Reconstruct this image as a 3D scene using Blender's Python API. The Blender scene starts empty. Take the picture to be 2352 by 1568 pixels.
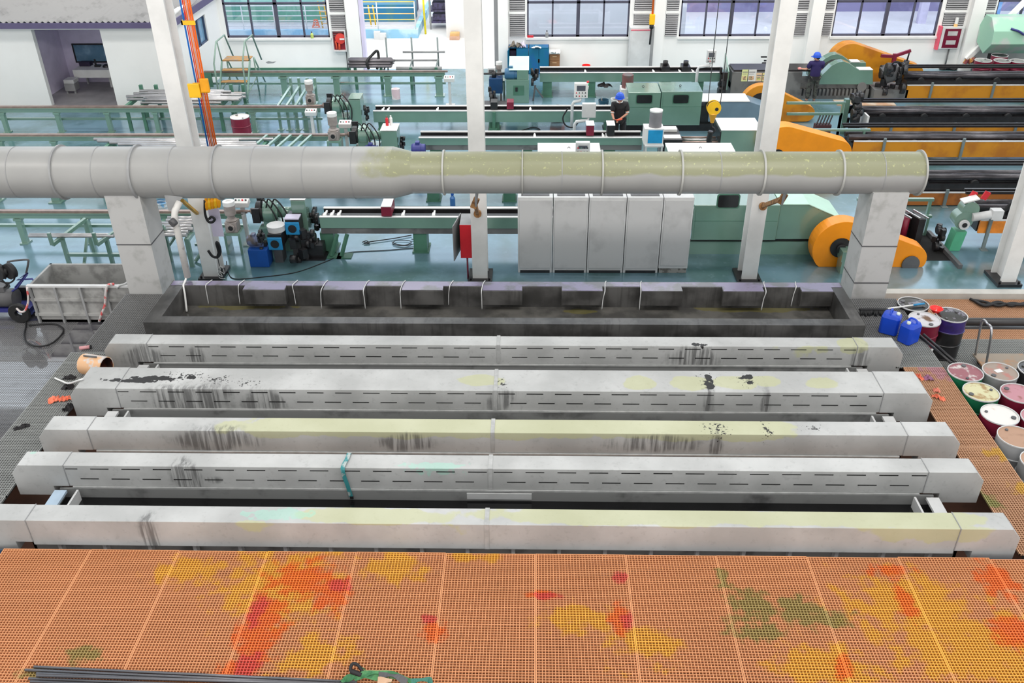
import bpy, math, random
from mathutils import Vector, Matrix
random.seed(7)
S = bpy.context.scene
COL = S.collection
# ------------------------------------------------------------------ camera
IW, IH, FPX, CAMH = 2352, 1568, 2083.0, 9.7
_dn = Vector((31, 3353, FPX)).normalized()
_yv = Vector((1229 - 1176, -512 - 784, FPX)); _yv = (_yv - _dn * _yv.dot(_dn)).normalized()
_up = -_dn
_xv = _yv.cross(_up)
if _xv.x < 0: _xv = -_xv
# rows: camera right / down / forward expressed in world axes
RR = Vector((_xv.x, _yv.x, _up.x)); RD = Vector((_xv.y, _yv.y, _up.y)); RF = Vector((_xv.z, _yv.z, _up.z))
cd = bpy.data.cameras.new('camera'); cam = bpy.data.objects.new('camera', cd); COL.objects.link(cam)
cd.sensor_width = 36; cd.lens = 36 * FPX / IW; cd.clip_end = 300
m = Matrix.Identity(4)
for i in range(3):
    m[i][0] = RR[i]; m[i][1] = -RD[i]; m[i][2] = -RF[i]
m.translation = Vector((0, 0, CAMH)); cam.matrix_world = m
S.camera = cam
def ray(px, py):
    return RR * ((px - 1176) / FPX) + RD * ((py - 784) / FPX) + RF
def az(px, py, z):                        # the point of a horizontal plane seen at a pixel
    d = ray(px, py); return Vector((0, 0, CAMH)) + d * ((z - CAMH) / d.z)
def ay(px, py, y):                        # the point of a plane across the hall
    d = ray(px, py); return Vector((0, 0, CAMH)) + d * (y / d.y)
def xz(px, z, y):                         # x at a given pixel column on the line (y, z)
    a, b = -40.0, 40.0
    for _ in range(50):
        c = (a + b) / 2; q = Vector((c, y, z - CAMH))
        if RR.dot(q) / RF.dot(q) * FPX + 1176 < px: a = c
        else: b = c
    return (a + b) / 2
# ------------------------------------------------------------------ world and lights
W = bpy.data.worlds.new('sky'); S.world = W; W.use_nodes = True
nt = W.node_tree; bg = nt.nodes['Background']
tc = nt.nodes.new('ShaderNodeTexCoord'); sx = nt.nodes.new('ShaderNodeSeparateXYZ'); rp = nt.nodes.new('ShaderNodeValToRGB')
nt.links.new(tc.outputs['Generated'], sx.inputs[0])
mp = nt.nodes.new('ShaderNodeMapRange'); mp.inputs[1].default_value = -1; mp.inputs[2].default_value = 1
nt.links.new(sx.outputs[2], mp.inputs[0]); nt.links.new(mp.outputs[0], rp.inputs[0])
e = rp.color_ramp.elements
e[0].position = 0.47; e[0].color = (0.35, 0.35, 0.35, 1)
e[1].position = 0.5; e[1].color = (0.74, 0.87, 1.0, 1)
k = e.new(0.62); k.color = (0.76, 0.88, 1.0, 1)
k = e.new(1.0); k.color = (0.95, 0.97, 1.0, 1)
m2 = nt.nodes.new('ShaderNodeMapRange'); m2.inputs[1].default_value = -0.3; m2.inputs[2].default_value = 0.3   # the street side of the sky is bluer
nt.links.new(sx.outputs[1], m2.inputs[0])
mc = nt.nodes.new('ShaderNodeMix'); mc.data_type = 'RGBA'; mc.inputs[6].default_value = (0.68, 0.67, 0.655, 1)
nt.links.new(m2.outputs[0], mc.inputs[0]); nt.links.new(rp.outputs[0], mc.inputs[7])
nt.links.new(mc.outputs[2], bg.inputs[0]); bg.inputs[1].default_value = 2.0
S.view_settings.view_transform = 'Standard'; S.view_settings.look = 'None'
S.view_settings.exposure = -0.06; S.view_settings.gamma = 1.0; S.view_settings.use_curve_mapping = False
def area_light(name, loc, rot, sx_, sy_, power, col=(1, 1, 1)):
    l = bpy.data.lights.new(name, 'AREA'); l.shape = 'RECTANGLE'; l.size = sx_; l.size_y = sy_; l.energy = power; l.color = col
    o = bpy.data.objects.new(name, l); COL.objects.link(o); o.location = loc; o.rotation_euler = rot
    return o
for yy, pw, tl in ((31.0, 1700, 14), (24.0, 1300, 16), (10.5, 1500, 38)):          # added fill lights that brighten the back wall, machines and cabinets
    for xx in (-15, -5, 5, 15):
        area_light('fill_light', (xx, yy, 11.6), (math.radians(tl), 0, 0), 4.0, 1.2, pw / 4, (1.0, 0.97, 0.93))
sl = bpy.data.lights.new('sun', 'SUN'); sl.energy = 1.5; sl.angle = math.radians(24)
so = bpy.data.objects.new('sun', sl); COL.objects.link(so); so.rotation_euler = (math.radians(16), math.radians(10), 0)
# ------------------------------------------------------------------ materials
def lin(c):
    c = c / 255.0
    return c / 12.92 if c <= 0.04045 else ((c + 0.055) / 1.055) ** 2.4
def rgb(t, k=1.0):
    return (lin(t[0]) * k, lin(t[1]) * k, lin(t[2]) * k, 1)
MATS = {}
def new_mat(name):
    mt = bpy.data.materials.new(name); mt.use_nodes = True
    return mt, mt.node_tree, mt.node_tree.nodes['Principled BSDF']
def pos_node(nt):
    return nt.nodes.new('ShaderNodeNewGeometry').outputs['Position']
def noise_node(nt, scale, detail=4, vec=None, rough=0.55, stretch=None):
    n = nt.nodes.new('ShaderNodeTexNoise'); n.inputs['Scale'].default_value = scale
    n.inputs['Detail'].default_value = detail; n.inputs['Roughness'].default_value = rough
    v = vec or pos_node(nt)
    if stretch:
        mm = nt.nodes.new('ShaderNodeVectorMath'); mm.operation = 'MULTIPLY'; mm.inputs[1].default_value = stretch
        nt.links.new(v, mm.inputs[0]); v = mm.outputs[0]
    nt.links.new(v, n.inputs['Vector'])
    return n.outputs['Fac']
def mixc(nt, fac, a, b):
    x = nt.nodes.new('ShaderNodeMix'); x.data_type = 'RGBA'
    for s, v in ((x.inputs[0], fac), (x.inputs[6], a), (x.inputs[7], b)):
        if isinstance(v, (tuple, list, float, int)): s.default_value = v
        else: nt.links.new(v, s)
    return x.outputs[2]
def ramp(nt, fac, lo, hi):
    r = nt.nodes.new('ShaderNodeMapRange'); r.inputs[1].default_value = lo; r.inputs[2].default_value = hi
    r.interpolation_type = 'SMOOTHSTEP'; nt.links.new(fac, r.inputs[0]); return r.outputs[0]
def math2(nt, op, a, b=None):
    x = nt.nodes.new('ShaderNodeMath'); x.operation = op
    for i, v in enumerate((a, b)):
        if v is None: continue
        if isinstance(v, (float, int)): x.inputs[i].default_value = v
        else: nt.links.new(v, x.inputs[i])
    return x.outputs[0]
def blob(nt, blobs, amp=0.6, nscale=2.0, edge=0.12, bias=0.0):
    """stain mask: union of noise-edged ellipses, each (centre, radii)"""
    P = pos_node(nt); nf = noise_node(nt, nscale, 5, P)
    nz = math2(nt, 'MULTIPLY', math2(nt, 'SUBTRACT', nf, 0.5 + bias), amp * 2)
    out = None
    for cc, rr in blobs:
        a = nt.nodes.new('ShaderNodeVectorMath'); a.operation = 'SUBTRACT'; a.inputs[1].default_value = cc; nt.links.new(P, a.inputs[0])
        b = nt.nodes.new('ShaderNodeVectorMath'); b.operation = 'DIVIDE'; b.inputs[1].default_value = rr; nt.links.new(a.outputs[0], b.inputs[0])
        l = nt.nodes.new('ShaderNodeVectorMath'); l.operation = 'LENGTH'; nt.links.new(b.outputs[0], l.inputs[0])
        v = math2(nt, 'SUBTRACT', 1.0, l.outputs['Value'])
        out = v if out is None else math2(nt, 'MAXIMUM', out, v)
    return ramp(nt, math2(nt, 'ADD', out, nz), 0.0, edge)
def M(key, c=None, rough=0.55, metal=0.0, var=0.12, scale=2.5, spec=0.5, coat=0.0, c2=None, lo=0.45, hi=0.62, bump=0.0):
    if key in MATS: return MATS[key]
    mt, nt, b = new_mat(key); MATS[key] = mt
    nf = noise_node(nt, scale, 4)
    c1 = rgb(c, 1 - var); cc = rgb(c, 1 + var) if c2 is None else rgb(c2)
    if c2 is not None: c1 = rgb(c)
    nt.links.new(mixc(nt, ramp(nt, nf, lo if c2 else 0.3, hi if c2 else 0.7), c1, cc), b.inputs['Base Color'])
    b.inputs['Roughness'].default_value = rough; b.inputs['Metallic'].default_value = metal
    b.inputs['Specular IOR Level'].default_value = spec; b.inputs['Coat Weight'].default_value = coat; b.inputs['Coat Roughness'].default_value = 0.12; b.inputs['Coat IOR'].default_value = 1.7
    if bump:
        bp = nt.nodes.new('ShaderNodeBump'); bp.inputs['Strength'].default_value = bump
        nt.links.new(noise_node(nt, scale * 12, 3), bp.inputs['Height']); nt.links.new(bp.outputs[0], b.inputs['Normal'])
    return mt
def emit(key, c, s):
    if key in MATS: return MATS[key]
    mt, nt, b = new_mat(key); MATS[key] = mt
    b.inputs['Base Color'].default_value = rgb(c); b.inputs['Emission Color'].default_value = rgb(c); b.inputs['Emission Strength'].default_value = s
    return mt
def glass(key, tint=(235, 240, 250), gl=0.12):
    if key in MATS: return MATS[key]
    mt, nt, b = new_mat(key); MATS[key] = mt
    t = nt.nodes.new('ShaderNodeBsdfTransparent'); t.inputs[0].default_value = rgb(tint)
    g = nt.nodes.new('ShaderNodeBsdfGlossy'); g.inputs['Roughness'].default_value = 0.05
    x = nt.nodes.new('ShaderNodeMixShader'); x.inputs[0].default_value = gl
    nt.links.new(t.outputs[0], x.inputs[1]); nt.links.new(g.outputs[0], x.inputs[2])
    nt.links.new(x.outputs[0], nt.nodes['Material Output'].inputs[0])
    return mt
GREEN = M('machine_green_paint', (108, 142, 127), 0.26, var=0.07, scale=1.2, spec=0.6, coat=0.9)
GREEND = M('dark_green_paint', (74, 118, 98), 0.45, var=0.14)
WHITE = M('white_paint', (226, 226, 224), 0.5, var=0.05)
LGREY = M('light_grey_paint', (204, 205, 205), 0.5, var=0.07)
MGREY = M('mid_grey_paint', (150, 151, 152), 0.55, var=0.1)
DGREY = M('dark_grey_steel', (88, 88, 90), 0.5, var=0.18)
BLACK = M('black_oily_steel', (36, 35, 37), 0.35, var=0.25, scale=6)
RUBBER = M('black_rubber', (26, 26, 28), 0.6, var=0.15)
STEEL = M('bright_steel', (190, 190, 192), 0.28, metal=0.85, var=0.1, scale=5)
TUBE = M('grey_tube_steel', (176, 174, 174), 0.3, metal=0.75, var=0.12, scale=4)
ORANGE = M('orange_guard_paint', (240, 146, 14), 0.38, var=0.06)
OCHRE = M('ochre_guard_paint', (206, 136, 22), 0.45, c2=(178, 108, 24), scale=1.5, lo=0.45, hi=0.7)
BLUE = M('blue_machine_paint', (20, 82, 168), 0.4, var=0.12)
CYAN = M('light_blue_paint', (36, 136, 190), 0.4, var=0.1)
NAVY = M('dark_blue_motor', (48, 52, 120), 0.45, var=0.15)
MAROON = M('maroon_paint', (122, 26, 52), 0.42, var=0.12)
RED = M('red_paint', (206, 36, 48), 0.42, var=0.08)
YELLOW = M('yellow_plastic', (240, 186, 22), 0.45, var=0.08)
GLASSD = M('dark_window_glass', (40, 42, 44), 0.12, var=0.2)
RUST = M('rusty_steel', (168, 122, 74), 0.7, c2=(120, 82, 52), scale=9)
SCREEN = M('grey_screen', (78, 82, 92), 0.2, var=0.1)
SKIN = M('skin', (196, 142, 118), 0.55, var=0.05)
# ------------------------------------------------------------------ mesh building
class MB:
    def __init__(s): s.v = []; s.f = []; s.m = []; s.sm = []
    def add(s, vs, fs, m=0, sm=False):
        n = len(s.v); s.v.extend([tuple(v) for v in vs])
        for f in fs: s.f.append([i + n for i in f]); s.m.append(m); s.sm.append(sm)
        return s
    def box(s, x0, x1, y0, y1, z0, z1, m=0):
        if x0 > x1: x0, x1 = x1, x0
        if y0 > y1: y0, y1 = y1, y0
        if z0 > z1: z0, z1 = z1, z0
        v = [(x0, y0, z0), (x1, y0, z0), (x1, y1, z0), (x0, y1, z0), (x0, y0, z1), (x1, y0, z1), (x1, y1, z1), (x0, y1, z1)]
        return s.add(v, [(0, 3, 2, 1), (4, 5, 6, 7), (0, 1, 5, 4), (1, 2, 6, 5), (2, 3, 7, 6), (3, 0, 4, 7)], m)
    def obox(s, c, size, rot=None, m=0):
        hx, hy, hz = size[0] / 2, size[1] / 2, size[2] / 2
        R = rot or Matrix.Identity(3); c = Vector(c)
        v = [c + R @ Vector((a * hx, b * hy, d * hz)) for d in (-1, 1) for a, b in ((-1, -1), (1, -1), (1, 1), (-1, 1))]
        return s.add(v, [(0, 3, 2, 1), (4, 5, 6, 7), (0, 1, 5, 4), (1, 2, 6, 5), (2, 3, 7, 6), (3, 0, 4, 7)], m)
    def bar(s, p, q, w, h, m=0, up=(0, 0, 1)):
        p = Vector(p); q = Vector(q); d = (q - p); L = d.length; d.normalize()
        u = Vector(up); sd = d.cross(u)
        if sd.length < 1e-4: sd = d.cross(Vector((0, 1, 0)))
        sd.normalize(); u = sd.cross(d)
        R = Matrix((d, sd, u)).transposed()
        return s.obox((p + q) / 2, (L, w, h), R, m)
    def tube(s, pts, r, n=8, m=0, caps=True, closed=False):
        pts = [Vector(p) for p in pts]; N = len(pts); rs = r if isinstance(r, (list, tuple)) else [r] * N
        t0 = (pts[1] - pts[0]).normalized(); a = Vector((0, 0, 1)) if abs(t0.z) < 0.9 else Vector((1, 0, 0))
        u = t0.cross(a).normalized(); base = len(s.v)
        for i, p in enumerate(pts):
            if closed: t = pts[(i + 1) % N] - pts[i - 1]
            elif i == 0: t = pts[1] - p
            elif i == N - 1: t = p - pts[-2]
            else: t = pts[i + 1] - pts[i - 1]
            if t.length < 1e-9: t = t0.copy()
            t.normalize(); u = u - t * u.dot(t)
            if u.length < 1e-6: u = t.cross(Vector((0.3, 0.5, 0.8)))
            u.normalize(); w = t.cross(u)
            for k in range(n):
                an = 2 * math.pi * k / n
                s.v.append(tuple(p + (u * math.cos(an) + w * math.sin(an)) * rs[i]))
        for i in range(N if closed else N - 1):
            for k in range(n):
                A = base + i * n + k; B = base + i * n + (k + 1) % n; j = (i + 1) % N
                s.f.append([A, B, base + j * n + (k + 1) % n, base + j * n + k]); s.m.append(m); s.sm.append(True)
        if caps and not closed:
            s.f.append([base + k for k in range(n)][::-1]); s.m.append(m); s.sm.append(False)
            s.f.append([base + (N - 1) * n + k for k in range(n)]); s.m.append(m); s.sm.append(False)
        return s
    def cyl(s, p, q, r, r2=None, n=16, m=0, caps=True):
        return s.tube([p, q], [r, r if r2 is None else r2], n, m, caps)
    def lathe(s, o, prof, n=24, axis=(0, 0, 1), m=0, ms=None):
        """profile of (radius, height) about an axis; edges between profile steps stay sharp"""
        o = Vector(o); ax = Vector(axis).normalized(); a = Vector((1, 0, 0)) if abs(ax.x) < 0.9 else Vector((0, 1, 0))
        u = (a - ax * a.dot(ax)).normalized(); w = ax.cross(u)
        for i in range(len(prof) - 1):
            b = len(s.v); mm = ms[i] if ms else m
            for (r, h) in (prof[i], prof[i + 1]):
                for k in range(n):
                    an = 2 * math.pi * k / n
                    s.v.append(tuple(o + ax * h + (u * math.cos(an) + w * math.sin(an)) * max(r, 1e-4)))
            flat = abs(prof[i][1] - prof[i + 1][1]) < 1e-6
            for k in range(n):
                s.f.append([b + k, b + (k + 1) % n, b + n + (k + 1) % n, b + n + k]); s.m.append(mm); s.sm.append(not flat)
        return s
    def prism(s, poly, plane, a, b, m=0, sm=False, ms=None):
        """polygon extruded along the axis missing from plane, between a and b"""
        def P(t, d):
            return {'xz': (t[0], d, t[1]), 'yz': (d, t[0], t[1]), 'xy': (t[0], t[1], d)}[plane]
        n = len(poly); base = len(s.v)
        s.v.extend([P(t, a) for t in poly]); s.v.extend([P(t, b) for t in poly])
        for i in range(n):
            j = (i + 1) % n
            s.f.append([base + i, base + j, base + n + j, base + n + i]); s.m.append(ms if ms is not None else m); s.sm.append(sm)
        s.f.append([base + i for i in range(n)][::-1]); s.m.append(m); s.sm.append(False)
        s.f.append([base + n + i for i in range(n)]); s.m.append(m); s.sm.append(False)
        return s
    def sphere(s, c, r, n=12, m=0, sc=(1, 1, 1)):
        c = Vector(c); h = n // 2; b = len(s.v)
        for i in range(h + 1):
            th = math.pi * i / h
            for k in range(n):
                ph = 2 * math.pi * k / n
                s.v.append((c.x + r * sc[0] * math.sin(th) * math.cos(ph), c.y + r * sc[1] * math.sin(th) * math.sin(ph), c.z + r * sc[2] * math.cos(th)))
        for i in range(h):
            for k in range(n):
                s.f.append([b + i * n + k, b + (i + 1) * n + k, b + (i + 1) * n + (k + 1) % n, b + i * n + (k + 1) % n]); s.m.append(m); s.sm.append(True)
        return s
    def loft(s, rings, m=0, sm=True, caps=True):
        n = len(rings[0]); b = len(s.v)
        for r in rings: s.v.extend([tuple(p) for p in r])
        for i in range(len(rings) - 1):
            for k in range(n):
                s.f.append([b + i * n + k, b + i * n + (k + 1) % n, b + (i + 1) * n + (k + 1) % n, b + (i + 1) * n + k]); s.m.append(m); s.sm.append(sm)
        if caps:
            s.f.append([b + k for k in range(n)][::-1]); s.m.append(m); s.sm.append(False)
            s.f.append([b + (len(rings) - 1) * n + k for k in range(n)]); s.m.append(m); s.sm.append(False)
        return s
def wloc(o):
    v = Vector((0, 0, 0))
    while o is not None: v = v + o.location; o = o.parent
    return v
def obj(name, mb, mats, parent=None, bevel=0.0, label=None):
    me = bpy.data.meshes.new(name); me.from_pydata(mb.v, [], mb.f)
    for mt in (mats if isinstance(mats, (list, tuple)) else [mats]): me.materials.append(mt)
    me.polygons.foreach_set('material_index', mb.m); me.polygons.foreach_set('use_smooth', mb.sm)
    me.update()
    o = bpy.data.objects.new(name, me); COL.objects.link(o)
    if parent is not None:
        o.parent = parent; o.location = -wloc(parent)
    if bevel:
        bv = o.modifiers.new('bevel', 'BEVEL'); bv.width = bevel; bv.segments = 2; bv.limit_method = 'ANGLE'; bv.angle_limit = math.radians(40)
    if label: o['label'] = label
    return o
def tag(o, label, cat, group=None):
    o['label'] = label; o['category'] = cat
    if group: o['group'] = group
    return o
def thing(name, label, cat, loc=(0, 0, 0), group=None):
    o = bpy.data.objects.new(name, None); COL.objects.link(o); o.location = loc; o.empty_display_size = 0.2
    return tag(o, label, cat, group)
def solo(name, mb, mats, label, cat, group=None, bevel=0.0):
    return tag(obj(name, mb, mats, None, bevel), label, cat, group)
def struct(name, mb, mats, parent=None, bevel=0.0):
    o = obj(name, mb, mats, parent, bevel)
    if parent is None: o['kind'] = 'structure'
    return o
def copy_tree(o, parent=None):
    c = o.copy(); COL.objects.link(c)
    if parent is not None: c.parent = parent
    for ch in list(o.children): copy_tree(ch, c)
    return c
def arc(cx, cz, r, a0, a1, n):
    return [(cx + r * math.cos(math.radians(a0 + (a1 - a0) * i / n)), cz + r * math.sin(math.radians(a0 + (a1 - a0) * i / n))) for i in range(n + 1)]
def smooth_path(pts, n=8):
    """Catmull-Rom through points"""
    P = [Vector(p) for p in pts]; P = [P[0] * 2 - P[1]] + P + [P[-1] * 2 - P[-2]]; out = []
    for i in range(1, len(P) - 2):
        for k in range(n):
            t = k / n
            out.append(0.5 * ((2 * P[i]) + (P[i + 1] - P[i - 1]) * t + (2 * P[i - 1] - 5 * P[i] + 4 * P[i + 1] - P[i + 2]) * t * t + (3 * P[i] - P[i - 1] - 3 * P[i + 1] + P[i + 2]) * t ** 3))
    out.append(P[-2]); return out
def rotz(a): return Matrix.Rotation(a, 3, 'Z')
# ================================================================== SETTING: floors, platform, columns
def floor_mat():
    mt, nt, b = new_mat('green_epoxy_floor'); MATS['green_epoxy_floor'] = mt
    a = noise_node(nt, 0.5, 5); w = noise_node(nt, 5, 4)
    c = mixc(nt, ramp(nt, a, 0.38, 0.62), rgb((78, 110, 110)), rgb((108, 140, 154)))
    c = mixc(nt, math2(nt, 'MULTIPLY', ramp(nt, w, 0.55, 0.8), 0.35), c, rgb((132, 156, 170)))
    nt.links.new(c, b.inputs['Base Color'])
    nt.links.new(math2(nt, 'ADD', 0.08, math2(nt, 'MULTIPLY', a, 0.16)), b.inputs['Roughness'])
    b.inputs['IOR'].default_value = 2.0; b.inputs['Specular IOR Level'].default_value = 0.9; b.inputs['Specular Tint'].default_value = (0.70, 0.86, 1.0, 1)
    return mt
FLOOR = floor_mat()
CONC = M('white_yard_concrete', (232, 232, 230), 0.8, var=0.05, scale=0.8)  # plain white concrete of the yard ground and wall
DCONC = M('dark_wet_concrete', (74, 73, 74), 0.3, var=0.25, scale=1.5)
BCONC = M('brown_pit_concrete', (70, 42, 28), 0.8, var=0.25, scale=2)
def wet():
    mt, nt, b = new_mat('wet_floor')
    a = noise_node(nt, 0.9, 5)
    nt.links.new(mixc(nt, a, rgb((58, 57, 62)), rgb((104, 102, 108))), b.inputs['Base Color'])
    nt.links.new(math2(nt, 'MULTIPLY', ramp(nt, a, 0.42, 0.66), 0.35), b.inputs['Roughness']); nt.links.new(math2(nt, 'SUBTRACT', 1.0, math2(nt, 'MULTIPLY', ramp(nt, noise_node(nt, 0.55, 5), 0.46, 0.56), 0.95)), b.inputs['Coat Weight'])
    b.inputs['Coat Roughness'].default_value = 0.03; b.inputs['Coat IOR'].default_value = 3.2; b.inputs['Specular IOR Level'].default_value = 1.0
    return mt
WET = wet()
rf = MB()                                                       # unseen roof of the hall, skylight strips placed to shape the light
ys = [3.4, 6.0, 8.0, 13.0, 14.2, 20.5, 22.5, 30.4, 34.4, 36.2]
for i in range(0, len(ys), 2): rf.box(-34, 34, ys[i], ys[i + 1], 12.6, 12.9)
struct('ceiling', rf, M('pale_roof_lining', (176, 178, 178), .8, var=.05))
struct('floor', MB().box(-30, 30, 17.55, 35.9, -0.2, 0.0).box(-30, -8.6, 16.72, 17.55, -0.2, 0.0).box(-8.6, 7.5, 16.9, 17.55, -0.2, 0.0), FLOOR)
struct('floor_yard', MB().box(-60, 60, 35.9, 75, -0.25, -0.02), CONC)
struct('floor_pit', MB().box(-8.43, 7.2, 4.0, 16.9, -0.2, 0.0), BCONC)
struct('floor_sump', MB().box(-24, -8.43, 4.0, 16.72, -0.2, -0.0031), WET)
struct('floor_drum_bay', MB().box(7.2, 24, 4.0, 17.4, -0.2, 0.0), DCONC)
struct('trim_curb', MB().box(7.5, 24, 17.4, 17.62, -0.1, 0.16), M('pale_concrete_curb', (186, 184, 178), 0.8, var=0.1), bevel=0.01)
pl = MB().box(-8.42, -8.37, 5.0, 13.79, 0.0, 0.80).box(-8.24, -8.19, 13.85, 16.0, 0.0, 0.80).box(7.14, 7.19, 5.0, 15.9, 0.0, 0.80)
pl.box(-8.19, 7.14, 15.86, 15.9, 0.0, 0.80)
struct('trim_platform', pl, DCONC)
def column(x0, x1, y0, y1, base=False):
    b = MB(); w = x1 - x0
    b.box(x0, x1, y0, y0 + 0.035, 0, 12); b.box(x0, x1, y1 - 0.035, y1, 0, 12)
    b.box((x0 + x1) / 2 - 0.05, (x0 + x1) / 2 + 0.05, y0 + 0.035, y1 - 0.035, 0, 12)
    o = struct('column', b, WHITE)
    f = MB().box(x0 - 0.1, x1 + 0.1, y0 - 0.12, y1 + 0.1, 0, 0.07)
    for sx in (-0.04, 0.04):
        f.cyl(((x0 if sx < 0 else x1) + sx, y0 - 0.06, 0.07), ((x0 if sx < 0 else x1) + sx, y0 - 0.06, 0.13), 0.025, n=6)
    struct('base_plate', f, BLACK, o)
    return o
column(-7.52, -7.18, 18.25, 18.72)
column(-1.36, -1.02, 18.2, 18.6)
column(4.70, 5.04, 18.2, 18.66)
column(10.42, 10.76, 18.1, 18.6)
# ================================================================== GRATINGS
def stain_mat(name, base, layers, dirt=0.25, rough=0.65):
    mt, nt, b = new_mat(name)
    n1 = noise_node(nt, 1.1, 5); n2 = noise_node(nt, 9, 4)
    c = mixc(nt, n1, rgb(base, 1 - dirt * 0.6), rgb(base, 1 + dirt * 0.35))
    c = mixc(nt, math2(nt, 'MULTIPLY', ramp(nt, n2, 0.55, 0.75), dirt), c, rgb(base, 0.55))
    for col, blobs, amp, ns, strength in layers:
        c = mixc(nt, math2(nt, 'MULTIPLY', blob(nt, blobs, amp * 1.5, ns * 2.0, 0.55), strength), c, rgb(col))
    nt.links.new(c, b.inputs['Base Color']); b.inputs['Roughness'].default_value = rough
    return mt
def eb(lst, z):
    out = []
    for (px, py, rx, ry) in lst:
        p = az(px, py, z); out.append(((p.x, p.y, p.z), (rx, ry, 3.0)))
    return out
ZG = 0.85
ORG = stain_mat('orange_fibreglass', (220, 152, 104), [
    ((236, 176, 48), eb([(430, 1310, .55, .3), (640, 1340, .9, .8), (900, 1300, .5, .35), (720, 1500, .5, .4), (1480, 1480, .5, .35), (1330, 1420, .5, .3),
                         (2100, 1400, 1.0, .8), (2250, 1500, 1.2, .7), (1900, 1530, .8, .4), (1090, 1280, .4, .12)], ZG), 1.0, 2.2, 0.75),
    ((240, 112, 40), eb([(690, 1330, .55, .42), (600, 1440, .35, .7), (545, 1540, .3, .3), (760, 1360, .3, .4), (1425, 1420, .16, .3), (1245, 1365, .22, .1),
                         (2050, 1310, .35, .14), (2080, 1380, .14, .4), (2290, 1330, .3, .4), (2330, 1450, .4, .35), (1935, 1530, .14, .25), (1000, 1450, .2, .2)], ZG), 0.8, 3.0, 0.85),
    ((218, 74, 74), eb([(590, 1400, .16, .35), (780, 1340, .2, .14), (1425, 1325, .13, .12), (1255, 1368, .2, .08), (1440, 1425, .1, .2), (985, 1420, .12, .1), (570, 1530, .2, .25)], ZG), 0.7, 4.0, 0.8),
    ((148, 140, 78), eb([(1660, 1330, .14, .2), (1730, 1390, .42, .3), (1830, 1400, .42, .3), (1910, 1420, .32, .18), (1740, 1450, .45, .16), (190, 1500, .3, .16), (80, 1545, .25, .12)], ZG), 0.9, 3.0, 0.8)])
BRN = stain_mat('brown_fibreglass', (196, 150, 116), [((214, 168, 60), eb([(2300, 1040, .3, .2), (2345, 1120, .2, .2)], ZG), 0.9, 3, .8), ((120, 140, 70), eb([(2270, 1150, .2, .2)], ZG), 0.8, 4, .7),
    ((190, 132, 170), eb([(2150, 850, .3, .4), (2330, 740, .8, .3)], ZG), 0.9, 3, .5)])
GRY = stain_mat('grey_fibreglass', (150, 152, 150), [], 0.35)
GRD = stain_mat('dark_grey_fibreglass', (122, 122, 122), [], 0.3)
def grating_mb(x0, x1, y0, y1, zt, px=0.0389, w=0.0085, h=0.03, rim=0.014):
    b = MB(); nx = max(1, round((x1 - x0) / px)); ny = max(1, round((y1 - y0) / px))
    for i in range(nx + 1):
        x = x0 + (x1 - x0) * i / nx; ww = rim if i in (0, nx) else w
        x = min(max(x, x0 + ww / 2), x1 - ww / 2); b.box(x - ww / 2, x + ww / 2, y0, y1, zt - h, zt)
    for j in range(ny + 1):
        y = y0 + (y1 - y0) * j / ny; ww = rim if j in (0, ny) else w
        y = min(max(y, y0 + ww / 2), y1 - ww / 2); b.box(x0, x1, y - ww / 2, y + ww / 2, zt - h + 0.001, zt - 0.001)
    return b
def grating(x0, x1, y0, y1, mat, label, group=None, zt=ZG, **k):
    return solo('grating_panel', grating_mb(x0, x1, y0, y1, zt, **k), mat, label, 'grating', group)
FG = ['leftmost orange floor grating panel at the front, mostly cut off by the photo edge', 'second orange grating panel from the left in the front row, tube bundle lying on it',
      'third front orange grating panel from the left, pale green stain near its lower edge', 'fourth front orange grating panel from the left, partly under the tube bundle, yellow stains',
      'fifth front orange grating panel from the left, heavily stained red and orange', 'sixth front orange grating panel from the left, with the green sling at its lower end',
      'orange grating panel just left of the middle seam, seventh in the front row', 'orange grating panel just right of the middle seam, small red stains',
      'ninth orange grating panel in the front row, red stain along its left seam', 'tenth front orange grating panel, large olive green stain across it',
      'eleventh front orange grating panel, yellowed lower half, orange stain along its right seam', 'rightmost front orange grating panel, yellow and orange stained corner']
for i in range(12):
    xa = -5.973 + 1.2055 * (i - 1)
    dy = [0, .004, -.003, .002, .006, -.002, .003, 0, .004, -.004, .012, -.012][i]
    grating(xa + 0.002, xa + 1.2035, 5.9, 8.845 + dy, ORG, FG[i], 'orange grating panels in the front row')
solo('edge_channel', MB().box(-8.36, 7.14, 8.862, 8.885, 0.66, 0.80).box(-8.36, 7.14, 8.82, 8.885, 0.66, 0.68), M('blue_channel_paint', (28, 84, 140), 0.5, c2=(60, 78, 92), scale=3),
     'blue painted steel channel along the back edge of the front orange gratings', 'steel channel')
# left walkway, right walkway, lower bays
grating(-8.43, -7.68, 6.0, 9.9, GRY, 'grey walkway grating at left beside the two nearest white hoods', None)
grating(-8.43, -7.68, 9.91, 13.45, GRY, 'grey walkway grating at left with the orange rags and black glove on it', None)
grating(-8.27, -7.24, 13.8, 16.0, GRD, 'dark grey walkway grating between the grey water tank and the black tank', None)
grating(-8.43, -7.68, 13.46, 13.79, GRY, 'short grey grating strip behind the copper coloured drum', None)
grating(-13.2, -8.6, 7.0, 11.5, GRD, 'grey grating over the wet sump at the left, nearest the camera', None, 0.0, h=.003, w=.009)
grating(-13.2, -8.6, 11.51, 14.8, GRD, 'grey grating over the wet sump at the left, bright reflection under it', None, 0.0, h=.003, w=.009)
grating(-15.0, -9.6, 14.81, 16.35, GRD, 'grey grating under the black hose loop in front of the pressure washer', None, 0.0, h=.003, w=.009)
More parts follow.
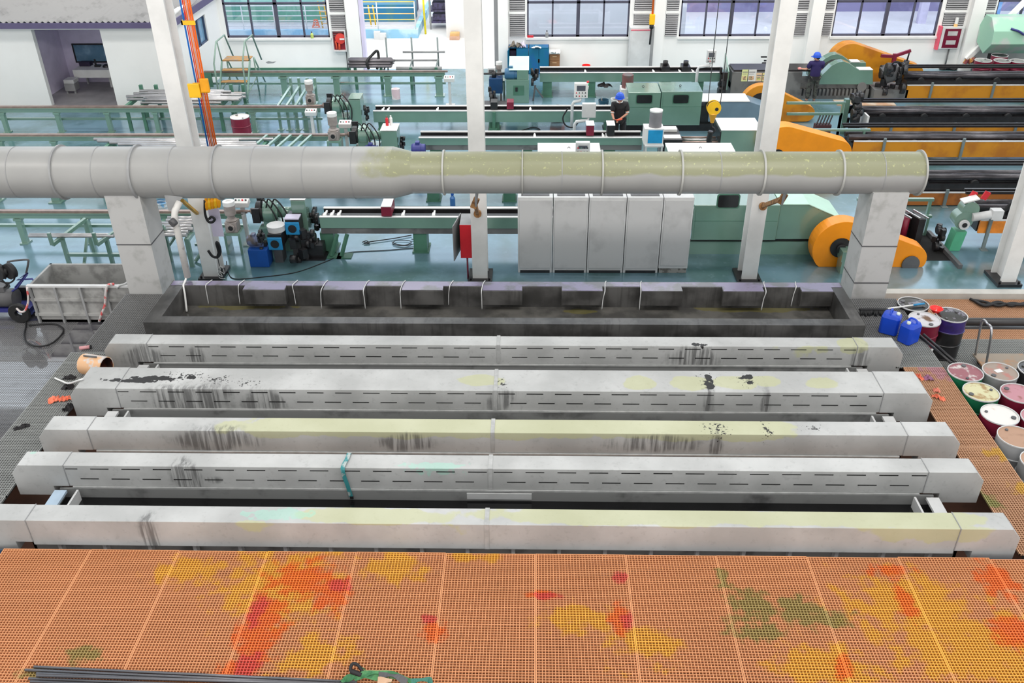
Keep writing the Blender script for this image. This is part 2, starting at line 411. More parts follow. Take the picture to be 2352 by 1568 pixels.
grating(6.52, 7.22, 8.93, 11.2, BRN, 'brown walkway grating at right beside the two nearest white hoods', None)
grating(6.52, 7.22, 11.21, 13.45, BRN, 'brown walkway grating at right with torn orange cloth on it', None)
grating(6.40, 7.22, 13.46, 14.3, GRY, 'grey walkway grating at right under the front blue jerrycan', None)
grating(6.10, 7.22, 14.31, 15.93, GRD, 'dark grey grating at right under the broom, beside the black tank', None)
grating(7.55, 12.5, 16.42, 17.38, BRN, 'brown grating at the back right under the twisted black cables', None, 0.03)
grating(8.3, 12.5, 15.75, 16.12, BRN, 'narrow brown grating strip in front of the long black pipe', None, 0.03)
grating(7.3, 12.5, 13.9, 15.73, GRY, 'grey grating at right under the flat trolley and blue drum', None, 0.03)
grating(-7.5, 6.4, 10.47, 10.94, BRN, 'narrow brown grating running between two of the white hoods', None, 0.78)
# ================================================================== EXHAUST HOODS
def hood_mat(name, olive, tar, streak, cyan=(), specks=()):
    mt, nt, b = new_mat(name)
    n1 = noise_node(nt, 0.9, 5); n2 = noise_node(nt, 14, 4)
    c = mixc(nt, ramp(nt, n1, 0.35, 0.7), rgb((172, 173, 172)), rgb((196, 197, 196)))
    c = mixc(nt, math2(nt, 'MULTIPLY', ramp(nt, n2, 0.56, 0.72), 0.22), c, rgb((130, 130, 130)))
    if olive: c = mixc(nt, math2(nt, 'MULTIPLY', blob(nt, olive, 0.7, 2.2), 0.55), c, rgb((188, 190, 132)))
    if cyan: c = mixc(nt, math2(nt, 'MULTIPLY', blob(nt, cyan, 1.2, 7), 0.45), c, rgb((150, 212, 192)))
    if streak:
        st = noise_node(nt, 1.0, 4, stretch=(22, 6, 1.2))
        mk = blob(nt, streak, 0.7, 3.0, 0.5)
        c = mixc(nt, math2(nt, 'MULTIPLY', math2(nt, 'MULTIPLY', mk, ramp(nt, st, 0.35, 0.6)), 0.7), c, rgb((74, 74, 74)))
    if specks: c = mixc(nt, blob(nt, specks, 3.4, 26, 0.03, 0.14), c, rgb((36, 35, 36)))
    if tar: c = mixc(nt, blob(nt, tar, 1.5, 9, 0.03), c, rgb((32, 31, 32)))
    nt.links.new(c, b.inputs['Base Color']); b.inputs['Roughness'].default_value = 0.45
    return mt
def ebh(lst, z=1.25):
    out = []
    for (px, py, rx, ry, *r) in lst:
        p = az(px, py, z); out.append(((p.x, p.y, z), (rx, ry, r[0] if r else 0.15)))
    return out
SLOT = M('slot_shadow_black', (14, 14, 14), 0.9, var=0.0)
LIP = M('weathered_lip', (176, 177, 176), 0.5, var=0.12, scale=8)
XL, XR, XJ = -6.83, 5.66, -0.60
def hood(label, y0, y1, zb, mat, slots, lip=True):
    t = thing('exhaust_hood', label, 'exhaust hood', ((XL + XR) / 2, (y0 + y1) / 2, zb), 'white exhaust hoods over the tanks')
    for xa, xb in ((XL, XJ - 0.004), (XJ + 0.004, XR)):
        obj('duct_body', MB().box(xa, xb, y0, y1, zb, 1.25), mat, t, bevel=0.008)
    obj('joint_strip', MB().box(XJ - 0.03, XJ + 0.03, y0 - 0.008, y1 + 0.008, zb + 0.01, 1.258), LIP, t)
    for sgn in (-1, 1):
        a = XL if sgn < 0 else XR
        top, tip = (-7.50, -7.62) if sgn < 0 else (6.34, 6.47)
        inn = a + sgn * 0.24
        poly = [(a, 1.254), (top, 1.254), (tip, 1.10), (tip, 0.69), (inn, 0.69), (inn, 0.86), (a, 0.86)]
        if sgn < 0: poly = poly[::-1]
        c = obj('end_cap', MB().prism(poly, 'xz', y1 + 0.006, y0 - 0.006), mat, t, bevel=0.006)
        obj('seam', MB().box(a - 0.006, a + 0.006, y0 - 0.009, y1 + 0.009, max(zb, 0.87), 1.2575), MGREY, c)
    if slots:
        s = MB()
        for z, off in ((1.188, 0.05), (1.002, 0.24)):
            for d, lim in ((-1, XL), (1, XR)):
                x = XJ + d * off
                while True:
                    e = x + d * 0.27
                    if abs(x - lim) < 0.08 or (lim - x) * d < 0: break
                    if (lim - e) * d < 0.02: e = lim - d * 0.02
                    s.box(min(x, e), max(x, e), y0 - 0.003, y0 + 0.01, z - 0.0075, z + 0.0075); x += d * 0.46
        obj('slot_strips', s, SLOT, t)  # slot openings drawn as proud dark strips, shade in their colour
    if lip: obj('bottom_lip', MB().box(XL + 0.05, XR - 0.05, y0 - 0.02, y0 + 0.05, zb - 0.03, zb - 0.001), LIP, t)
    return t
H1 = hood_mat('hood_paint_rear', ebh([(1960, 790, .3, .2), (1850, 815, .9, .3, .3), (1540, 830, .1, .1)]), ebh([(1603, 791, .12, .05)]), ebh([(1600, 830, .6, .3, .3), (1970, 825, .25, .3, .4), (330, 825, .5, .3, .3), (450, 828, .2, .3, .3)], 0.95))
H2 = hood_mat('hood_paint_wide', ebh([(1110, 875, .4, .18), (1470, 880, .3, .2), (1590, 880, .35, .22), (1690, 880, .4, .2), (1760, 875, .25, .2), (1890, 880, .3, .2)]),
              ebh([(302, 874, .5, .06), (345, 869, .4, .075), (1628, 868, .07, .1), (1630, 885, .07, .09), (1714, 866, .1, .08), (1720, 878, .06, .08), (440, 866, .07, .05)]),
              ebh([(1625, 920, .12, .3, .5), (440, 925, .9, .3, .5), (600, 930, .5, .3, .4), (1760, 930, .1, .3, .4), (1150, 935, .3, .3, .4)], 1.0), (), ebh([(420, 865, .5, .16), (500, 872, .3, .14), (565, 879, .22, .1), (1153, 880, .1, .16), (1625, 875, .16, .25), (1720, 872, .16, .2)]))
H3 = hood_mat('hood_paint_middle', ebh([(640, 980, .9, .3), (900, 978, 1.4, .4), (1200, 978, 1.6, .4), (1500, 980, 1.4, .4), (1720, 985, .8, .3)]), [],
              ebh([(490, 1010, .8, .3, .3), (1645, 1020, .14, .3, .3), (1500, 1025, .9, .3, .2), (930, 1020, .6, .3, .2)], 1.05), (), ebh([(1648, 985, .22, .24), (1760, 985, .1, .24), (1870, 983, .2, .1)]))
H4 = hood_mat('hood_paint_slotted_front', [], [], ebh([(425, 1100, .25, .3, .5), (445, 1110, .12, .3, .5), (500, 1085, .2, .3, .1)], 1.0), ebh([(1000, 1070, .5, .08), (75, 1040, .06, .04)]))
H5 = hood_mat('hood_paint_front', ebh([(640, 1225, .8, .2, .3), (560, 1220, .4, .2, .3), (1050, 1230, .5, .2, .3), (1500, 1185, 2.6, .2, .06), (2000, 1190, 1.6, .2, .1), (2150, 1230, 1.2, .2, .3), (850, 1185, 1.0, .2, .06)]), [],
              ebh([(340, 1225, .16, .3, .4)], 1.05), ebh([(640, 1180, .45, .12)]))
hood('rear white slotted exhaust hood behind the first narrow tank, copper drum at its left end', 13.47, 13.78, 0.86, H1, True)
hood('widest white slotted exhaust hood, black tar smears on its top', 12.08, 12.70, 0.86, H2, True)
hood('narrow white exhaust hood without slots, yellowed top, directly in front of the wide hood', 10.97, 11.31, 0.86, H3, False)
hood('white slotted exhaust hood behind the black open tank, teal strap hung over it', 10.12, 10.43, 0.86, H4, True)
hood('front white exhaust hood without slots, along the orange gratings', 8.97, 9.285, 0.80, H5, False, False)
# ================================================================== TANKS
TANKW = M('grey_plastic_tank', (142, 143, 142), 0.5, c2=(92, 92, 92), scale=2.2, lo=0.5, hi=0.75)
LIQB = M('black_liquid', (16, 16, 17), 0.05, var=0.3, scale=1.2)
LIQG = M('grey_liquid', (60, 60, 58), 0.08, var=0.3, scale=1)
def tank(label, y0, y1, zl, liq, ribs=False):
    t = thing('plating_tank', label, 'tank', (-0.6, (y0 + y1) / 2, 0.1))
    xa, xb = -6.98, 5.82
    b = MB().box(xa, xb, y1 - 0.04, y1, 0.1, 0.826).box(xa, xb, y0, y0 + 0.04, 0.1, 0.80)
    b.box(xa, xa + 0.04, y0, y1, 0.1, 0.8).box(xb - 0.04, xb, y0, y1, 0.1, 0.8)
    obj('tank_wall', b, TANKW, t)
    for sx, xx in ((1, xa), (-1, xb)):
        obj('end_rim', MB().box(xx - sx * 0.05, xx + sx * 0.13, y0 + 0.15, y1 - 0.09, 0.80, 0.84), M('pale_blue_rim', (176, 196, 214), 0.4, var=0.08) if (ribs and sx > 0) else LGREY, t)
        obj('baffle', MB().box(xx + sx * 0.28, xx + sx * 0.31, y0 + 0.15, y1 - 0.09, 0.2, 0.85), LGREY, t)
    obj('liquid', MB().box(xa + 0.04, xb - 0.04, y0 + 0.041, y1 - 0.041, 0.15, zl), liq, t)
    if ribs:
        for i in range(21):
            x = -6.55 + i * 0.63
            obj('rib', MB().box(x - 0.025, x + 0.025, y0 - 0.09, y0 - 0.001, 0.12, 0.79), LGREY, t)
    return t
tank('narrow grey tank between the rear hood and the wide tar-smeared hood', 12.72, 13.5, 0.55, LIQG)
tank('narrow grey tank between the wide hood and the yellowed hood', 11.33, 12.1, 0.52, LIQG)
t = tank('open tank of black liquid between the slotted hood and the front hood', 9.15, 10.14, 0.66, LIQB, True)
obj('bracket', MB().box(-0.95, 0.0, 10.085, 10.098, 0.70, 0.81), LGREY, t)
# rear black tank
def tank_mat():
    mt, nt, b = new_mat('black_stained_tank')
    a = noise_node(nt, 1.6, 5); s_ = noise_node(nt, 1.0, 4, stretch=(10, 3, 0.6))
    c = mixc(nt, ramp(nt, a, 0.35, 0.65), rgb((58, 57, 56)), rgb((92, 91, 90)))
    c = mixc(nt, math2(nt, 'MULTIPLY', ramp(nt, s_, 0.5, 0.7), 0.5), c, rgb((40, 39, 38)))
    nt.links.new(c, b.inputs['Base Color']); b.inputs['Roughness'].default_value = 0.4
    return mt
TB = tank_mat()
WETTOP = M('wet_purple_tank_top', (112, 104, 132), 0.22, c2=(84, 82, 88), scale=2.2, spec=0.8)
def murky():
    mt, nt, b = new_mat('murky_tank_liquid')
    a = noise_node(nt, 1.3, 5)
    c = mixc(nt, ramp(nt, a, 0.4, 0.62), rgb((70, 69, 67)), rgb((98, 96, 92)))
    c = mixc(nt, math2(nt, 'MULTIPLY', blob(nt, eb([(570, 712, 1.0, .15), (1730, 718, 1.3, .15), (1330, 725, .4, .1), (530, 716, .3, .1)], 0.7), 0.8, 2.5), 0.6), c, rgb((104, 98, 48)))
    nt.links.new(c, b.inputs['Base Color']); b.inputs['Roughness'].default_value = 0.18
    return mt
t = thing('rinse_tank', 'long open black tank with overflow boxes along its back wall, behind the white hoods', 'tank', (-0.6, 15, 0.1))
tx0, tx1, ty0, ty1 = -7.16, 6.02, 14.2, 15.84
ix0, ix1, iy0, iy1 = -6.89, 5.80, 14.43, 15.62
b = MB().box(tx0, tx1, ty0, iy0, 0.1, 1.25).box(tx0, tx1, iy1, ty1, 0.1, 1.25).box(tx0, ix0, iy0, iy1, 0.1, 1.25).box(ix1, tx1, iy0, iy1, 0.1, 1.25)
obj('tank_wall', b, TB, t)
obj('liquid', MB().box(ix0, ix1, iy0, iy1, 0.1, 0.80), murky(), t)
obj('rim_band', MB().box(tx0 + 0.02, tx1 - 0.02, iy1 + 0.02, ty1 - 0.02, 1.251, 1.256), WETTOP, t)
for pa, pb in ((558, 655), (742, 838), (922, 1018), (1108, 1200), (1290, 1385), (1473, 1568), (1660, 1755), (1840, 1930)):
    xa, xb = xz(pa, 1.25, 15.5), xz(pb, 1.25, 15.5)
    q = obj('overflow_box', MB().box(xa, min(xb, ix1), 15.45, iy1, 0.93, 1.254), TB, t, bevel=0.01)
    obj('box_top', MB().box(xa + 0.01, min(xb, ix1) - 0.01, 15.46, iy1 + 0.02, 1.2545, 1.26), WETTOP, q)
for pa in (473, 548, 672, 742, 838, 922, 1033, 1107, 1388, 1470, 1755, 1828):
    x = xz(pa, 1.25, 15.6); w = random.uniform(-0.03, 0.03)
    yy = 15.44 if pa in (742, 838, 922, 1107, 1388, 1470, 1755) else iy1 - 0.012
    solo('wire_hook', MB().tube(smooth_path([(x + 0.05, 15.85, 1.262), (x + 0.02, 15.72, 1.272), (x, yy - 0.01, 1.268), (x + w, yy - 0.015, 1.1), (x + w * 1.5, yy - 0.02, 0.86)], 5), 0.009, 6), LGREY,
         'thin pale wire hooked over the back rim of the black tank', 'wire hook', 'pale wires hooked over the black tank')
# ================================================================== EXHAUST DUCT
def duct_mat():
    mt, nt, b = new_mat('grey_duct_plastic')
    geo = nt.nodes.new('ShaderNodeNewGeometry'); P = geo.outputs['Position']
    sp = nt.nodes.new('ShaderNodeSeparateXYZ'); nt.links.new(P, sp.inputs[0])
    sn = nt.nodes.new('ShaderNodeSeparateXYZ'); nt.links.new(geo.outputs['Normal'], sn.inputs[0])
    n1 = noise_node(nt, 1.2, 5, P); n2 = noise_node(nt, 16, 4, P)
    c = mixc(nt, n1, rgb((144, 144, 143)), rgb((164, 164, 162)))
    # olive tone on the upper side of the right half of the pipe
    up = ramp(nt, math2(nt, 'ADD', sn.outputs[2], math2(nt, 'MULTIPLY', math2(nt, 'SUBTRACT', n1, 0.5), 0.5)), 0.15, 0.3)
    rt = ramp(nt, math2(nt, 'ADD', sp.outputs[0], math2(nt, 'MULTIPLY', n1, 3.0)), -1.6, -1.0)
    dust = math2(nt, 'MULTIPLY', math2(nt, 'MULTIPLY', up, rt), 0.75)
    c = mixc(nt, dust, c, rgb((134, 136, 94)))
    c = mixc(nt, math2(nt, 'MULTIPLY', math2(nt, 'MULTIPLY', up, rt), math2(nt, 'MULTIPLY', ramp(nt, n2, 0.6, 0.7), 0.5)), c, rgb((196, 198, 140)))
    nt.links.new(c, b.inputs['Base Color']); b.inputs['Roughness'].default_value = 0.38
    return mt
DUCT = duct_mat(); YD, ZD = 16.38, 3.31
t = thing('exhaust_duct', 'large grey round exhaust pipe across the hall on two square legs', 'exhaust duct', (0, YD, 0.85))
xr0, xr1, xe = xz(905, ZD, YD), xz(948, ZD, YD), xz(2112, ZD, YD)
obj('duct_pipe', MB().lathe((0, YD, ZD), [(0.49, -13), (0.49, xr0)], 64, (1, 0, 0)), DUCT, t)
obj('reducer', MB().lathe((0, YD, ZD), [(0.49, xr0), (0.395, xr1)], 64, (1, 0, 0)), DUCT, t)
obj('duct_pipe', MB().lathe((0, YD, ZD), [(0.395, xr1), (0.395, xe), (0.0, xe)], 64, (1, 0, 0)), DUCT, t)
for px, r, w in ((142, .49, .035), (318, .49, .045), (503, .49, .035), (1020, .395, .03), (1200, .395, .02), (1382, .395, .03), (1562, .395, .035), (1748, .395, .035), (1926, .395, .035), (2112, .395, .03)):
    x = xz(px, ZD + 0.1, YD)
    obj('flange', MB().lathe((x, YD, ZD), [(r - 0.01, -w / 2), (r + 0.035, -w / 2), (r + 0.035, w / 2), (r - 0.01, w / 2)], 64, (1, 0, 0)), MGREY if r > .45 else M('flange_grey', (172, 172, 168), .5, var=.08), t)
for px, r in ((42, .49), (232, .49), (405, .49), (590, .49), (705, .49), (815, .49), (1290, .395), (1650, .395), (2020, .395)):
    x = xz(px, ZD + 0.1, YD)
    obj('weld_seam', MB().lathe((x, YD, ZD), [(r + 0.004, -0.008), (r + 0.004, 0.008)], 48, (1, 0, 0)), MGREY, t)
LEGM = M('square_duct_plastic', (184, 184, 183), 0.45, c2=(164, 164, 162), scale=3, lo=0.5, hi=0.7)
for x0, x1, zj in ((-8.2, -7.52, (1.95,)), (6.37, 7.04, (1.95, 1.15))):
    g = obj('square_leg', MB().box(x0, x1, 16.02, 16.72, 0.001, 3.05), LEGM, t)
    for z in zj:
        obj('joint_seam', MB().box(x0 - 0.006, x1 + 0.006, 16.014, 16.726, z - 0.012, z + 0.012), DGREY, g)
# bracket plates under the duct
g = obj('bracket', MB().add([tuple(ay(px, py, yy)) for yy in (16.0, 16.02) for px, py in ((377, 447), (420, 452), (396, 484), (387, 484))], [(0, 1, 2, 3), (7, 6, 5, 4), (0, 4, 5, 1), (1, 5, 6, 2), (2, 6, 7, 3), (3, 7, 4, 0)]), MGREY, t)
obj('strut', MB().bar(ay(418, 460, 16.5), ay(453, 490, 18.24), 0.06, 0.06), M('yellow_strut', (196, 152, 60), 0.6, var=0.15), g)
for h0, h1, s0, s1 in (((1098, 425), (1092, 470), (1091, 466), (1097, 490)), ((1810, 425), (1796, 466), (1797, 456), (1752, 473))):
    g = obj('hanger', MB().bar(ay(*h0, 16.25), ay(*h1, 16.6), 0.03, 0.11), MGREY, t)
    e = ay(*s1, 18.17)
    obj('strut', MB().bar(ay(*s0, 16.62), e, 0.07, 0.08).cyl(e + Vector((0, -0.05, 0)), e + Vector((0, 0.02, 0)), 0.085, n=10).obox(ay(*s0, 16.62), (0.12, 0.06, 0.22), Matrix.Rotation(0.4, 3, 'Y')), RUST, g)
# white drain pipe beside the left leg
pa = az(430, 640, 1.3)
t = thing('drain_pipe', 'stained white downpipe hanging beside the left square duct leg into the black tank', 'pipe', (pa.x, 15.86, 1.3))
obj('pipe', MB().tube([(pa.x + 0.1, 16.02, 2.86), (pa.x + 0.02, 15.9, 2.72), (pa.x, 15.86, 2.6), (pa.x, 15.86, 1.32)], 0.065, 14), M('stained_white_pipe', (210, 208, 204), 0.5, c2=(160, 156, 150), scale=6, lo=.52, hi=.72), t)
obj('end_cap', MB().cyl((pa.x + 0.02, 15.8, 2.56), (pa.x - 0.03, 15.72, 2.53), 0.075, n=14), DGREY, t)
obj('hose', MB().tube(smooth_path([(pa.x, 15.86, 1.36), (pa.x - 0.03, 15.75, 1.27), (pa.x - 0.02, 15.62, 1.25), (pa.x + 0.02, 15.5, 1.1), (pa.x + 0.05, 15.35, 0.82)], 5), 0.02, 8), WHITE, t)
# ================================================================== CABLES ON THE LEFT COLUMN
ORC = M('orange_cable', (250, 112, 28), 0.45, var=0.06); BLC = M('blue_cable', (22, 108, 200), 0.45, var=0.06)
RDC = M('red_cable', (222, 46, 40), 0.45, var=0.06); PKC = M('pinkish_cable', (222, 170, 160), 0.5, var=0.06)
yc, zt_, zb_ = 18.16, 11.5, 2.6
for i, (px, mm, r, lb) in enumerate(((448, BLC, .017, 'blue cable nearest the white left column, leftmost of the bundle'), (453, RDC, .011, 'thin red cable next to the blue cable on the left column'),
        (456.5, ORC, .013, 'orange cable just right of the thin red cable on the left column'), (460, PKC, .015, 'pale pink cable in the middle of the cable bundle on the left column'),
        (464, ORC, .016, 'orange cable right of the pale pink cable on the left column'), (468.5, ORC, .019, 'thick orange cable, rightmost of the bundle on the left column'))):
    x = xz(px, 4.6, yc)
    solo('cable', MB().tube([(x, yc, zt_), (x, yc, zb_)], r, 8), mm, lb, 'cable', 'coloured cables on the left column')
xa, xb = xz(443, 4.6, yc), xz(474, 4.6, yc)
q = ay(397, 50, yc)
solo('cable_clamp', MB().box(xa, xb, yc - 0.05, yc - 0.028, q.z - 0.05, q.z + 0.03).box(xa, xa + 0.03, yc - 0.05, yc + 0.09, q.z - 0.05, q.z + 0.03), YELLOW, 'narrow yellow cable clamp, upper one on the left column', 'clamp')
q = ay(430, 200, yc)
t = thing('cable_trolley', 'yellow cable holder block clamped round the cable bundle on the left column', 'cable holder', (xa, yc, q.z - 0.2))
obj('holder_plate', MB().box(xa - 0.1, xa + 0.14, yc - 0.12, yc - 0.07, q.z - 0.19, q.z + 0.1), YELLOW, t, bevel=0.02)
obj('holder_plate', MB().box(xa + 0.16, xa + 0.34, yc - 0.12, yc - 0.06, q.z - 0.08, q.z + 0.2), M('deep_yellow', (236, 160, 10), 0.45), t, bevel=0.02)
obj('spacer', MB().box(xa, xa + 0.3, yc - 0.06, yc - 0.03, q.z - 0.1, q.z + 0.1), YELLOW, t)
solo('wall_plate', MB().box(-7.1, -6.86, 18.2, 18.215, 1.1, 2.3), M('lavender_plate', (206, 200, 222), 0.4, var=.05), 'flat pale lavender plate behind the black cable loops at the left column', 'plate')
xq = -6.9
t = thing('plug_cluster', 'bunch of yellow power plugs hanging below the grey duct at the left column', 'power plugs', (xq, 18.1, 2.4))
for i in range(5):
    a = ay(474 + i * 7, 470 - i * 1.5, 18.1)
    obj('plug', MB().lathe((a.x, a.y, a.z), [(0.0, -.12), (.03, -.12), (.045, -.06), (.045, .05), (.03, .1), (.03, .3), (0, .3)], 10, (0.1, 0, 1)), YELLOW if i % 2 else M('deep_yellow'), t)
def loop(name, pts, r, mat, label, cat, group=None, n=7, k=8):
    return solo(name, MB().tube(smooth_path(pts, k), r, n), mat, label, cat, group)
a = [ay(*p, 18.08) for p in ((470, 460), (471, 490), (478, 508), (488, 510), (493, 503), (486, 498), (480, 503))]
loop('cable_loop', a, 0.028, RUBBER, 'short black cable loop curling just below the yellow plugs', 'cable')
a = [ay(*p, 18.05) for p in ((478, 575), (488, 588), (500, 590), (506, 578), (502, 560), (497, 558), (502, 578), (500, 588))]
loop('cable_loop', a, 0.03, RUBBER, 'lower thick black cable loop at the foot of the left column', 'cable')
a = [ay(*p, 18.1) for p in ((500, 590), (503, 605), (509, 622), (514, 640))]
loop('wire', a, 0.008, RUBBER, 'thin black wire running down the left column below the cable loops', 'wire')
a = [ay(*p, 18.02) for p in ((506, 610), (501, 628), (511, 635), (504, 622), (515, 628), (509, 612), (503, 636), (518, 640))]
loop('wire', a, 0.006, WHITE, 'tangled white wires at the bottom of the left column', 'wire')
# ================================================================== DRUMS
def drum_mats(*a): return list(a)
LIDW = M('worn_white_lid', (214, 212, 204), 0.5, c2=(176, 168, 150), scale=7, lo=.5, hi=.7)
def rustlid(name, base, patch, scale=5): return M(name, base, 0.55, c2=patch, scale=scale, lo=0.52, hi=0.66)
def drum(loc, label, cols, lid, group='steel drums', R=0.287, H=0.88, cut=None, bung=True):
    x, y, z = loc; t = thing('steel_drum', label, 'drum', loc, group)
    prof = [(R - .01, 0), (R + .004, 0), (R + .004, .025), (R, .03)]; ms = [0, 0, 0]
    for h in (.31, .60):
        prof += [(R, h - .018), (R + .012, h - .008), (R + .012, h + .008), (R, h + .018)]; ms += [0, 0, 0, 0]
    if cut:                                        # paint changes colour at a height
        prof.append((R, cut)); ms.append(0)
        ms = [0 if prof[i + 1][1] <= cut + 1e-6 else 1 for i in range(len(prof) - 1)]
        order = sorted(range(len(prof)), key=lambda i: prof[i][1]); prof = [prof[i] for i in order]
        ms = [0 if prof[i + 1][1] <= cut + 1e-6 else 1 for i in range(len(prof) - 1)]
    prof += [(R, H - .02)]; ms.append(1 if cut else 0)
    obj('drum_body', MB().lathe(loc, prof, 28, ms=ms), cols, t)
    obj('top_rim', MB().lathe(loc, [(R - .006, H - .02), (R + .006, H - .02), (R + .006, H), (R - .008, H), (R - .008, H - .016)], 28), LGREY, t)
    obj('lid', MB().lathe(loc, [(R - .007, H - .017), (0, H - .016)], 28), lid, t)
    if bung:
        a = random.uniform(0, 6)
        for d, r in ((0, .04), (math.pi, .025)):
            obj('bung', MB().cyl((x + math.cos(a + d) * R * .7, y + math.sin(a + d) * R * .7, z + H - .016), (x + math.cos(a + d) * R * .7, y + math.sin(a + d) * R * .7, z + H + .004), r, n=10), DGREY, t)
    return t
GRN = M('green_drum_paint', (24, 112, 76), 0.45, var=0.15)
ZB = 0.03; TZ = ZB + .88
def dr(px, py): p = az(px, py, TZ); return (p.x, p.y, ZB)
PURP = M('dark_purple_drum', (58, 42, 116), 0.4, c2=(40, 34, 52), scale=2)
WETL = M('wet_black_lid', (52, 50, 46), 0.08, c2=(120, 116, 126), scale=5, lo=.55, hi=.6)  # pale patches in the colour stand for reflections on the wet lid
drum(dr(2098, 697), 'black drum with a wet reflective lid, hindmost of three beside the blue jerrycans', [BLACK], WETL)
drum(dr(2124, 732), 'maroon and white drum with brown puddle on its lid, next to the blue jerrycans', [WHITE, MAROON], rustlid('puddle_lid', (206, 204, 208), (104, 72, 44), 3), cut=.36)
drum(dr(2186, 722), 'tall dark purple and black drum with the red bowl on its lid', [BLACK, PURP], WETL, cut=.6)
drum(dr(2218, 853), 'green drum with worn maroon and white lid, nearest the flat trolley', [GRN], rustlid('maroon_worn_lid', (150, 92, 100), (208, 204, 200)))
drum(dr(2298, 852), 'grey drum with dusty rose brown lid and a white paper on it', [MGREY], rustlid('rose_lid', (158, 142, 130), (176, 120, 110), 4))
drum(dr(2380, 847), 'dark drum with shiny lid cut off by the right edge of the photo', [BLACK], WETL)
drum(dr(2254, 899), 'green drum with pale yellowish lid and rust spots', [GRN], rustlid('pale_yellow_lid', (206, 202, 162), (168, 140, 96), 6))
drum(dr(2341, 902), 'maroon drum with pinkish lid behind the white lidded maroon drum', [MAROON], rustlid('pink_lid', (186, 132, 142), (150, 96, 92), 6))
drum(dr(2297, 951), 'maroon drum with clean white lid and an orange rust stain', [MAROON], M('white_lid_rust', (222, 220, 216), 0.45, c2=(196, 140, 66), scale=3.4, lo=.62, hi=.7))
drum(dr(2390, 960), 'maroon drum with pink lid, cut by the right photo edge beside the white lidded drum', [MAROON], rustlid('pink_lid', (186, 132, 142), (150, 96, 92), 6))
drum(dr(2337, 1002), 'pale grey drum with brown lid, nearest to the camera in the right bay', [M('pale_grey_drum', (176, 178, 180), 0.5, var=.1)], rustlid('brown_lid', (176, 140, 116), (140, 104, 84), 3))
drum(dr(2392, 1060), 'dark grey drum at the lower right, mostly outside the photo', [MGREY], rustlid('brown_lid', (176, 140, 116), (140, 104, 84), 3))
p = az(2294, 850, TZ); solo('paper_note', MB().obox((p.x, p.y, TZ - .012), (.13, .09, .004), rotz(.3)), WHITE, 'small white paper lying on the grey drum lid', 'paper')
p = az(2150, 712, TZ + .02)
t = thing('bowl', 'bright red plastic bowl on the dark purple drum', 'bowl', (p.x, p.y, TZ - .014))
obj('bowl_body', MB().lathe((p.x, p.y, TZ - .014), [(0, 0), (.07, 0), (.115, .075), (.125, .075), (.108, .06), (.066, .012), (0, .012)], 20), M('bright_red_plastic', (240, 48, 44), 0.4, var=.06), t)
# ================================================================== JERRYCANS
def jerry(px, py, rz, label):
    p = az(px, py, ZG); t = thing('jerrycan', label, 'jerrycan', (p.x, p.y, ZG + .001), 'blue jerrycans'); R = rotz(rz)
    def L(x, y, z): return tuple(Vector((p.x, p.y, ZG + .001)) + R @ Vector((x, y, z)))
    def ring(w, d, z, ch):
        pts = [(-w + ch, -d), (w - ch, -d), (w, -d + ch), (w, d - ch), (w - ch, d), (-w + ch, d), (-w, d - ch), (-w, -d + ch)]
        return [L(a, b_, z) for a, b_ in pts]
    mb = MB().loft([ring(.15, .12, 0, .03), ring(.165, .135, .02, .04), ring(.165, .135, .34, .04), ring(.14, .11, .40, .04), ring(.06, .09, .41, .02)], sm=False)
    obj('can_body', mb, M('blue_plastic', (24, 72, 196), 0.35, var=.07), t, bevel=.012)
    h = MB().tube(smooth_path([L(.02, -.09, .40), L(.03, -.06, .455), L(.03, .05, .455), L(.02, .09, .40)], 5), .018, 8)
    obj('handle', h, M('blue_plastic'), t)
    obj('cap', MB().cyl(L(-.1, .0, .385), L(-.1, .0, .44), .035, n=14), M('pale_cap', (214, 224, 214), 0.5), t)
jerry(2040, 762, 2.6, 'blue jerrycan further from the camera, beside the black tank')
jerry(2084, 783, .6, 'blue jerrycan nearer the camera, in front of the maroon drum')
# ================================================================== BROOM, PIPES, TROLLEY, CABLES ON THE RIGHT
a, b_ = az(1985, 716, ZG + .05), az(2122, 697, TZ + .03)
t = thing('broom', 'long handled broom with dark bristles leaning on the wet lidded black drum', 'broom', (a.x, a.y, ZG))
obj('handle', MB().cyl(a, b_, .016, n=8), WHITE, t)
d = (b_ - a); obj('grip', MB().cyl(a + d * .82, a + d * 1.01, .02, n=8), CYAN, t)
q = az(2000, 722, ZG)
hd = MB()
for i in range(26):
    x = q.x - .2 + .5 * i / 25; hd.tube([(x, q.y + .02, ZG + .09), (x + random.uniform(-.03, .03), q.y - .07 + random.uniform(-.03, .05), ZG + .006)], [.022, .012], 5)
hd.box(q.x - .22, q.x + .32, q.y, q.y + .06, ZG + .07, ZG + .11)
obj('bristles', hd, RUBBER, t)
for k, (p0, p1) in enumerate((((2113, 768), (2186, 832)), ((2122, 766), (2196, 830)))):
    a, b_ = az(*p0, .9), az(*p1, .9)
    solo('steel_pipe', MB().cyl((a.x, a.y, .88), (b_.x, b_.y, .88), .026, n=10), BLACK, 'thin black pipe along the right walkway edge, ' + ('left one of the pair' if k == 0 else 'right one of the pair'), 'pipe', 'black pipes on the right walkway')
pts = [az(2236, 815, .2), az(2345, 822, .2)]; x0, x1, yt = pts[0].x, pts[1].x, pts[0].y - .25
t = thing('platform_trolley', 'flat trolley with worn brown board and bent chrome handle beside the drums', 'trolley', (x0 + .5, yt, .03))
obj('platform', MB().box(x0, x1 + .1, yt - .28, yt + .3, .17, .21), M('worn_board', (150, 138, 124), 0.7, c2=(176, 130, 90), scale=2.2), t, bevel=.01)
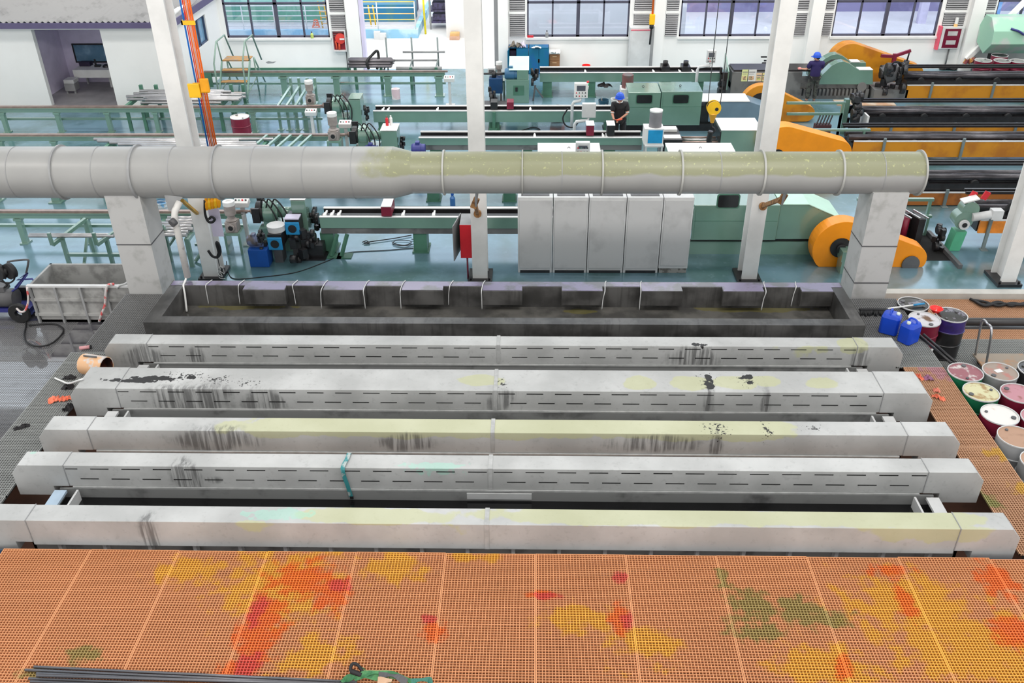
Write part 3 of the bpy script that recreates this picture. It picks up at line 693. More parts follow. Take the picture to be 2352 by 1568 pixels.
for sx in (x0 + .12, x1 - .05):
    for sy in (yt - .2, yt + .2): obj('wheel', MB().cyl((sx - .02, sy, .09), (sx + .02, sy, .09), .06, n=14), RUBBER, t)
obj('handle', MB().tube(smooth_path([(x0 + .03, yt + .24, .2), (x0 - .05, yt + .22, .95), (x0 - .04, yt + .05, 1.02), (x0 - .05, yt - .18, .98), (x0 + .03, yt - .22, .2)], 6), .022, 8), STEEL, t)
solo('black_pipe', MB().cyl((8.0, 16.28, .115), (13, 16.28, .115), .085, n=20), M('black_pipe_plastic', (58, 58, 60), 0.4, var=.15), 'long thick black pipe lying between the brown gratings at right', 'pipe')
for k in range(3):
    pts = [az(2228 + 6 * k, 686 + 3 * k, .08)] + [az(2262 + 30 * i, 690 + [10, 3, 12, 6, 9][(i + k) % 5], .08 + .01 * k) for i in range(6)]
    solo('cable', MB().tube(smooth_path(pts, 6), .03, 7), RUBBER, ['twisted black cable nearest the curb on the rear brown grating', 'middle black cable of the twisted bunch on the rear brown grating', 'frontmost black cable of the twisted bunch on the rear brown grating'][k], 'cable', 'twisted black cables')
# ================================================================== LEFT SIDE: water tank, washer, hoses, debris
x0, x1 = az(62, 655, .9).x, az(300, 655, .9).x; y0 = az(100, 740, 0).y; y1 = az(200, 603, .9).y; HZ = .88
y0 = az(180, 655, HZ).y
BOXM = M('grey_box_tank', (168, 168, 166), 0.5, c2=(136, 136, 134), scale=2.5)
t = thing('water_tank', 'open grey plastic tank with ribbed sides beside the left square duct leg', 'tank', ((x0 + x1) / 2, (y0 + y1) / 2, 0))
b = MB().box(x0, x1, y0, y0 + .05, 0, HZ).box(x0, x1, y1 - .05, y1, 0, HZ).box(x0, x0 + .05, y0, y1, 0, HZ).box(x1 - .05, x1, y0, y1, 0, HZ).box(x0, x1, y0, y1, 0, .06)
obj('tank_wall', b, BOXM, t)
obj('rim', MB().box(x0 - .03, x1 + .03, y0 - .05, y0 + .03, HZ - .03, HZ + .01), LGREY, t)
for z in (.55, .2): obj('band', MB().box(x0 - .03, x1 + .02, y0 - .045, y0 - .001, z - .03, z + .03), BOXM, t)
for i in range(5):
    x = x0 + .02 + (x1 - x0 - .04) * i / 4
    obj('rib', MB().box(x - .02, x + .02, y0 - .06, y0 - .0015, 0, HZ - .03), MGREY, t)
obj('water', MB().box(x0 + .05, x1 - .05, y0 + .05, y1 - .05, .06, .3), LIQG, t)
HOSE = M('red_white_hose', (206, 200, 198), 0.5, c2=(214, 92, 92), scale=7, lo=.5, hi=.56)
pts = [az(262, 652, .92), az(248, 655, .93)] + [ay(243, 672, y0 - .1), ay(241, 700, y0 - .1), ay(233, 722, y0 - .12)] + [az(228, 738, .05)]
loop('hose', pts, .028, HOSE, 'red and white hose hanging over the front of the grey water tank', 'hose')
pts = [az(272, 668, .6), ay(270, 660, y0 - .07), az(275, 655, .91), az(288, 651, .91), az(296, 643, .95)]
loop('hose', pts, .02, LGREY, 'short pale hose hooked over the right front corner of the grey water tank', 'hose')
# pressure washer cart
t = thing('pressure_washer', 'black two wheeled pressure washer cart with tubular handle at the left edge', 'pressure washer', (-11.6, 16.9, 0)); yw = 16.55
def W_(px, py, y=yw): p = ay(px, py, y); return (p.x, p.y, max(p.z, .03))
c = W_(38, 688, 16.35)
obj('wheel', MB().lathe((c[0], 16.3, .22), [(.08, -.05), (.21, -.05), (.23, -.02), (.23, .02), (.21, .05), (.08, .05), (.08, -.05)], 22, (0, 1, 0)), RUBBER, t)
obj('wheel', MB().lathe((c[0], 17.1, .22), [(.08, -.05), (.21, -.05), (.23, -.02), (.23, .02), (.21, .05), (.08, .05), (.08, -.05)], 22, (0, 1, 0)), RUBBER, t)
obj('motor', MB().cyl((c[0] - 1.0, 16.6, .42), (c[0] - .15, 16.6, .42), .2, n=18).box(c[0] - .75, c[0] - .3, 16.5, 16.75, .6, .72), DGREY, t)
obj('frame', MB().tube([W_(35, 660), W_(63, 627), (c[0] + .05, 16.5, .9), W_(74, 640), W_(80, 650)], .02, 8).tube([W_(0, 690), W_(40, 660), W_(62, 630)], .02, 8).box(c[0] - 1.1, c[0] + .15, 16.42, 16.8, .16, .24), NAVY, t)
obj('handle', MB().tube(smooth_path([W_(12, 640, 16.9), W_(17, 605, 16.9), W_(24, 600, 16.9), W_(60, 596, 16.9), W_(65, 602, 16.9), W_(59, 632, 16.9)], 5), .022, 8), DGREY, t)
q = ay(20, 622, 16.5)
obj('hose_reel', MB().cyl((q.x, 16.45, q.z), (q.x + .05, 16.55, q.z), .17, n=20).cyl((q.x - .22, 16.45, q.z - .02), (q.x - .17, 16.55, q.z - .02), .17, n=20).cyl((q.x - .2, 16.5, q.z), (q.x, 16.5, q.z), .08, n=12), RUBBER, t)
obj('wheel_cover', MB().box(c[0] - .3, c[0] + .3, 16.9, 17.0, .05, .5), BLACK, t)
obj('hose', MB().tube(smooth_path([W_(62, 660, 16.2), W_(65, 690, 16.2), W_(58, 712, 16.15), W_(48, 716, 16.15), W_(38, 708, 16.2)], 6), .022, 8), HOSE, t)
obj('coil', MB().tube(smooth_path([W_(0, 645), W_(20, 650), W_(33, 640), W_(28, 625), W_(12, 622), W_(4, 640), W_(16, 655), W_(0, 665)], 6), .018, 7), RUBBER, t)
pts = [az(56, 728, .02), az(60, 745, .03), az(56, 768, .03), az(62, 786, .03), az(85, 795, .03), az(115, 790, .03), az(140, 770, .03), az(145, 755, .03), az(128, 745, .03), az(100, 744, .03), az(66, 747, .03)]
loop('hose_loop', pts, .018, RUBBER, 'black cable loop lying on the sump grating in front of the pressure washer', 'cable')
p = az(55, 727, .06); solo('plug', MB().cyl((p.x, p.y, .04), (p.x + .1, p.y + .16, .09), .05, n=10).cyl((p.x + .1, p.y + .16, .09), (p.x + .14, p.y + .2, .1), .035, n=10), M('lavender_blue_plastic', (110, 124, 200), .5), 'small blue plug at the end of the black cable loop', 'plug')
# copper coloured drum
p = Vector((-7.84, 13.13, ZG + .19)); ax = Vector((1, -.25, 0)).normalized()
t = thing('small_drum', 'copper coloured open drum lying on its side by the rear hood', 'drum', (p.x, p.y, ZG))
obj('drum_body', MB().lathe(p, [(.0, -.02), (.18, -.02), (.185, 0), (.185, .2), (.188, .205), (.185, .21), (.185, .44), (.17, .44), (.17, .02), (0, .02)], 26, ax), M('copper_tan', (222, 176, 134), 0.4, c2=(206, 196, 190), scale=4, lo=.55, hi=.6), t)
obj('inner_lining', MB().lathe(p, [(.1685, .438), (.1685, .03), (0, .03)], 26, ax), M('dark_brown_inner', (58, 42, 40), .5, c2=(110, 60, 48), scale=6), t)  # inside of the drum in a dark brown
obj('bung', MB().cyl((p.x + .12, p.y - .215, p.z - .12), (p.x + .12, p.y - .225, p.z - .125), .03, n=10), RUST, t)
obj('handle_rod', MB().cyl((p.x + .05, p.y - .05, p.z + .2), (p.x + .3, p.y - .1, p.z + .205), .014, n=8), DGREY, t)
# debris on the walkways
def crumple(name, px, py, z, sx_, sy_, h, mat, label, cat, seed, group=None, rz=0):
    rnd = random.Random(seed); p = az(px, py, z); b = MB(); nx, ny = 9, 6; vs = []
    R = rotz(rz)
    for j in range(ny + 1):
        for i in range(nx + 1):
            u, v = i / nx - .5, j / ny - .5
            q = R @ Vector((u * sx_ * (1 + rnd.uniform(-.12, .12)), v * sy_ * (1 - .5 * abs(u)) * (1 + rnd.uniform(-.15, .15)), 0))
            vs.append((p.x + q.x, p.y + q.y, z + .004 + h * (rnd.random() ** 1.4) * (1 - (2 * abs(u)) ** 3)))
    fs = [(j * (nx + 1) + i, j * (nx + 1) + i + 1, (j + 1) * (nx + 1) + i + 1, (j + 1) * (nx + 1) + i) for j in range(ny) for i in range(nx)]
    b.add(vs, fs)
    o = obj(name, b, mat); sd = o.modifiers.new('thick', 'SOLIDIFY'); sd.thickness = .008
    return tag(o, label, cat, group)
CLOTH_O = M('torn_orange_cloth', (228, 122, 92), .7, var=.2, scale=9); CLOTH_K = M('black_cloth', (34, 32, 34), .8, var=.3, scale=9)
CLOTH_P = M('plum_cloth', (140, 92, 122), .7, var=.2, scale=9)
crumple('rag', 124, 919, ZG, .18, .2, .05, CLOTH_O, 'torn orange rag on the left walkway, left one of two', 'rag', 3, 'orange rags on the left walkway', .5)
crumple('rag', 150, 917, ZG, .2, .14, .06, CLOTH_O, 'torn orange rag touching the end of the tar-smeared hood', 'rag', 4, 'orange rags on the left walkway', .4)
crumple('rag', 158, 938, ZG, .14, .2, .1, CLOTH_K, 'black rag bundle below the orange rags on the left walkway', 'rag', 5)
crumple('rag', 160, 868, ZG, .22, .12, .05, CLOTH_K, 'black rag beside the thin white hose, upper one', 'rag', 6)
crumple('rag', 156, 890, ZG, .2, .16, .07, CLOTH_K, 'black rag under the thin white hose, lower one', 'rag', 7)
crumple('glove', 50, 982, ZG, .24, .09, .05, CLOTH_K, 'black work glove lying alone on the left grey grating', 'glove', 8, None, .5)
crumple('rag', 2107, 866, ZG, .22, .1, .08, CLOTH_O, 'torn orange cloth strip beside the right end of the widest hood', 'rag', 9, None, -.9)
crumple('rag', 2133, 870, ZG, .16, .14, .05, CLOTH_P, 'plum coloured rag next to the orange strip on the right walkway', 'rag', 10)
crumple('rag', 2151, 898, ZG, .12, .1, .06, M('pale_orange_cloth', (222, 140, 120), .7, var=.2), 'small pale orange cloth piece, upper one on the brown walkway', 'rag', 11)
crumple('rag', 2155, 914, ZG, .22, .1, .06, CLOTH_O, 'folded orange cloth piece, lower one on the brown walkway', 'rag', 12, None, -.7)
a, b_ = az(183, 800, ZG + .03), az(207, 797, ZG + .03)
t = thing('roll', 'short pink cardboard roll on the left walkway grating', 'roll', (a.x, a.y, ZG))
obj('roll_body', MB().cyl((a.x, a.y, ZG + .035), (b_.x, b_.y, ZG + .035), .034, n=12), M('pink_card', (222, 160, 164), .6), t)
obj('end_cap', MB().cyl((b_.x, b_.y, ZG + .035), (b_.x + .02, b_.y + .003, ZG + .035), .037, n=12), CLOTH_K, t)
pts = [az(126, 868, ZG + .03), az(140, 874, ZG + .05), az(158, 880, ZG + .12), (-7.52, 12.3, 1.262), (-7.46, 12.32, 1.275)]
loop('hose', pts, .016, WHITE, 'thin white hose from the left walkway onto the tar-smeared hood', 'hose')
# ================================================================== STRAP, TUBES, SLING
TEAL = M('teal_webbing', (54, 136, 140), .6, c2=(176, 186, 184), scale=5, lo=.52, hi=.62)
xs = xz(795, 1.25, 10.2)
b = MB()
path = [(xs + .02, 10.46, 1.1), (xs + .01, 10.44, 1.262), (xs, 10.3, 1.272), (xs - .03, 10.1, 1.266), (xs - .02, 10.09, 1.1), (xs + .01, 10.085, .95), (xs + .04, 10.08, .74)]
pp = smooth_path(path, 5); vs = []
for q in pp: vs += [(q.x - .03, q.y, q.z), (q.x + .03, q.y, q.z)]
b.add(vs, [(2 * i, 2 * i + 1, 2 * i + 3, 2 * i + 2) for i in range(len(pp) - 1)])
o = obj('strap', b, TEAL); o.modifiers.new('thick', 'SOLIDIFY').thickness = .006; tag(o, 'worn teal strap hanging over the slotted hood beside the black open tank', 'strap')
obj('buckle', MB().obox((xs + .05, 10.075, .72), (.05, .012, .05)), RUBBER, o)
SG = M('dull_steel_tube', (112, 112, 116), .35, metal=.6, var=.12, scale=3)
rows_ = [((78, 1531), (820, 1566)), ((58, 1538), (815, 1572)), ((84, 1546), (800, 1577)), ((66, 1558), (790, 1584)), ((84, 1551), (812, 1571)), ((70, 1565), (780, 1590)), ((90, 1572), (770, 1596)), ((60, 1578), (770, 1602))]
for k, (p0, p1) in enumerate(rows_):
    z = ZG + (.022 if k != 4 else .05); a, b_ = az(*p0, z), az(*p1, z)
    dz = 0 if k != 4 else .014
    y_ = az(78, 1531 + k * 6.6, ZG).y
    mb = MB(); A = Vector((a.x, a.y, z)); B = Vector((b_.x, b_.y, z))
    solo('steel_tube', mb.cyl(A, B, .017, n=12), SG, 'long thin grey steel tube in the bundle on the front orange gratings', 'steel tube', 'grey steel tubes on the front gratings')
GS = M('green_sling_web', (58, 120, 76), .65, c2=(86, 150, 96), scale=12); 
t = thing('lifting_sling', 'crumpled green lifting sling with black hook on the front orange grating', 'lifting sling', tuple(az(880, 1560, ZG)))
def ribbon(pts, w, mat, name, seed):
    rnd = random.Random(seed); pp = smooth_path(pts, 5); vs = []
    for i, q in enumerate(pp):
        t_ = (pp[min(i + 1, len(pp) - 1)] - pp[max(i - 1, 0)]).normalized(); sd = t_.cross(Vector((0, 0, 1))).normalized() * w
        tw = math.sin(i * .7 + seed) * .02
        vs += [tuple(q + sd + Vector((0, 0, tw))), tuple(q - sd - Vector((0, 0, tw - .02)))]
    o = obj(name, MB().add(vs, [(2 * i, 2 * i + 1, 2 * i + 3, 2 * i + 2) for i in range(len(pp) - 1)]), mat, t)
    o.modifiers.new('thick', 'SOLIDIFY').thickness = .008
Zs = lambda px, py, h=.03: tuple(az(px, py, ZG + h))
ribbon([Zs(785, 1568), Zs(800, 1558, .05), Zs(830, 1553, .08), Zs(870, 1556, .06), Zs(900, 1566)], .03, GS, 'webbing', 1)
ribbon([Zs(815, 1562, .06), Zs(840, 1548, .1), Zs(880, 1546, .1), Zs(920, 1556, .08), Zs(945, 1566, .05)], .028, GS, 'webbing', 2)
ribbon([Zs(940, 1572), Zs(955, 1564, .05), Zs(985, 1562, .04), Zs(990, 1572)], .025, M('teal_sling', (64, 128, 112), .65), 'webbing', 3)
ribbon([Zs(868, 1562, .13), Zs(900, 1565, .12)], .024, M('beige_label', (206, 170, 140), .6), 'sewn_label', 4)
ribbon([Zs(870, 1552, .11), Zs(905, 1552, .1), Zs(935, 1568, .07)], .03, DGREY, 'sleeve', 5)
obj('hook', MB().tube(smooth_path([Zs(830, 1550, .1), Zs(818, 1545, .12), Zs(806, 1540, .14), Zs(806, 1530, .16), Zs(811, 1524, .17), Zs(822, 1527, .16), Zs(834, 1544, .11)], 5), [.03] * 10 + [.02] * 21, 8), RUBBER, t)
for i in range(3):
    obj('thread', MB().tube(smooth_path([Zs(822, 1528, .15), Zs(832 + i * 3, 1536, .12), Zs(836 + i * 2, 1550 - i * 3, .1)], 4), .004, 5), GS, t)
# ================================================================== MACHINE BUILDERS
BROWNBAR = M('brown_oiled_bar', (150, 130, 122), .35, metal=.5, var=.15, scale=5)
DKGREY = M('dark_grey_panel', (116, 117, 116), .5, c2=(88, 88, 88), scale=1.4)
def cx(px, y, z): return xz(px, z, y)
def roller_table(label, x0, x1, y, zt, legs, group='green roller tables', big=False, lower=True):
    t = thing('roller_table', label, 'roller table', ((x0 + x1) / 2, y, 0), group)
    obj('top_rail', MB().box(x0, x1, y - .05, y + .05, zt - .16, zt - .03).box(x0, x1, y - .09, y + .09, zt - .035, zt - .015), GREEN, t)
    obj('steel_bar', MB().box(x0, x1 + .1, y - .055, y + .055, zt - .014, zt + .04), BROWNBAR, t)
    if lower: obj('lower_rail', MB().box(x0, x1, y + .12, y + .2, .36, .43), GREEN, t)
    w = .11 if big else .065
    for x in legs:
        obj('leg', MB().box(x - w, x + w, y - w, y + w, .03, zt - .161).box(x - w * 1.6, x + w * 1.6, y - w * 1.8, y + w * 1.8, 0, .03).box(x - w * 1.5, x + w * 1.5, y - w - .02, y + w, zt - .22, zt - .161), GREEN, t)
    return t
def bed(label, x0, x1, y0, y1, zt, zb, feet, strip=0.0, clamps=(), t=None):
    t = t or thing('machine_bed', label, 'machine bed', ((x0 + x1) / 2, (y0 + y1) / 2, 0), 'long green machine beds')
    obj('front_panel', MB().box(x0, x1, y0, y0 + .04, zb, zt - .02), GREEN, t)
    obj('back_panel', MB().box(x0, x1, y1 - .04, y1, zb, zt - .02), GREEN, t)
    obj('rim', MB().box(x0, x1, y0 - .02, y0 + .06, zt - .02, zt), WHITE, t); obj('rim', MB().box(x0, x1, y1 - .06, y1 + .02, zt - .02, zt + .01), WHITE, t)
    obj('liner', MB().box(x0 + .01, x1 - .01, y1 - .06, y1 - .041, zb, zt - .021), BLACK, t)
    obj('trough', MB().box(x0 + .01, x1 - .01, y0 + .04, y1 - .061, zb, zt - .13).box(x0, x1, (y0 + y1) / 2 - .06, (y0 + y1) / 2 + .06, zt - .13, zt - .06), BLACK, t)
    if strip: obj('lower_beam', MB().box(x0, x1, y0 + .02, y1 - .02, zb - strip, zb - .001), DKGREY, t)
    for x in feet: obj('foot', MB().box(x - .16, x + .16, y0 + .05, y1 - .05, 0, zb - strip - .001).box(x - .2, x + .2, y0, y1, 0, .03), GREEND, t)
    for x in clamps: obj('clamp', MB().box(x - .035, x + .035, y0 + .061, y0 + .22, zt - .06, zt + .012).box(x - .02, x + .02, y0 + .22, y0 + .4, zt - .05, zt - .01), WHITE, t)
    return t
def cabin(t, x0, x1, y0, y1, zb, zt, win=None, lid=True, slope=.0):
    c = obj('cabinet', MB().prism([(y0, zb), (y0, zt), (y1, zt + .02), (y1, zb)], 'yz', x0, x1), GREEN, t, bevel=.012)
    if win:
        w0, w1, z0, z1 = win; r = .05
        poly = []
        for (a, b_, s0) in ((w1 - r, z1 - r, 0), (w0 + r, z1 - r, 90), (w0 + r, z0 + r, 180), (w1 - r, z0 + r, 270)): poly += arc(a, b_, r, s0, s0 + 90, 4)
        g = obj('window', MB().prism([(p[0], p[1]) for p in poly][::-1], 'xz', y0 - .012, y0 + .02), GLASSD, c)
        big = [((p[0] - (w0 + w1) / 2) * 1.12 + (w0 + w1) / 2, (p[1] - (z0 + z1) / 2) * 1.18 + (z0 + z1) / 2) for p in poly]
        obj('window_frame', MB().prism(big[::-1], 'xz', y0 - .006, y0 + .02), GREEND, c)
    obj('seam', MB().box(x0 + .02, x1 - .02, y0 - .004, y0, zb + (zt - zb) * .55, zb + (zt - zb) * .56).box(x0 + .05, x0 + .055, y0 - .004, y0, zb + .05, zt - .1), GREEND, c)
    xm = (x0 + x1) / 2; ym = (y0 + y1) / 2
    obj('lifting_eye', MB().tube([(xm + .03 * math.cos(a), ym, zt + .045 + .03 * math.sin(a)) for a in [k * math.pi / 5 for k in range(10)]], .008, 6, closed=True), BLACK, c)
    return c
def guard(label, y0, y1, c1, r1, c2, r2, mat, hub=None, group='belt guards beside the machines'):
    """belt guard: hull of two wheels"""
    t = thing('belt_guard', label, 'belt guard', (c1[0], (y0 + y1) / 2, 0), group)
    (xa, za), (xb, zb) = c1, c2; d = math.hypot(xb - xa, zb - za); base = math.atan2(zb - za, xb - xa); off = math.acos((r1 - r2) / d)
    poly = []
    a0 = base + off; a1 = base + 2 * math.pi - off
    for i in range(25): a = a0 + (a1 - a0) * i / 24; poly.append((xa + r1 * math.cos(a), max(za + r1 * math.sin(a), .0)))
    for i in range(13): a = a1 - 2 * math.pi + (a0 - a1 + 2 * math.pi) * i / 12; poly.append((xb + r2 * math.cos(a), max(zb + r2 * math.sin(a), .0)))
    obj('guard_body', MB().prism(poly, 'xz', y1, y0), mat, t, bevel=.01)
    obj('support', MB().box(xa - .2, xa + .2, y0 + .05, y1 - .05, 0, max(za - r1 * .8, .02)).box(xb - .1, xb + .1, y0 + .05, y1 - .05, 0, max(zb - r2 * .8, .02)), DGREY, t)
    if hub:
        hx, hz, hr = hub
        obj('hub', MB().cyl((hx, y0 - .03, hz), (hx, y0 + .01, hz), hr, n=22).cyl((hx, y0 - .1, hz), (hx, y0 - .03, hz), hr * .45, n=14), BLACK, t)
    return t
def conveyor(label, x0, x1, y, zrail, zo0, zo1, posts, mat=OCHRE, feet=True, bolts=True):
    t = thing('conveyor', label, 'conveyor', (x0, y, 0), 'black roller conveyors with ochre side panels')
    obj('side_panel', MB().box(x0, x1, y, y + .05, zo0, zo1), mat, t)
    obj('panel_edge', MB().box(x0, x1, y - .01, y + .06, zo1, zo1 + .02), LGREY, t)
    obj('trough', MB().box(x0, x1, y + .12, y + .9, zo0, zrail - .3), BLACK, t)
    for dy, r in ((.3, .10), (.62, .08)): obj('guide_tube', MB().cyl((x0 - .1, y + dy, zrail - .18), (x1, y + dy, zrail - .18), r, n=14), M('oily_dark_tube', (64, 62, 66), .25, metal=.5, var=.3, scale=3), t)
    obj('top_rail', MB().box(x0 - .1, x1, y + .84, y + .9, zrail - .06, zrail).box(x0 - .1, x1, y + .96, y + 1.02, zrail - .02, zrail + .03), BLACK, t)
    n = int((x1 - x0) / 1.3)
    for i in range(n): x = x0 + .5 + i * 1.3; obj('roller', MB().cyl((x, y + .13, zrail - .3), (x, y + .83, zrail - .3), .1, n=14), RUBBER, t)
    for x in posts: obj('post', MB().box(x - .035, x + .035, y - .07, y - .012, .0, zo1 + .12).box(x - .08, x + .08, y - .16, y - .012, 0, .02), M('grey_green_post', (112, 124, 124), .5, var=.1), t)
    return t
def vmotor(x, y, zb, label, s=1.0, group='grey upright motors'):
    t = thing('upright_motor', label, 'motor', (x, y, 0), group)
    M1 = M('cast_grey_motor', (150, 142, 138), .5, var=.15, scale=6)
    obj('stand', MB().box(x - .2, x + .2, y - .18, y + .18, zb - .06, zb).box(x - .2, x - .14, y - .18, y + .18, 0, zb - .06).box(x + .14, x + .2, y - .18, y + .18, 0, zb - .06), GREEN, t)
    obj('gearbox', MB().box(x - .13 * s, x + .13 * s, y - .13 * s, y + .13 * s, zb, zb + .24 * s).cyl((x, y - .16 * s, zb + .12 * s), (x, y - .13 * s, zb + .12 * s), .09 * s, n=14), M1, t, bevel=.015)
    obj('gear_bore', MB().cyl((x, y - .163 * s, zb + .12 * s), (x, y - .165 * s, zb + .12 * s), .055 * s, n=14), BLACK, t)
    obj('motor_body', MB().lathe((x, y, zb + .24 * s), [(.1 * s, 0), (.13 * s, .02), (.08 * s, .06), (.08 * s, .14), (.12 * s, .16), (.12 * s, .4 * s)], 18), M1, t)
    obj('fan_cover', MB().lathe((x, y, zb + .64 * s + .0), [(.125 * s, -.05), (.125 * s, .05), (.06 * s, .05), (.06 * s, .03), (0, .03)], 18), WHITE, t)
    return t
def hmotor(x0, x1, y, z, r, mat, parent, name='motor'):
    d = 1 if x1 > x0 else -1
    o = obj(name, MB().lathe((x0, y, z), [(0, 0), (r * .85, 0), (r, .05 * d), (r, (x1 - x0) * .7), (r * .92, (x1 - x0) * .72), (r * .92, (x1 - x0)), (0, (x1 - x0))], 18, (1, 0, 0)).box(min(x0, x1) + abs(x1 - x0) * .3, min(x0, x1) + abs(x1 - x0) * .6, y - r * .5, y + r * .5, z + r * .8, z + r * 1.35), mat, parent)
    return o
def pedestal(x, y, z, label, lean=0.0):
    t = thing('control_pedestal', label, 'control box', (x, y, 0), 'white push button pedestals')
    obj('post', MB().box(x - .045, x + .045, y - .04, y + .04, .03, z - .12), LGREY, t); obj('foot', MB().box(x - .16, x + .16, y - .14, y + .14, 0, .03), LGREY, t)
    b = obj('button_box', MB().obox((x, y, z - .05), (.36, .24, .14), Matrix.Rotation(.25, 3, 'X')), WHITE, t, bevel=.012)
    for i in range(4): obj('button', MB().cyl((x - .12 + i * .08, y - .03, z + .005), (x - .12 + i * .08, y - .035, z + .04), .022, n=10), [BLACK, GREEN, RED, BLACK][i], b)
    return t
def gears(t, x, y, z, s, seed, name='gear_cluster'):
    rnd = random.Random(seed); b = MB()
    for i in range(7):
        c = (x + rnd.uniform(-.1, .1) * s, y + rnd.uniform(-.2, .2) * s, z + rnd.uniform(-.28, .28) * s); r = rnd.uniform(.06, .14) * s
        b.cyl((c[0] - .05 * s, c[1], c[2]), (c[0] + .05 * s, c[1], c[2]), r, n=12)
    for i in range(5):
        c = (x + rnd.uniform(-.12, .12) * s, y + rnd.uniform(-.22, .22) * s, z + rnd.uniform(-.3, .3) * s); b.obox(c, (.1 * s, .12 * s, .16 * s), rotz(rnd.uniform(0, 1)))
    return obj(name, b, BLACK, t)
def headstock(label, xb, y, s=1.0, tall=(.55, 1.22), base_w=.75, box_w=.36, seed=1, top_white=True, box_off=1.1, boxmat=None):
    """chuck, green head on a base, connecting cylinder and a tall belt box"""
    t = thing('headstock', label, 'headstock', (xb, y, 0), 'green machine headstocks')
    obj('base', MB().prism([(xb - .05, 0), (xb + base_w, 0), (xb + base_w - .05, .62), (xb, .62)][::-1], 'xz', y - .3, y + .3), GREEN, t, bevel=.01)
    obj('head', MB().lathe((xb + .12, y, .92), [(0, 0), (.26, 0), (.28, .05), (.28, .24), (.2, .3), (.2, .34), (0, .34)], 20, (1, 0, 0)).box(xb + .1, xb + .4, y - .2, y + .2, .62, .9), GREEN, t)
    obj('chuck', MB().lathe((xb - .1, y, .92), [(0, 0), (.14, 0), (.25, .04), (.25, .21), (0, .21)], 18, (1, 0, 0)).box(xb - .12, xb + .06, y - .3, y - .24, .74, 1.1).box(xb - .12, xb + .06, y + .24, y + .3, .8, 1.22), BLACK, t)
    obj('spindle', MB().cyl((xb - .7, y, .92), (xb - .1, y, .92), .03, n=10).cyl((xb - .22, y, .92), (xb - .1, y, .92), .08, n=12), BROWNBAR, t)
    obj('sleeve', MB().cyl((xb + .46, y, .9), (xb + box_off - .02, y, .9), .13, n=18), GREEN, t)
    xq = xb + box_off
    bx = obj('belt_box', MB().prism([(y - .32, .05), (y - .32, tall[1]), (y + .3, tall[1] + .02), (y + .3, .05)], 'yz', xq, xq + box_w), boxmat or GREEN, t, bevel=.012)
    obj('box_top', MB().box(xq - .012, xq + box_w + .012, y - .33, y + .31, tall[1] + .021, tall[1] + .034), WHITE if top_white else GREEN, bx)  # white top carries the glare on the green box
    gears(t, xq + box_w + .11, y, .72, s * .8, seed)
    for i in range(3):
        p0 = (xb + .1 + .12 * i, y - .2, 1.1); p1 = (xb + .2 + .15 * i, y - .3, 1.35); p2 = (xb + .45 + .15 * i, y - .35, .95); p3 = (xb + .5 + .1 * i, y - .38, .4)
        obj('hose', MB().tube(smooth_path([p0, p1, p2, p3], 6), .018, 6), RUBBER, t)
    return t
def panel(label, y, px_post, py_bot, px_box, py_top, py_b2, w, mat, screen=True, back=False):
    """operator panel on a cranked arm standing on the floor"""
    xp = cx(px_post, y, .8); z0, z1 = ay(px_box, py_b2, y).z, ay(px_box, py_top, y).z; xb = ay(px_box, py_b2, y).x
    t = thing('operator_panel', label, 'operator panel', (xp, y, 0), 'operator panels on cranked arms')
    zj = z0 - .12
    obj('arm', MB().tube([(xp, y, 0.0), (xp, y, zj - .12), (xp + .05, y, zj - .02), (xb - .02, y - .02, zj + .03), (xb, y, z0 + .01)], .05, 10).cyl((xp, y, 0), (xp, y, .03), .12, n=12), LGREY, t)
    c = obj('panel_box', MB().box(xb - w / 2, xb + w / 2, y - .07, y + .09, z0, z1), mat, t, bevel=.012)
    if screen:
        obj('screen', MB().box(xb - w * .32, xb + w * .32, y - .078, y - .071, z0 + (z1 - z0) * .5, z1 - .07), SCREEN, c)
        for i in range(4):
            for j in range(2): obj('button', MB().cyl((xb - w * .34 + i * w * .22, y - .071, z0 + .07 + j * .1), (xb - w * .34 + i * w * .22, y - .095, z0 + .07 + j * .1), .018, n=8), [BLACK, RED, GREEND, BLACK][(i + j) % 4], c)
    return t, xb, z0, z1
TUBEG = 'long steel tubes stacked on the racks'
def tubes(label, n, x0, x1, y0, dy, z, r, mat, group, jitter=.35, layers=1, seed=1, name='steel_tube'):
    rnd = random.Random(seed); out = []
    for L in range(layers):
        for i in range(n - L):
            a = x0 + rnd.uniform(0, jitter); b_ = x1 - rnd.uniform(0, jitter); y = y0 + (i + L * .5) * dy
            out.append(solo(name, MB().cyl((a, y, z + L * r * 1.75), (b_, y, z + L * r * 1.75), r, n=8), mat, label, 'steel tube', group))
    return out
def rack_arm(t, x, y0, z0, y1, z1, stop=True, dx=.0):
    b = MB().bar((x, y0, z0), (x + dx, y1, z1), .07, .06)
    if stop: b.bar((x, y0, z0), (x, y0, z0 + .28), .06, .06)
    return obj('arm', b, GREEN, t)
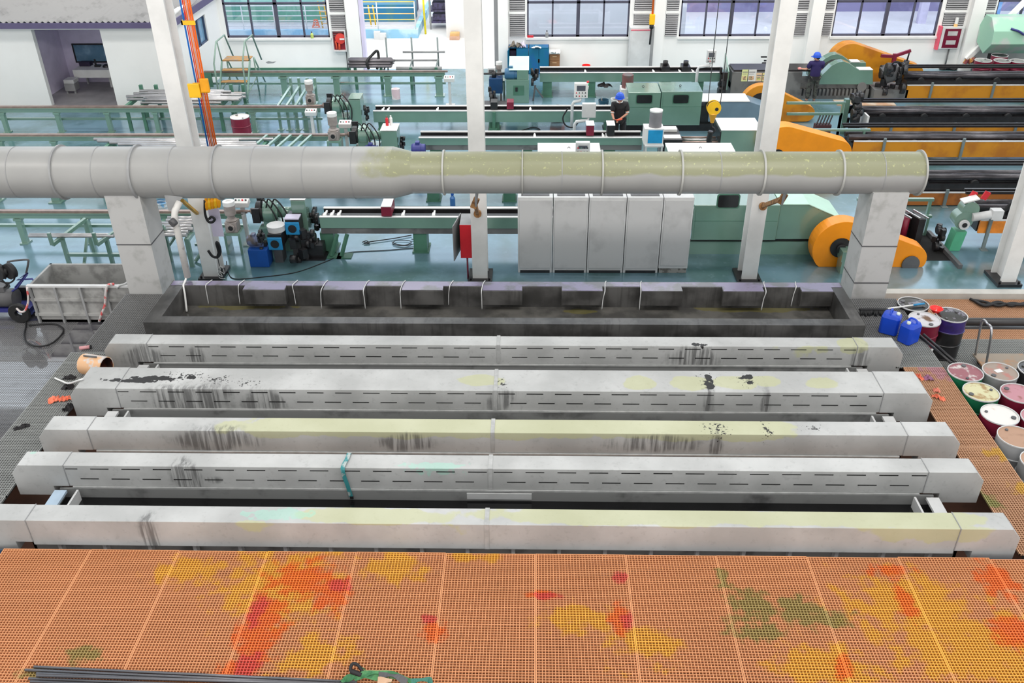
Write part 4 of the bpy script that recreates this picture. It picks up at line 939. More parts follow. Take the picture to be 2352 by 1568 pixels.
# ================================================================== ROW 1 (furthest)
y = 32.4
roller_table('green roller table at the back by the stepladder, below the first window', cx(470, y, .8), cx(1022, y, .8), y, .85, [cx(q, y, .3) for q in (655, 775, 892, 1010)], big=True)
t = thing('end_plate', 'green plate at the left end of the rearmost roller table', 'machine end plate', (cx(472, y, .8), y, 0))
obj('plate', MB().box(cx(464, y, .6), cx(490, y, .6), y - .15, y - .1, .35, .85), GREEND, t); obj('leg', MB().box(cx(480, y, .3), cx(486, y, .3), y - .15, y - .1, 0, .35), GREEN, t)
bl = MB()
t = bed('long green bed of the rearmost machine with arched openings', cx(1240, 32.1, .7), cx(1662, 32.1, .7), 32.1, 32.85, .89, .56, [cx(q, 32.1, .3) for q in (1257, 1357, 1440, 1530, 1605)], 0, [cx(q, 32.4, .9) for q in (1344, 1500, 1560, 1590)])
for q in (1528, 1575):
    x = cx(q, 32.4, .95); obj('carriage', MB().box(x - .14, x + .14, 32.2, 32.75, .9, 1.04).cyl((x, 32.45, 1.04), (x, 32.45, 1.2), .09, n=12), BLACK, t)
# head unit of row 1
y = 31.75; x0, x1 = cx(1163, y, .7), cx(1215, y, .7)
t = thing('headstock', 'tall green headstock box beside the blue locker, blue motor on its left', 'headstock', (x0, y, 0), 'green machine headstocks')
obj('base', MB().box(x0, x1, y - .3, y + .4, 0, .82), GREEN, t, bevel=.01)
bx = obj('belt_box', MB().box(x0 + .38, x1 - .02, y - .28, y + .5, .821, 1.15), GREEN, t, bevel=.01)
obj('box_top', MB().prism([(y - .3, 1.15), (y + .5, 1.42), (y + .5, 1.151)], 'yz', x0 + .1, x1), M('pale_mint_tone', (190, 226, 208), .4, var=.05), bx)  # glare on the green top painted as a pale mint piece
obj('switch', MB().box(x0 + .32, x0 + .4, y - .34, y - .3, .42, .56), BLACK, t)
obj('door_panel', MB().box(x0 + .25, x0 + .62, y - .312, y - .301, .28, .62), GREEND, t)
hmotor(x0 - .05, x0 + .42, y - .1, .98, .19, M('teal_blue_motor', (56, 104, 140), .4, var=.1), t)
gears(t, x1 + .18, y + .1, .8, .9, 4)
obj('stand', MB().bar((x1 + .15, y, 0), (x1 + .22, y, .55), .06, .06).bar((x1 + .5, y, .1), (x1 + .2, y, .5), .05, .05), DGREY, t)
xh = cx(1138, y, .5)
t = thing('hydraulic_unit', 'dark blue hydraulic tank beside the rearmost headstock', 'hydraulic unit', (xh, y, 0), 'blue hydraulic units')
obj('tank_body', MB().box(xh - .22, xh + .25, y - .1, y + .35, .28, .8), M('deep_blue', (24, 66, 110), .4, var=.12), t, bevel=.01)
obj('stand', MB().box(xh - .2, xh - .14, y - .1, y + .3, 0, .28).box(xh + .16, xh + .22, y - .1, y + .3, 0, .28), DGREY, t)
obj('pump', MB().cyl((xh - .05, y + .1, .8), (xh - .05, y + .1, 1.0), .08, n=12).cyl((xh - .6, y + .1, .92), (xh + .5, y + .1, .92), .035, n=8), BLACK, t)
xk = cx(1113, 31.4, .3)
t = thing('machine_skid', 'jumble of dark pumps and hoses at the foot of the middle white column, far row', 'pump group', (xk, 31.3, 0))
gears(t, xk + .3, 31.3, .3, 1.0, 9, 'pump_parts'); obj('base', MB().box(xk - .2, xk + 1.0, 31.0, 31.6, 0, .05), DGREY, t)
solo('floor_plate', MB().box(cx(1112, 30.9, 0), cx(1142, 30.9, 0), 30.4, 31.2, 0, .02), M('lilac_grey_plate', (164, 158, 176), .5), 'pale lilac floor plate left of the tall green headstock box', 'floor plate')
pedestal(cx(1033, 31.2, .5), 31.2, .98, 'white push button pedestal at the right end of the rearmost roller table')
for q, lb in ((1131, 'small grey motor with white top left of the tall green headstock box'),):
    xx = cx(q, 32.0, 1.0); t = thing('small_motor', lb, 'motor', (xx, 32.0, .9)); obj('motor_body', MB().box(xx - .16, xx + .1, 31.9, 32.15, .88, 1.1), LGREY, t); obj('vent', MB().box(xx - .12, xx + .06, 31.89, 31.899, .94, 1.05), DGREY, t)
xx = cx(1146, 32.0, 1.0); vmotor(xx, 32.2, .62, 'upright grey motor with white cap left of the rearmost headstock box', .9)
# grey machine base with documents, green hump machine
y = 31.9; xa, xb = cx(1680, y, .6), cx(2000, y, .6)
t = thing('drawing_machine', 'grey based machine with green humped covers behind the worker in navy', 'machine', (xa, y, 0))
obj('base', MB().box(xa, xb, y, y + 1.0, 0, .34).box(xa, cx(1840, y, .6), y, y + 1.0, .34, .94).box(xa, xb, y + .1, y + .95, .34, .55), DKGREY, t)
vb = MB()
for i in range(17): x = cx(1845, y, .4) + i * .135; vb.box(x - .03, x + .03, y - .005, y + .08, .12, .36)
obj('slot_strips', vb, BLACK, t)
obj('tray', MB().box(xa + .05, cx(1880, y, .9), y + .08, y + .9, .941, 1.0), BLACK, t)
pts = [(1870, 178), (1884, 176), (1896, 165), (1910, 151), (1925, 143), (1938, 141), (1952, 146), (1964, 155), (1975, 161), (2005, 161), (2005, 194), (1870, 194)]
poly = [(ay(px, py, y).x, ay(px, py, y).z) for px, py in pts]
obj('hump_cover', MB().prism(poly, 'xz', y, y + .35), GREEN, t, bevel=.01)
obj('hump_cover', MB().prism([(a - .02, z_ + .06) for a, z_ in poly], 'xz', y + .75, y + 1.1), GREEN, t, bevel=.01)
obj('slot_fill', MB().prism([(a, z_ - .1) for a, z_ in poly[:-2]] + [poly[-2], poly[-1]], 'xz', y + .351, y + .749), BLACK, t)
obj('flat_lid', MB().box(ay(1973, 161, y).x, ay(2005, 161, y).x, y - .01, y + .36, poly[9][1] + .002, poly[9][1] + .02), WHITE, t); obj('flat_lid', MB().box(ay(1965, 161, y).x, ay(1990, 161, y).x, y + .74, y + 1.1, poly[9][1] + .07, poly[9][1] + .09), WHITE, t)
q = ay(1980, 196, y); obj('handwheel', MB().cyl((q.x, y - .03, q.z - .05), (q.x, y - .001, q.z - .05), .16, n=22), DKGREY, t)
for i, (px, wpx, c1, c2) in enumerate(((1713, 14, (222, 226, 160), (232, 190, 150)), (1729, 18, (226, 226, 222), (220, 176, 140)), (1745, 13, (226, 196, 160), (214, 212, 120)), (1758, 13, (222, 206, 140), (224, 160, 120)))):
    a = ay(px, 160 if i < 2 else 168, y - .03); b_ = ay(px, 187, y - .03)
    w = wpx / 2083 * 34 * .5
    tt = thing('notice_sheet', ['yellow edged notice sheet, leftmost on the grey machine base', 'large white clipboard notice on the grey machine base', 'orange and grey notice sheet next to the white clipboard', 'yellow and orange notice sheet closest to the right white column'][i], 'notice', (a.x, y - .02, b_.z), 'notices on the grey machine base')
    o = obj('sheet', MB().box(a.x - w, a.x + w, y - .02, y - .012, b_.z, a.z), M('notice%d' % i, c1, .6, var=.03), tt)
    obj('printed_block', MB().box(a.x - w * .7, a.x + w * .5, y - .023, y - .0201, b_.z + .05, b_.z + (a.z - b_.z) * .45), M('noticeblock%d' % i, c2, .6, c2=(120, 120, 90), scale=30, lo=.5, hi=.55), tt)
    obj('print_lines', MB().box(a.x - w * .8, a.x + w * .7, y - .023, y - .0201, a.z - .1, a.z - .07).box(a.x - w * .8, a.x + w * .4, y - .023, y - .0201, a.z - .16, a.z - .145), M('greyprint', (130, 130, 130), .6), tt)
solo('machine_end_shield', MB().prism([(31.95, .3), (31.95, .95), (32.9, 1.35), (32.9, .3)], 'yz', xa - .14, xa - .1), GREEN, 'green sloped end shield between the rearmost bed and the grey machine base', 'shield')
t = thing('carriage_post', 'black oily carriage post at the right end of the rearmost bed', 'machine carriage', (xa - .35, 31.95, 0)); obj('post', MB().box(xa - .42, xa - .18, 31.8, 31.95, 0, .95).box(xa - .46, xa - .38, 31.8, 31.9, .9, 1.12), BLACK, t); gears(t, xa - .32, 31.85, .5, .9, 12)
guard('ochre belt guard behind the green humped covers by the back wall', 33.55, 34.1, (11.45, .82), .68, (13.9, .42), .3, OCHRE)
# red swing arm and gearbox behind
t = thing('swing_arm', 'dark red tubular swing arm behind the ochre belt guard', 'swing arm', (12.6, 33.2, 0))
a = [ay(*p, 33.2) for p in ((2024, 128), (2060, 130), (2092, 116), (2090, 145))]
obj('arm', MB().bar(a[0], (12.95, 33.2, a[1].z), .1, .1).bar((12.9, 33.2, a[1].z + .02), a[2], .09, .1).bar((12.9, 33.2, 0.02), (12.9, 33.2, a[1].z + .1), .12, .12).cyl((12.9, 33.2, 0), (12.9, 33.2, .02), .2, n=12), MAROON, t)
obj('grip', MB().cyl(a[2] + Vector((-.03, 0, 0)), a[2] + Vector((-.06, 0, -.4)), .03, n=8).cyl(a[2] + Vector((-.06, 0, -.35)), a[2] + Vector((-.1, 0, -.7)), .1, n=12), BLACK, t)
xg = cx(2045, 31.8, .6)
t = thing('gearbox', 'black oily gear and clamp head at the start of the rearmost conveyor', 'gearbox', (xg, 31.9, 0))
gears(t, xg - .2, 31.8, .75, 1.5, 21); gears(t, xg + .25, 31.8, .8, 1.3, 22)
obj('base', MB().box(xg - .55, xg + .6, 31.6, 32.6, 0, .4), DKGREY, t); obj('cover', MB().lathe((xg, 31.9, .95), [(0, -.3), (.3, -.3), (.34, 0), (.2, .25), (0, .25)], 16, (1, 0, .5)), DGREY, t)
obj('hose', MB().tube(smooth_path([(xg - .2, 31.6, 1.2), (xg - .1, 31.5, 1.4), (xg + .15, 31.5, 1.3), (xg + .2, 31.5, .9)], 6), .025, 7), RUBBER, t)
conveyor('rearmost conveyor with ochre side panel, right of the gear head', cx(2082, 31.6, .4), 20, 31.6, .98, .12, .55, [cx(q, 31.6, .3) for q in (2136, 2278)])
q = cx(2104, 31.55, .6); crumple('rag', 2104, 190, .57, .2, .12, .08, M('blue_rag', (60, 140, 180), .7), 'small blue rag hanging on the rearmost ochre panel', 'rag', 31)
# ================================================================== ROW 2
y = 28.4
roller_table('green roller table left of the red and white drum, in front of the white building', -19, cx(735, y, .8), y, .83, [cx(q, y, .4) for q in (10, 135, 250, 360, 470, 583)])
x0 = cx(640, y, .5)
t = thing('tube_rack', 'green rack of four slanted arms behind the second roller table', 'tube rack', (x0, 29, 0), 'green tube racks')
for q in (640, 660, 680, 698):
    x = cx(q, 28.7, .7); rack_arm(t, x, 28.55, .78, 30.2, .98, False, .1); obj('post', MB().box(x + .06, x + .14, 30.15, 30.25, 0, 1.25), GREEN, t); obj('post', MB().box(x - .04, x + .04, 28.6, 28.68, 0, .74).box(x - .1, x + .1, 28.56, 28.72, 0, .02), GREEN, t)
obj('cross_rail', MB().box(cx(560, 29.5, .5), cx(705, 29.5, .5), 29.4, 29.5, .5, .6), GREEN, t)
tubes('pale steel tube in the stack on the rack in front of the white building wall', 10, cx(290, 29, .9), cx(568, 29, .9), 28.62, .125, .9, .045, TUBE, TUBEG, 1.0, 2, 5)
t = thing('tube_rack', 'dark floor rack under the pale tubes beside the white building', 'tube rack', (-11, 29, 0), 'green tube racks')
for q in (310, 345, 440, 520, 548):
    x = cx(q, 29.1, .5); obj('bearer', MB().box(x - .05, x + .05, 28.5, 30.0, .74, .85).box(x - .05, x + .05, 28.5, 28.58, 0, .74).box(x - .05, x + .05, 29.9, 30.0, 0, 1.1), GREEND, t)
vmotor(cx(712, 28.6, .9), 28.75, .85, 'upright grey motor at the right end of the second roller table, above its control box', 1.05)
pedestal(cx(717, 28.05, .5), 28.05, .82, 'push button pedestal at the right end of the second roller table')
headstock('green headstock of the second machine with round chuck at its left', cx(760, 28.2, .5), 28.25, .8, (.5, 1.2), .66, .36, 3, False, .68)
b2 = bed('long green bed of the second machine, ending at the seated worker', cx(857, 28.5, .6), cx(1442, 28.5, .6), 28.5, 29.05, .67, .29, [cx(q, 28.5, .2) for q in (880, 1135, 1400)], 0, [cx(q, 28.7, .67) for q in (880, 892, 1005, 1218)])
for q, mm, lb in ((1135, BLACK, ''), (1172, MAROON, '')):
    x = cx(q, 28.7, .75); obj('carriage', MB().box(x - .11, x + .11, 28.55, 28.95, .70, .92), mm, b2)
x = cx(1135, 28.45, .4); obj('bracket', MB().bar((x - .02, 28.45, .02), (x, 28.45, .64), .1, .1).box(x - .16, x + .1, 28.35, 28.48, 0, .12), GREEND, b2)
x0, xm, x1 = cx(1441, 28.4, .7), cx(1516, 28.4, .7), cx(1610, 28.4, .7)
t = thing('machine_cabin', 'green machine cabin with two dark windows behind the worker in black', 'machine cabin', (x0, 28.8, 0), 'green machine cabins')
def zz(py, y, px=1500): return ay(px, py, y).z
cabin(t, x0, xm - .01, 28.4, 29.4, .22, 1.28, (cx(1462, 28.4, 1.0), cx(1497, 28.4, 1.0), zz(237, 28.4), zz(218, 28.4)))
cabin(t, xm + .01, x1, 28.4, 29.4, .22, 1.30, (cx(1546, 28.4, 1.0), cx(1581, 28.4, 1.0), zz(237, 28.4), zz(218, 28.4)))
obj('base', MB().box(x0, cx(1760, 28.4, .2), 28.5, 29.3, 0, .219), BLACK, t)
xn = cx(1765, 28.4, .7)
obj('nose_cover', MB().prism([(x1 + .28, .3), (x1 + .28, .95), (xn - .6, .95), (xn, .75), (xn, .3)][::-1], 'xz', 28.5, 29.3), M('blue_grey_paint', (106, 132, 150), .4, var=.07), t, bevel=.012)
obj('gap_block', MB().box(x1 + .001, x1 + .279, 28.55, 29.2, .3, .8), BLACK, t)
obj('nose_glare', MB().box(x1 + .001, xn - .6, 28.48, 29.32, .951, .975), WHITE, t)  # glare on the nose top put in as a white sheet
guard('ochre belt guard partly behind the right white column, second machine', 29.36, 29.7, (7.4, .6), .62, (8.95, .28), .26, OCHRE, (7.4, .6, .38))
conveyor('second conveyor from the back with ochre side panel and four grey posts', cx(1990, 28.0, .3), 20, 28.0, .87, .05, .32, [cx(q, 28.0, .2) for q in (2045, 2190, 2330)])
xg = cx(1965, 28.0, .5)
t = thing('gearbox', 'black clamp head with green post at the start of the second conveyor', 'gearbox', (xg, 28.2, 0)); gears(t, xg, 28.1, .55, 1.5, 33); gears(t, xg - .05, 28.1, .95, 1.2, 34); obj('post', MB().box(xg - .35, xg - .2, 28.2, 28.4, 0, 1.1), GREEN, t); obj('sheet', MB().box(xg + .28, xg + .34, 27.8, 28.4, .1, .7), WHITE, t)
for zq, lb in ((237, 'upper'), (262, 'lower')):
    a = ay(1808, zq, 28.0); solo('guide_rail', MB().box(a.x, xg - .4, 28.0, 28.08, a.z - .04, a.z + .03).box(xg - .5, xg - .44, 28.0, 28.08, 0, a.z - .04), GREEN, lb + ' green guide rail running to the black clamp head right of the white column', 'rail', 'green guide rails')
t = thing('fixture', 'small rack of dark metal fingers on the green guide rail', 'fixture', (cx(1888, 27.6, .4), 27.6, 0))
for i in range(5): x = cx(1875 + i * 7, 27.6, .5); obj('finger', MB().bar((x, 27.6, .5), (x + .12, 27.75, .75), .03, .05), BLACK, t)
obj('base', MB().box(cx(1872, 27.6, .4), cx(1908, 27.6, .4), 27.55, 27.8, 0, .5), M('dark_maroon_steel', (70, 40, 44), .5, var=.2), t)
drum((cx(559, 27.5, .5), 27.3, 0), 'white lidded drum with maroon band between the two long roller tables at left', [WHITE, MAROON], LIDW, cut=.36)
# bucket, fan, bin between rows 1 and 2
x = cx(1388, 30.2, .3)
t = thing('bucket', 'dark blue bucket with a black cloth over it, in front of the rearmost bed', 'bucket', (x, 30.6, 0)); obj('bucket_body', MB().lathe((x, 30.6, 0), [(0, 0), (.15, 0), (.18, .38), (.165, .38), (.14, .02), (0, .02)], 18), M('petrol_blue', (34, 78, 100), .5, c2=(150, 150, 146), scale=4, lo=.56, hi=.6), t)
crumple('cloth', 1389, 198, .4, .5, .4, .12, CLOTH_K, 'black cloth hanging over the dark blue bucket', 'cloth', 41)
x = cx(1417, 30.4, .3)
t = thing('bucket', 'white bucket with dark contents beside the white dust collector', 'bucket', (x, 30.6, 0)); obj('bucket_body', MB().lathe((x, 30.6, 0), [(0, 0), (.16, 0), (.2, .42), (.185, .42), (.15, .05), (0, .05)], 18), WHITE, t); obj('contents', MB().lathe((x, 30.6, 0), [(.178, .36), (0, .36)], 18), DGREY, t)
x = cx(1440, 30.0, .6)
t = thing('dust_collector', 'white dust collector with a red brown cylinder on top behind the worker in black', 'dust collector', (x, 30.1, 0))
obj('box', MB().box(x - .23, x + .23, 29.85, 30.35, .35, .95), WHITE, t, bevel=.012); obj('stand', MB().box(x - .2, x - .14, 29.9, 30.3, 0, .35).box(x + .14, x + .2, 29.9, 30.3, 0, .35), LGREY, t)
obj('cylinder', MB().lathe((x, 30.1, .95), [(.19, 0), (.19, .42), (.15, .44), (0, .44)], 20), M('red_brown', (118, 76, 74), .45, c2=(96, 92, 92), scale=3), t)
obj('pipe', MB().cyl((x, 29.84, .7), (x - .22, 29.6, .25), .06, n=12), MGREY, t)
x = cx(1282, 28.9, .3)
t = thing('floor_blower', 'small orange drum blower lying on the floor behind the second bed', 'blower', (x, 29.6, 0)); p = Vector((x, 29.55, .24))
obj('housing', MB().lathe(p, [(.24, -.18), (.24, .14), (.2, .2), (0, .2)], 20, (1, -.4, .1)), M('orange_red', (226, 92, 56), .4, var=.08), t); obj('fan_opening', MB().lathe(p, [(.225, -.178), (.2, -.05), (0, -.05)], 20, (1, -.4, .1)), BLACK, t); obj('handle', MB().tube(smooth_path([(x - .1, 29.5, .46), (x - .05, 29.5, .54), (x + .08, 29.5, .52), (x + .12, 29.5, .44)], 5), .018, 7), BLACK, t)
tt, xb_, z0_, z1_ = panel('operator panel with screen and signal light facing the camera above the second bed', 28.1, 1314, 300, 1334, 190, 224, .42, WHITE)
xx = cx(1350, 28.1, z0_ + .4); obj('signal_light', MB().cyl((xx, 28.1, z1_ - .2), (xx, 28.1, z1_ - .08), .035, n=10), LGREY, tt); obj('signal_light', MB().cyl((xx, 28.1, z1_ - .08), (xx, 28.1, z1_), .04, n=10), M('signal_green', (40, 200, 130), .4), tt); obj('signal_light', MB().cyl((xx, 28.1, z1_), (xx, 28.1, z1_ + .05), .04, n=10), RED, tt)
obj('cable_coil', MB().tube(smooth_path([(xx - .6, 28.0, .9), (xx - .75, 28.0, .6), (xx - .65, 28.0, .35), (xx - .4, 28.0, .3), (xx - .2, 28.0, .55)], 6), .025, 7), RUBBER, tt)
panel('plain grey back of an operator panel in front of the second bed', 27.3, 1320, 340, 1352, 237, 269, .42, LGREY, False)
panel('grey operator panel on cranked arm over the rearmost bed, before the back wall', 31.6, 1600, 190, 1632, 115, 144, .3, LGREY, True)
# ================================================================== ROW 3
y = 25.5
roller_table('green roller table partly hidden by the pale tubes, just above the grey duct', -17, cx(785, y, .8), y, .9, [cx(q, y, .4) for q in (8, 130, 260, 380, 520, 640)])
tubes('pale steel tube in the stack just above the left end of the grey duct', 8, cx(200, 25, .9), cx(655, 25, .9), 24.1, .15, .9, .05, TUBE, TUBEG, 1.6, 1, 8)
t = thing('tube_rack', 'green floor bearers under the pale tubes above the left end of the duct', 'tube rack', (-11, 24.6, 0), 'green tube racks')
for q in (240, 330, 540, 600):
    x = cx(q, 24.6, .8); obj('bearer', MB().box(x - .05, x + .05, 23.9, 25.3, .76, .848).box(x - .05, x + .05, 23.9, 23.98, 0, .76).box(x - .05, x + .05, 25.22, 25.3, 0, .76), GREEND, t)
t = thing('tube_rack', 'green rack with slanted arms in front of the third roller table', 'tube rack', (-8, 24.8, 0), 'green tube racks')
for q in (610, 640, 665, 690, 712):
    x = cx(q, 25.2, .9); rack_arm(t, x - .35, 24.0, .82, 25.4, .93, False, .35); obj('post', MB().box(x - .4, x - .32, 23.95, 24.05, 0, .8), GREEN, t)
obj('cross_rail', MB().box(cx(540, 24, .6), cx(705, 24, .6), 23.9, 23.99, .5, .6), GREEN, t)
vmotor(cx(768, 25.3, .9), 25.3, .85, 'upright motor with white round cap at the right end of the third roller table', 1.15)
pedestal(cx(793, 25.6, .9), 25.75, 1.2, 'push button pedestal between the upright motor and third headstock')
t = headstock('green headstock of the third machine with white topped belt box holding bottles', cx(818, 25.4, .5), 25.5, .8, (.5, 1.12), .75, .46, 7, True, .8)
hmotor(cx(838, 24.9, .6), cx(868, 24.9, .6), 24.95, .62, .17, NAVY, t); hmotor(cx(945, 25, .6), cx(976, 25, .6), 25.1, .62, .17, NAVY, t)
xq = cx(818, 25.4, .5) + .8
for i, (dx, c, lb) in enumerate(((.14, RED, 'red bottle standing on the white topped belt box'), (.25, WHITE, 'white bottle standing on the white topped belt box'))):
    t2 = thing('bottle', lb, 'bottle', (xq + dx, 25.6 + i * .05, 1.154), 'bottles on the third headstock'); obj('bottle_body', MB().lathe((xq + dx, 25.6 + i * .05, 1.155), [(0, 0), (.045, 0), (.045, .2), (.02, .24)], 12), c, t2); obj('cap', MB().lathe((xq + dx, 25.6 + i * .05, 1.155), [(.022, .24), (.022, .28), (0, .28)], 10), WHITE if i else M('brown_cap', (120, 90, 80)), t2)
b3 = bed('long green bed of the third machine, right above the grey duct', cx(962, 25.8, .6), cx(1475, 25.8, .6), 25.8, 26.35, .73, .49, [cx(q, 25.8, .2) for q in (1000, 1210, 1400)], .16, [cx(q, 26, .75) for q in (1228, 1385, 1393)])
for q, mm in ((1355, MAROON), (1402, BLACK)):
    x = cx(q, 26.0, .85); obj('carriage', MB().box(x - .11, x + .11, 25.85, 26.25, .76, 1.06), mm, b3); obj('carriage_lid', MB().box(x - .12, x + .12, 25.84, 26.26, 1.061, 1.08), WHITE, b3)
xs0 = cx(1500, 25.4, .8)
t = thing('filter_unit', 'blue fronted white filter unit with grey cylinder on a grey trestle', 'filter unit', (xs0, 25.3, 0))
obj('trestle', MB().box(xs0 - .25, xs0 - .2, 25.05, 25.1, 0, .7).box(xs0 + .2, xs0 + .25, 25.05, 25.1, 0, .7).box(xs0 - .25, xs0 - .2, 25.5, 25.55, 0, .7).box(xs0 + .2, xs0 + .25, 25.5, 25.55, 0, .7).box(xs0 - .27, xs0 + .27, 25.03, 25.57, .7, .75), LGREY, t)
obj('box', MB().box(xs0 - .3, xs0 + .25, 25.1, 25.55, .751, 1.22), WHITE, t); obj('front_panel', MB().box(xs0 - .19, xs0 + .22, 25.085, 25.099, .8, 1.18), M('sky_blue_panel', (34, 146, 200), .4), t)
obj('cylinder', MB().lathe((xs0 + .02, 25.32, 1.22), [(.18, 0), (.18, .46)], 20), M('grey_cylinder', (128, 126, 130), .45), t); obj('cap', MB().lathe((xs0 + .02, 25.32, 1.68), [(.185, -.02), (.185, .02), (.07, .02), (.07, .01), (0, .01)], 20), WHITE, t)
x0, x1 = cx(1523, 25.3, .8), cx(1566, 25.3, .8)
t = thing('black_die_box', 'black oily box with two white lids beside the blue filter unit', 'die box', (x0, 25.3, 0)); obj('box', MB().box(x0, x1, 25.2, 26.3, .0, .86), BLACK, t); obj('lid', MB().box(x0 + .03, x1 - .02, 25.3, 25.6, .861, .88), WHITE, t); obj('lid', MB().box(x0 - .02, x1 - .06, 25.9, 26.2, .861, .93), WHITE, t)
t = thing('bar_rack', 'bright steel bars between the black die box and the green box', 'steel bars', (x1, 25.6, 0))
for i in range(5): obj('bar', MB().cyl((x1 + .01, 25.3 + i * .2, .62), (cx(1655, 25.4, .7) - .02, 25.3 + i * .2, .62), .035, n=10), STEEL if i % 2 else BROWNBAR, t)
obj('base', MB().box(x1 + .05, cx(1650, 25.4, .4), 25.25, 26.2, 0, .5), GREEND, t)
x0, x1 = cx(1652, 25.8, .7), cx(1745, 25.8, .7)
t = thing('machine_cabin', 'plain green box with white top between the steel bars and right white column', 'machine cabin', (x0, 26, 0), 'green machine cabins')
obj('cabinet', MB().box(x0, x1, 25.6, 26.7, .15, 1.0), GREEN, t, bevel=.012); obj('box_top', MB().box(x0 - .01, x1, 25.59, 26.71, 1.001, 1.015), WHITE, t); obj('base', MB().box(x0, x1, 25.7, 26.6, 0, .149), BLACK, t); obj('side_plate', MB().box(x0 - .03, x0 - .001, 25.6, 26.7, .1, .95), BLACK, t)  # white sheet on top stands for glare on the green paint
guard('bright orange belt guard right of the right white column, above the duct', 25.1, 25.6, (7.15, .62), .66, (8.75, .5), .36, ORANGE, (7.0, .42, .2))
conveyor('third conveyor with ochre side panel, just above the right end of the duct', cx(1960, 25.6, .5), 19, 25.6, .86, .2, .66, [cx(q, 25.6, .3) for q in (2025, 2205)])
a = ay(1900, 318, 25.6); solo('guide_rail', MB().box(8.2, 9.9, 26.1, 26.2, .8, .86).box(8.3, 8.36, 26.1, 26.2, 0, .8).box(9.7, 9.76, 26.1, 26.2, 0, .8), GREEN, 'green guide rail behind the bright orange belt guard', 'rail')
# crane hook
xh = cx(1641, 24.6, 1.9); yh = 24.6
t = thing('crane_hook', 'yellow crane hook block hanging on two steel ropes over the third machine', 'crane hook', (xh, yh, 1.2))
q = ay(1641, 247, yh); zc = q.z; xh = q.x
b = MB()
for s in (-1, 1): b.cyl((xh + s * .0 - .02, yh + s * .06, zc), (xh + s * .0 - .02, yh + s * .09, zc), .19, n=24)
obj('sheave_block', b, YELLOW, t); obj('sheave', MB().cyl((xh - .02, yh - .05, zc), (xh - .02, yh + .05, zc), .17, n=20), BLACK, t)
obj('hub', MB().cyl((xh + .05, yh - .1, zc - .02), (xh + .05, yh - .08, zc - .02), .05, n=12), BLACK, t)
obj('yoke', MB().lathe((xh - .02, yh, zc - .42), [(0, 0), (.05, 0), (.07, .1), (.12, .25), (.05, .3)], 12), M('ochre_block', (206, 150, 40), .45), t)
obj('hook', MB().tube([(xh - .02, yh, zc - .4), (xh - .02, yh, zc - .55)] + [(xh - .02 + .09 * math.sin(a), yh, zc - .64 + .09 * math.cos(a)) for a in [.3 + k * .5 for k in range(9)]], .03, 8), RUBBER, t)
for s in (-1, 1): obj('rope', MB().cyl((xh - .02 + s * .17, yh, zc), (xh - .02 + s * .17, yh, 13), .012, n=6), DGREY, t)
solo('chain_bundle', MB().tube(smooth_path([(xh - .02, yh, zc - .66), (xh - .05, yh, zc - .9), (xh - .03, yh, .9), (xh - .06, yh, .45), (xh - .05, yh, .1)], 6), .075, 8), BLACK, 'black chain sling hanging from the yellow crane hook', 'chain sling')
# ================================================================== ROW 4 (behind the duct)
y = 22.75
roller_table('green roller table behind the duct, only its thick feet visible below it at left', -17, -6.5, y, .85, [cx(q, y, .05) for q in (-10, 132, 270)], big=True, lower=False)
x0, x1 = cx(1235, 22.6, 1.4), cx(1690, 22.6, 1.4)
t = thing('machine_cabin', 'white topped green machine cabin mostly hidden behind the duct', 'machine cabin', (x0, 22.6, 0), 'green machine cabins')
cabin(t, x0, cx(1380, 22.6, 1.4), 22.5, 23.3, .2, 1.40); cabin(t, cx(1535, 22.6, 1.4), x1, 22.5, 23.3, .2, 1.40)
for a_, b_ in ((x0, cx(1380, 22.6, 1.4)), (cx(1535, 22.6, 1.4), x1)): obj('box_top', MB().box(a_, b_, 22.49, 23.31, 1.425, 1.44), WHITE, t)  # thin white sheets whiten the cabin tops in place of glare
obj('base', MB().box(x0, x1, 22.6, 23.2, 0, .199), GREEND, t)
bed('green bed behind the duct, glimpsed between duct and middle column', cx(700, 22.7, .5), x0 - .1, 22.7, 23.2, .75, .45, [cx(q, 22.7, .1) for q in (995, 1170)], .1)
panel('operator panel with blue screen standing just behind the duct, middle column to its left', 22.2, 1328, 400, 1338, 326, 352, .36, LGREY, True)
solo('guide_pipe', MB().cyl((-3.6, 22.1, .1), (1.2, 22.1, .1), .045, n=10), TUBE, 'thin grey pipe low on the floor seen just below the duct left of the cabinets', 'pipe')
q = az(1040, 472, 0); t = thing('bottle', 'blue water bottle on the floor below the duct left of the middle column', 'bottle', (q.x, q.y, 0)); obj('bottle_body', MB().lathe((q.x, q.y, 0), [(0, 0), (.07, 0), (.07, .22), (.03, .28), (.03, .3)], 14), M('blue_clear_plastic', (60, 110, 170), .3), t); obj('cap', MB().lathe((q.x, q.y, 0), [(.04, .3), (.04, .35), (0, .35)], 12), BLUE, t)
conveyor('fourth conveyor with rust coloured side panel, right of the duct end', cx(2080, 22.5, .3), 17, 22.5, .86, .02, .36, [cx(q, 22.5, .1) for q in (2168,)], M('rust_orange_panel', (176, 104, 40), .5, c2=(140, 82, 34), scale=2))
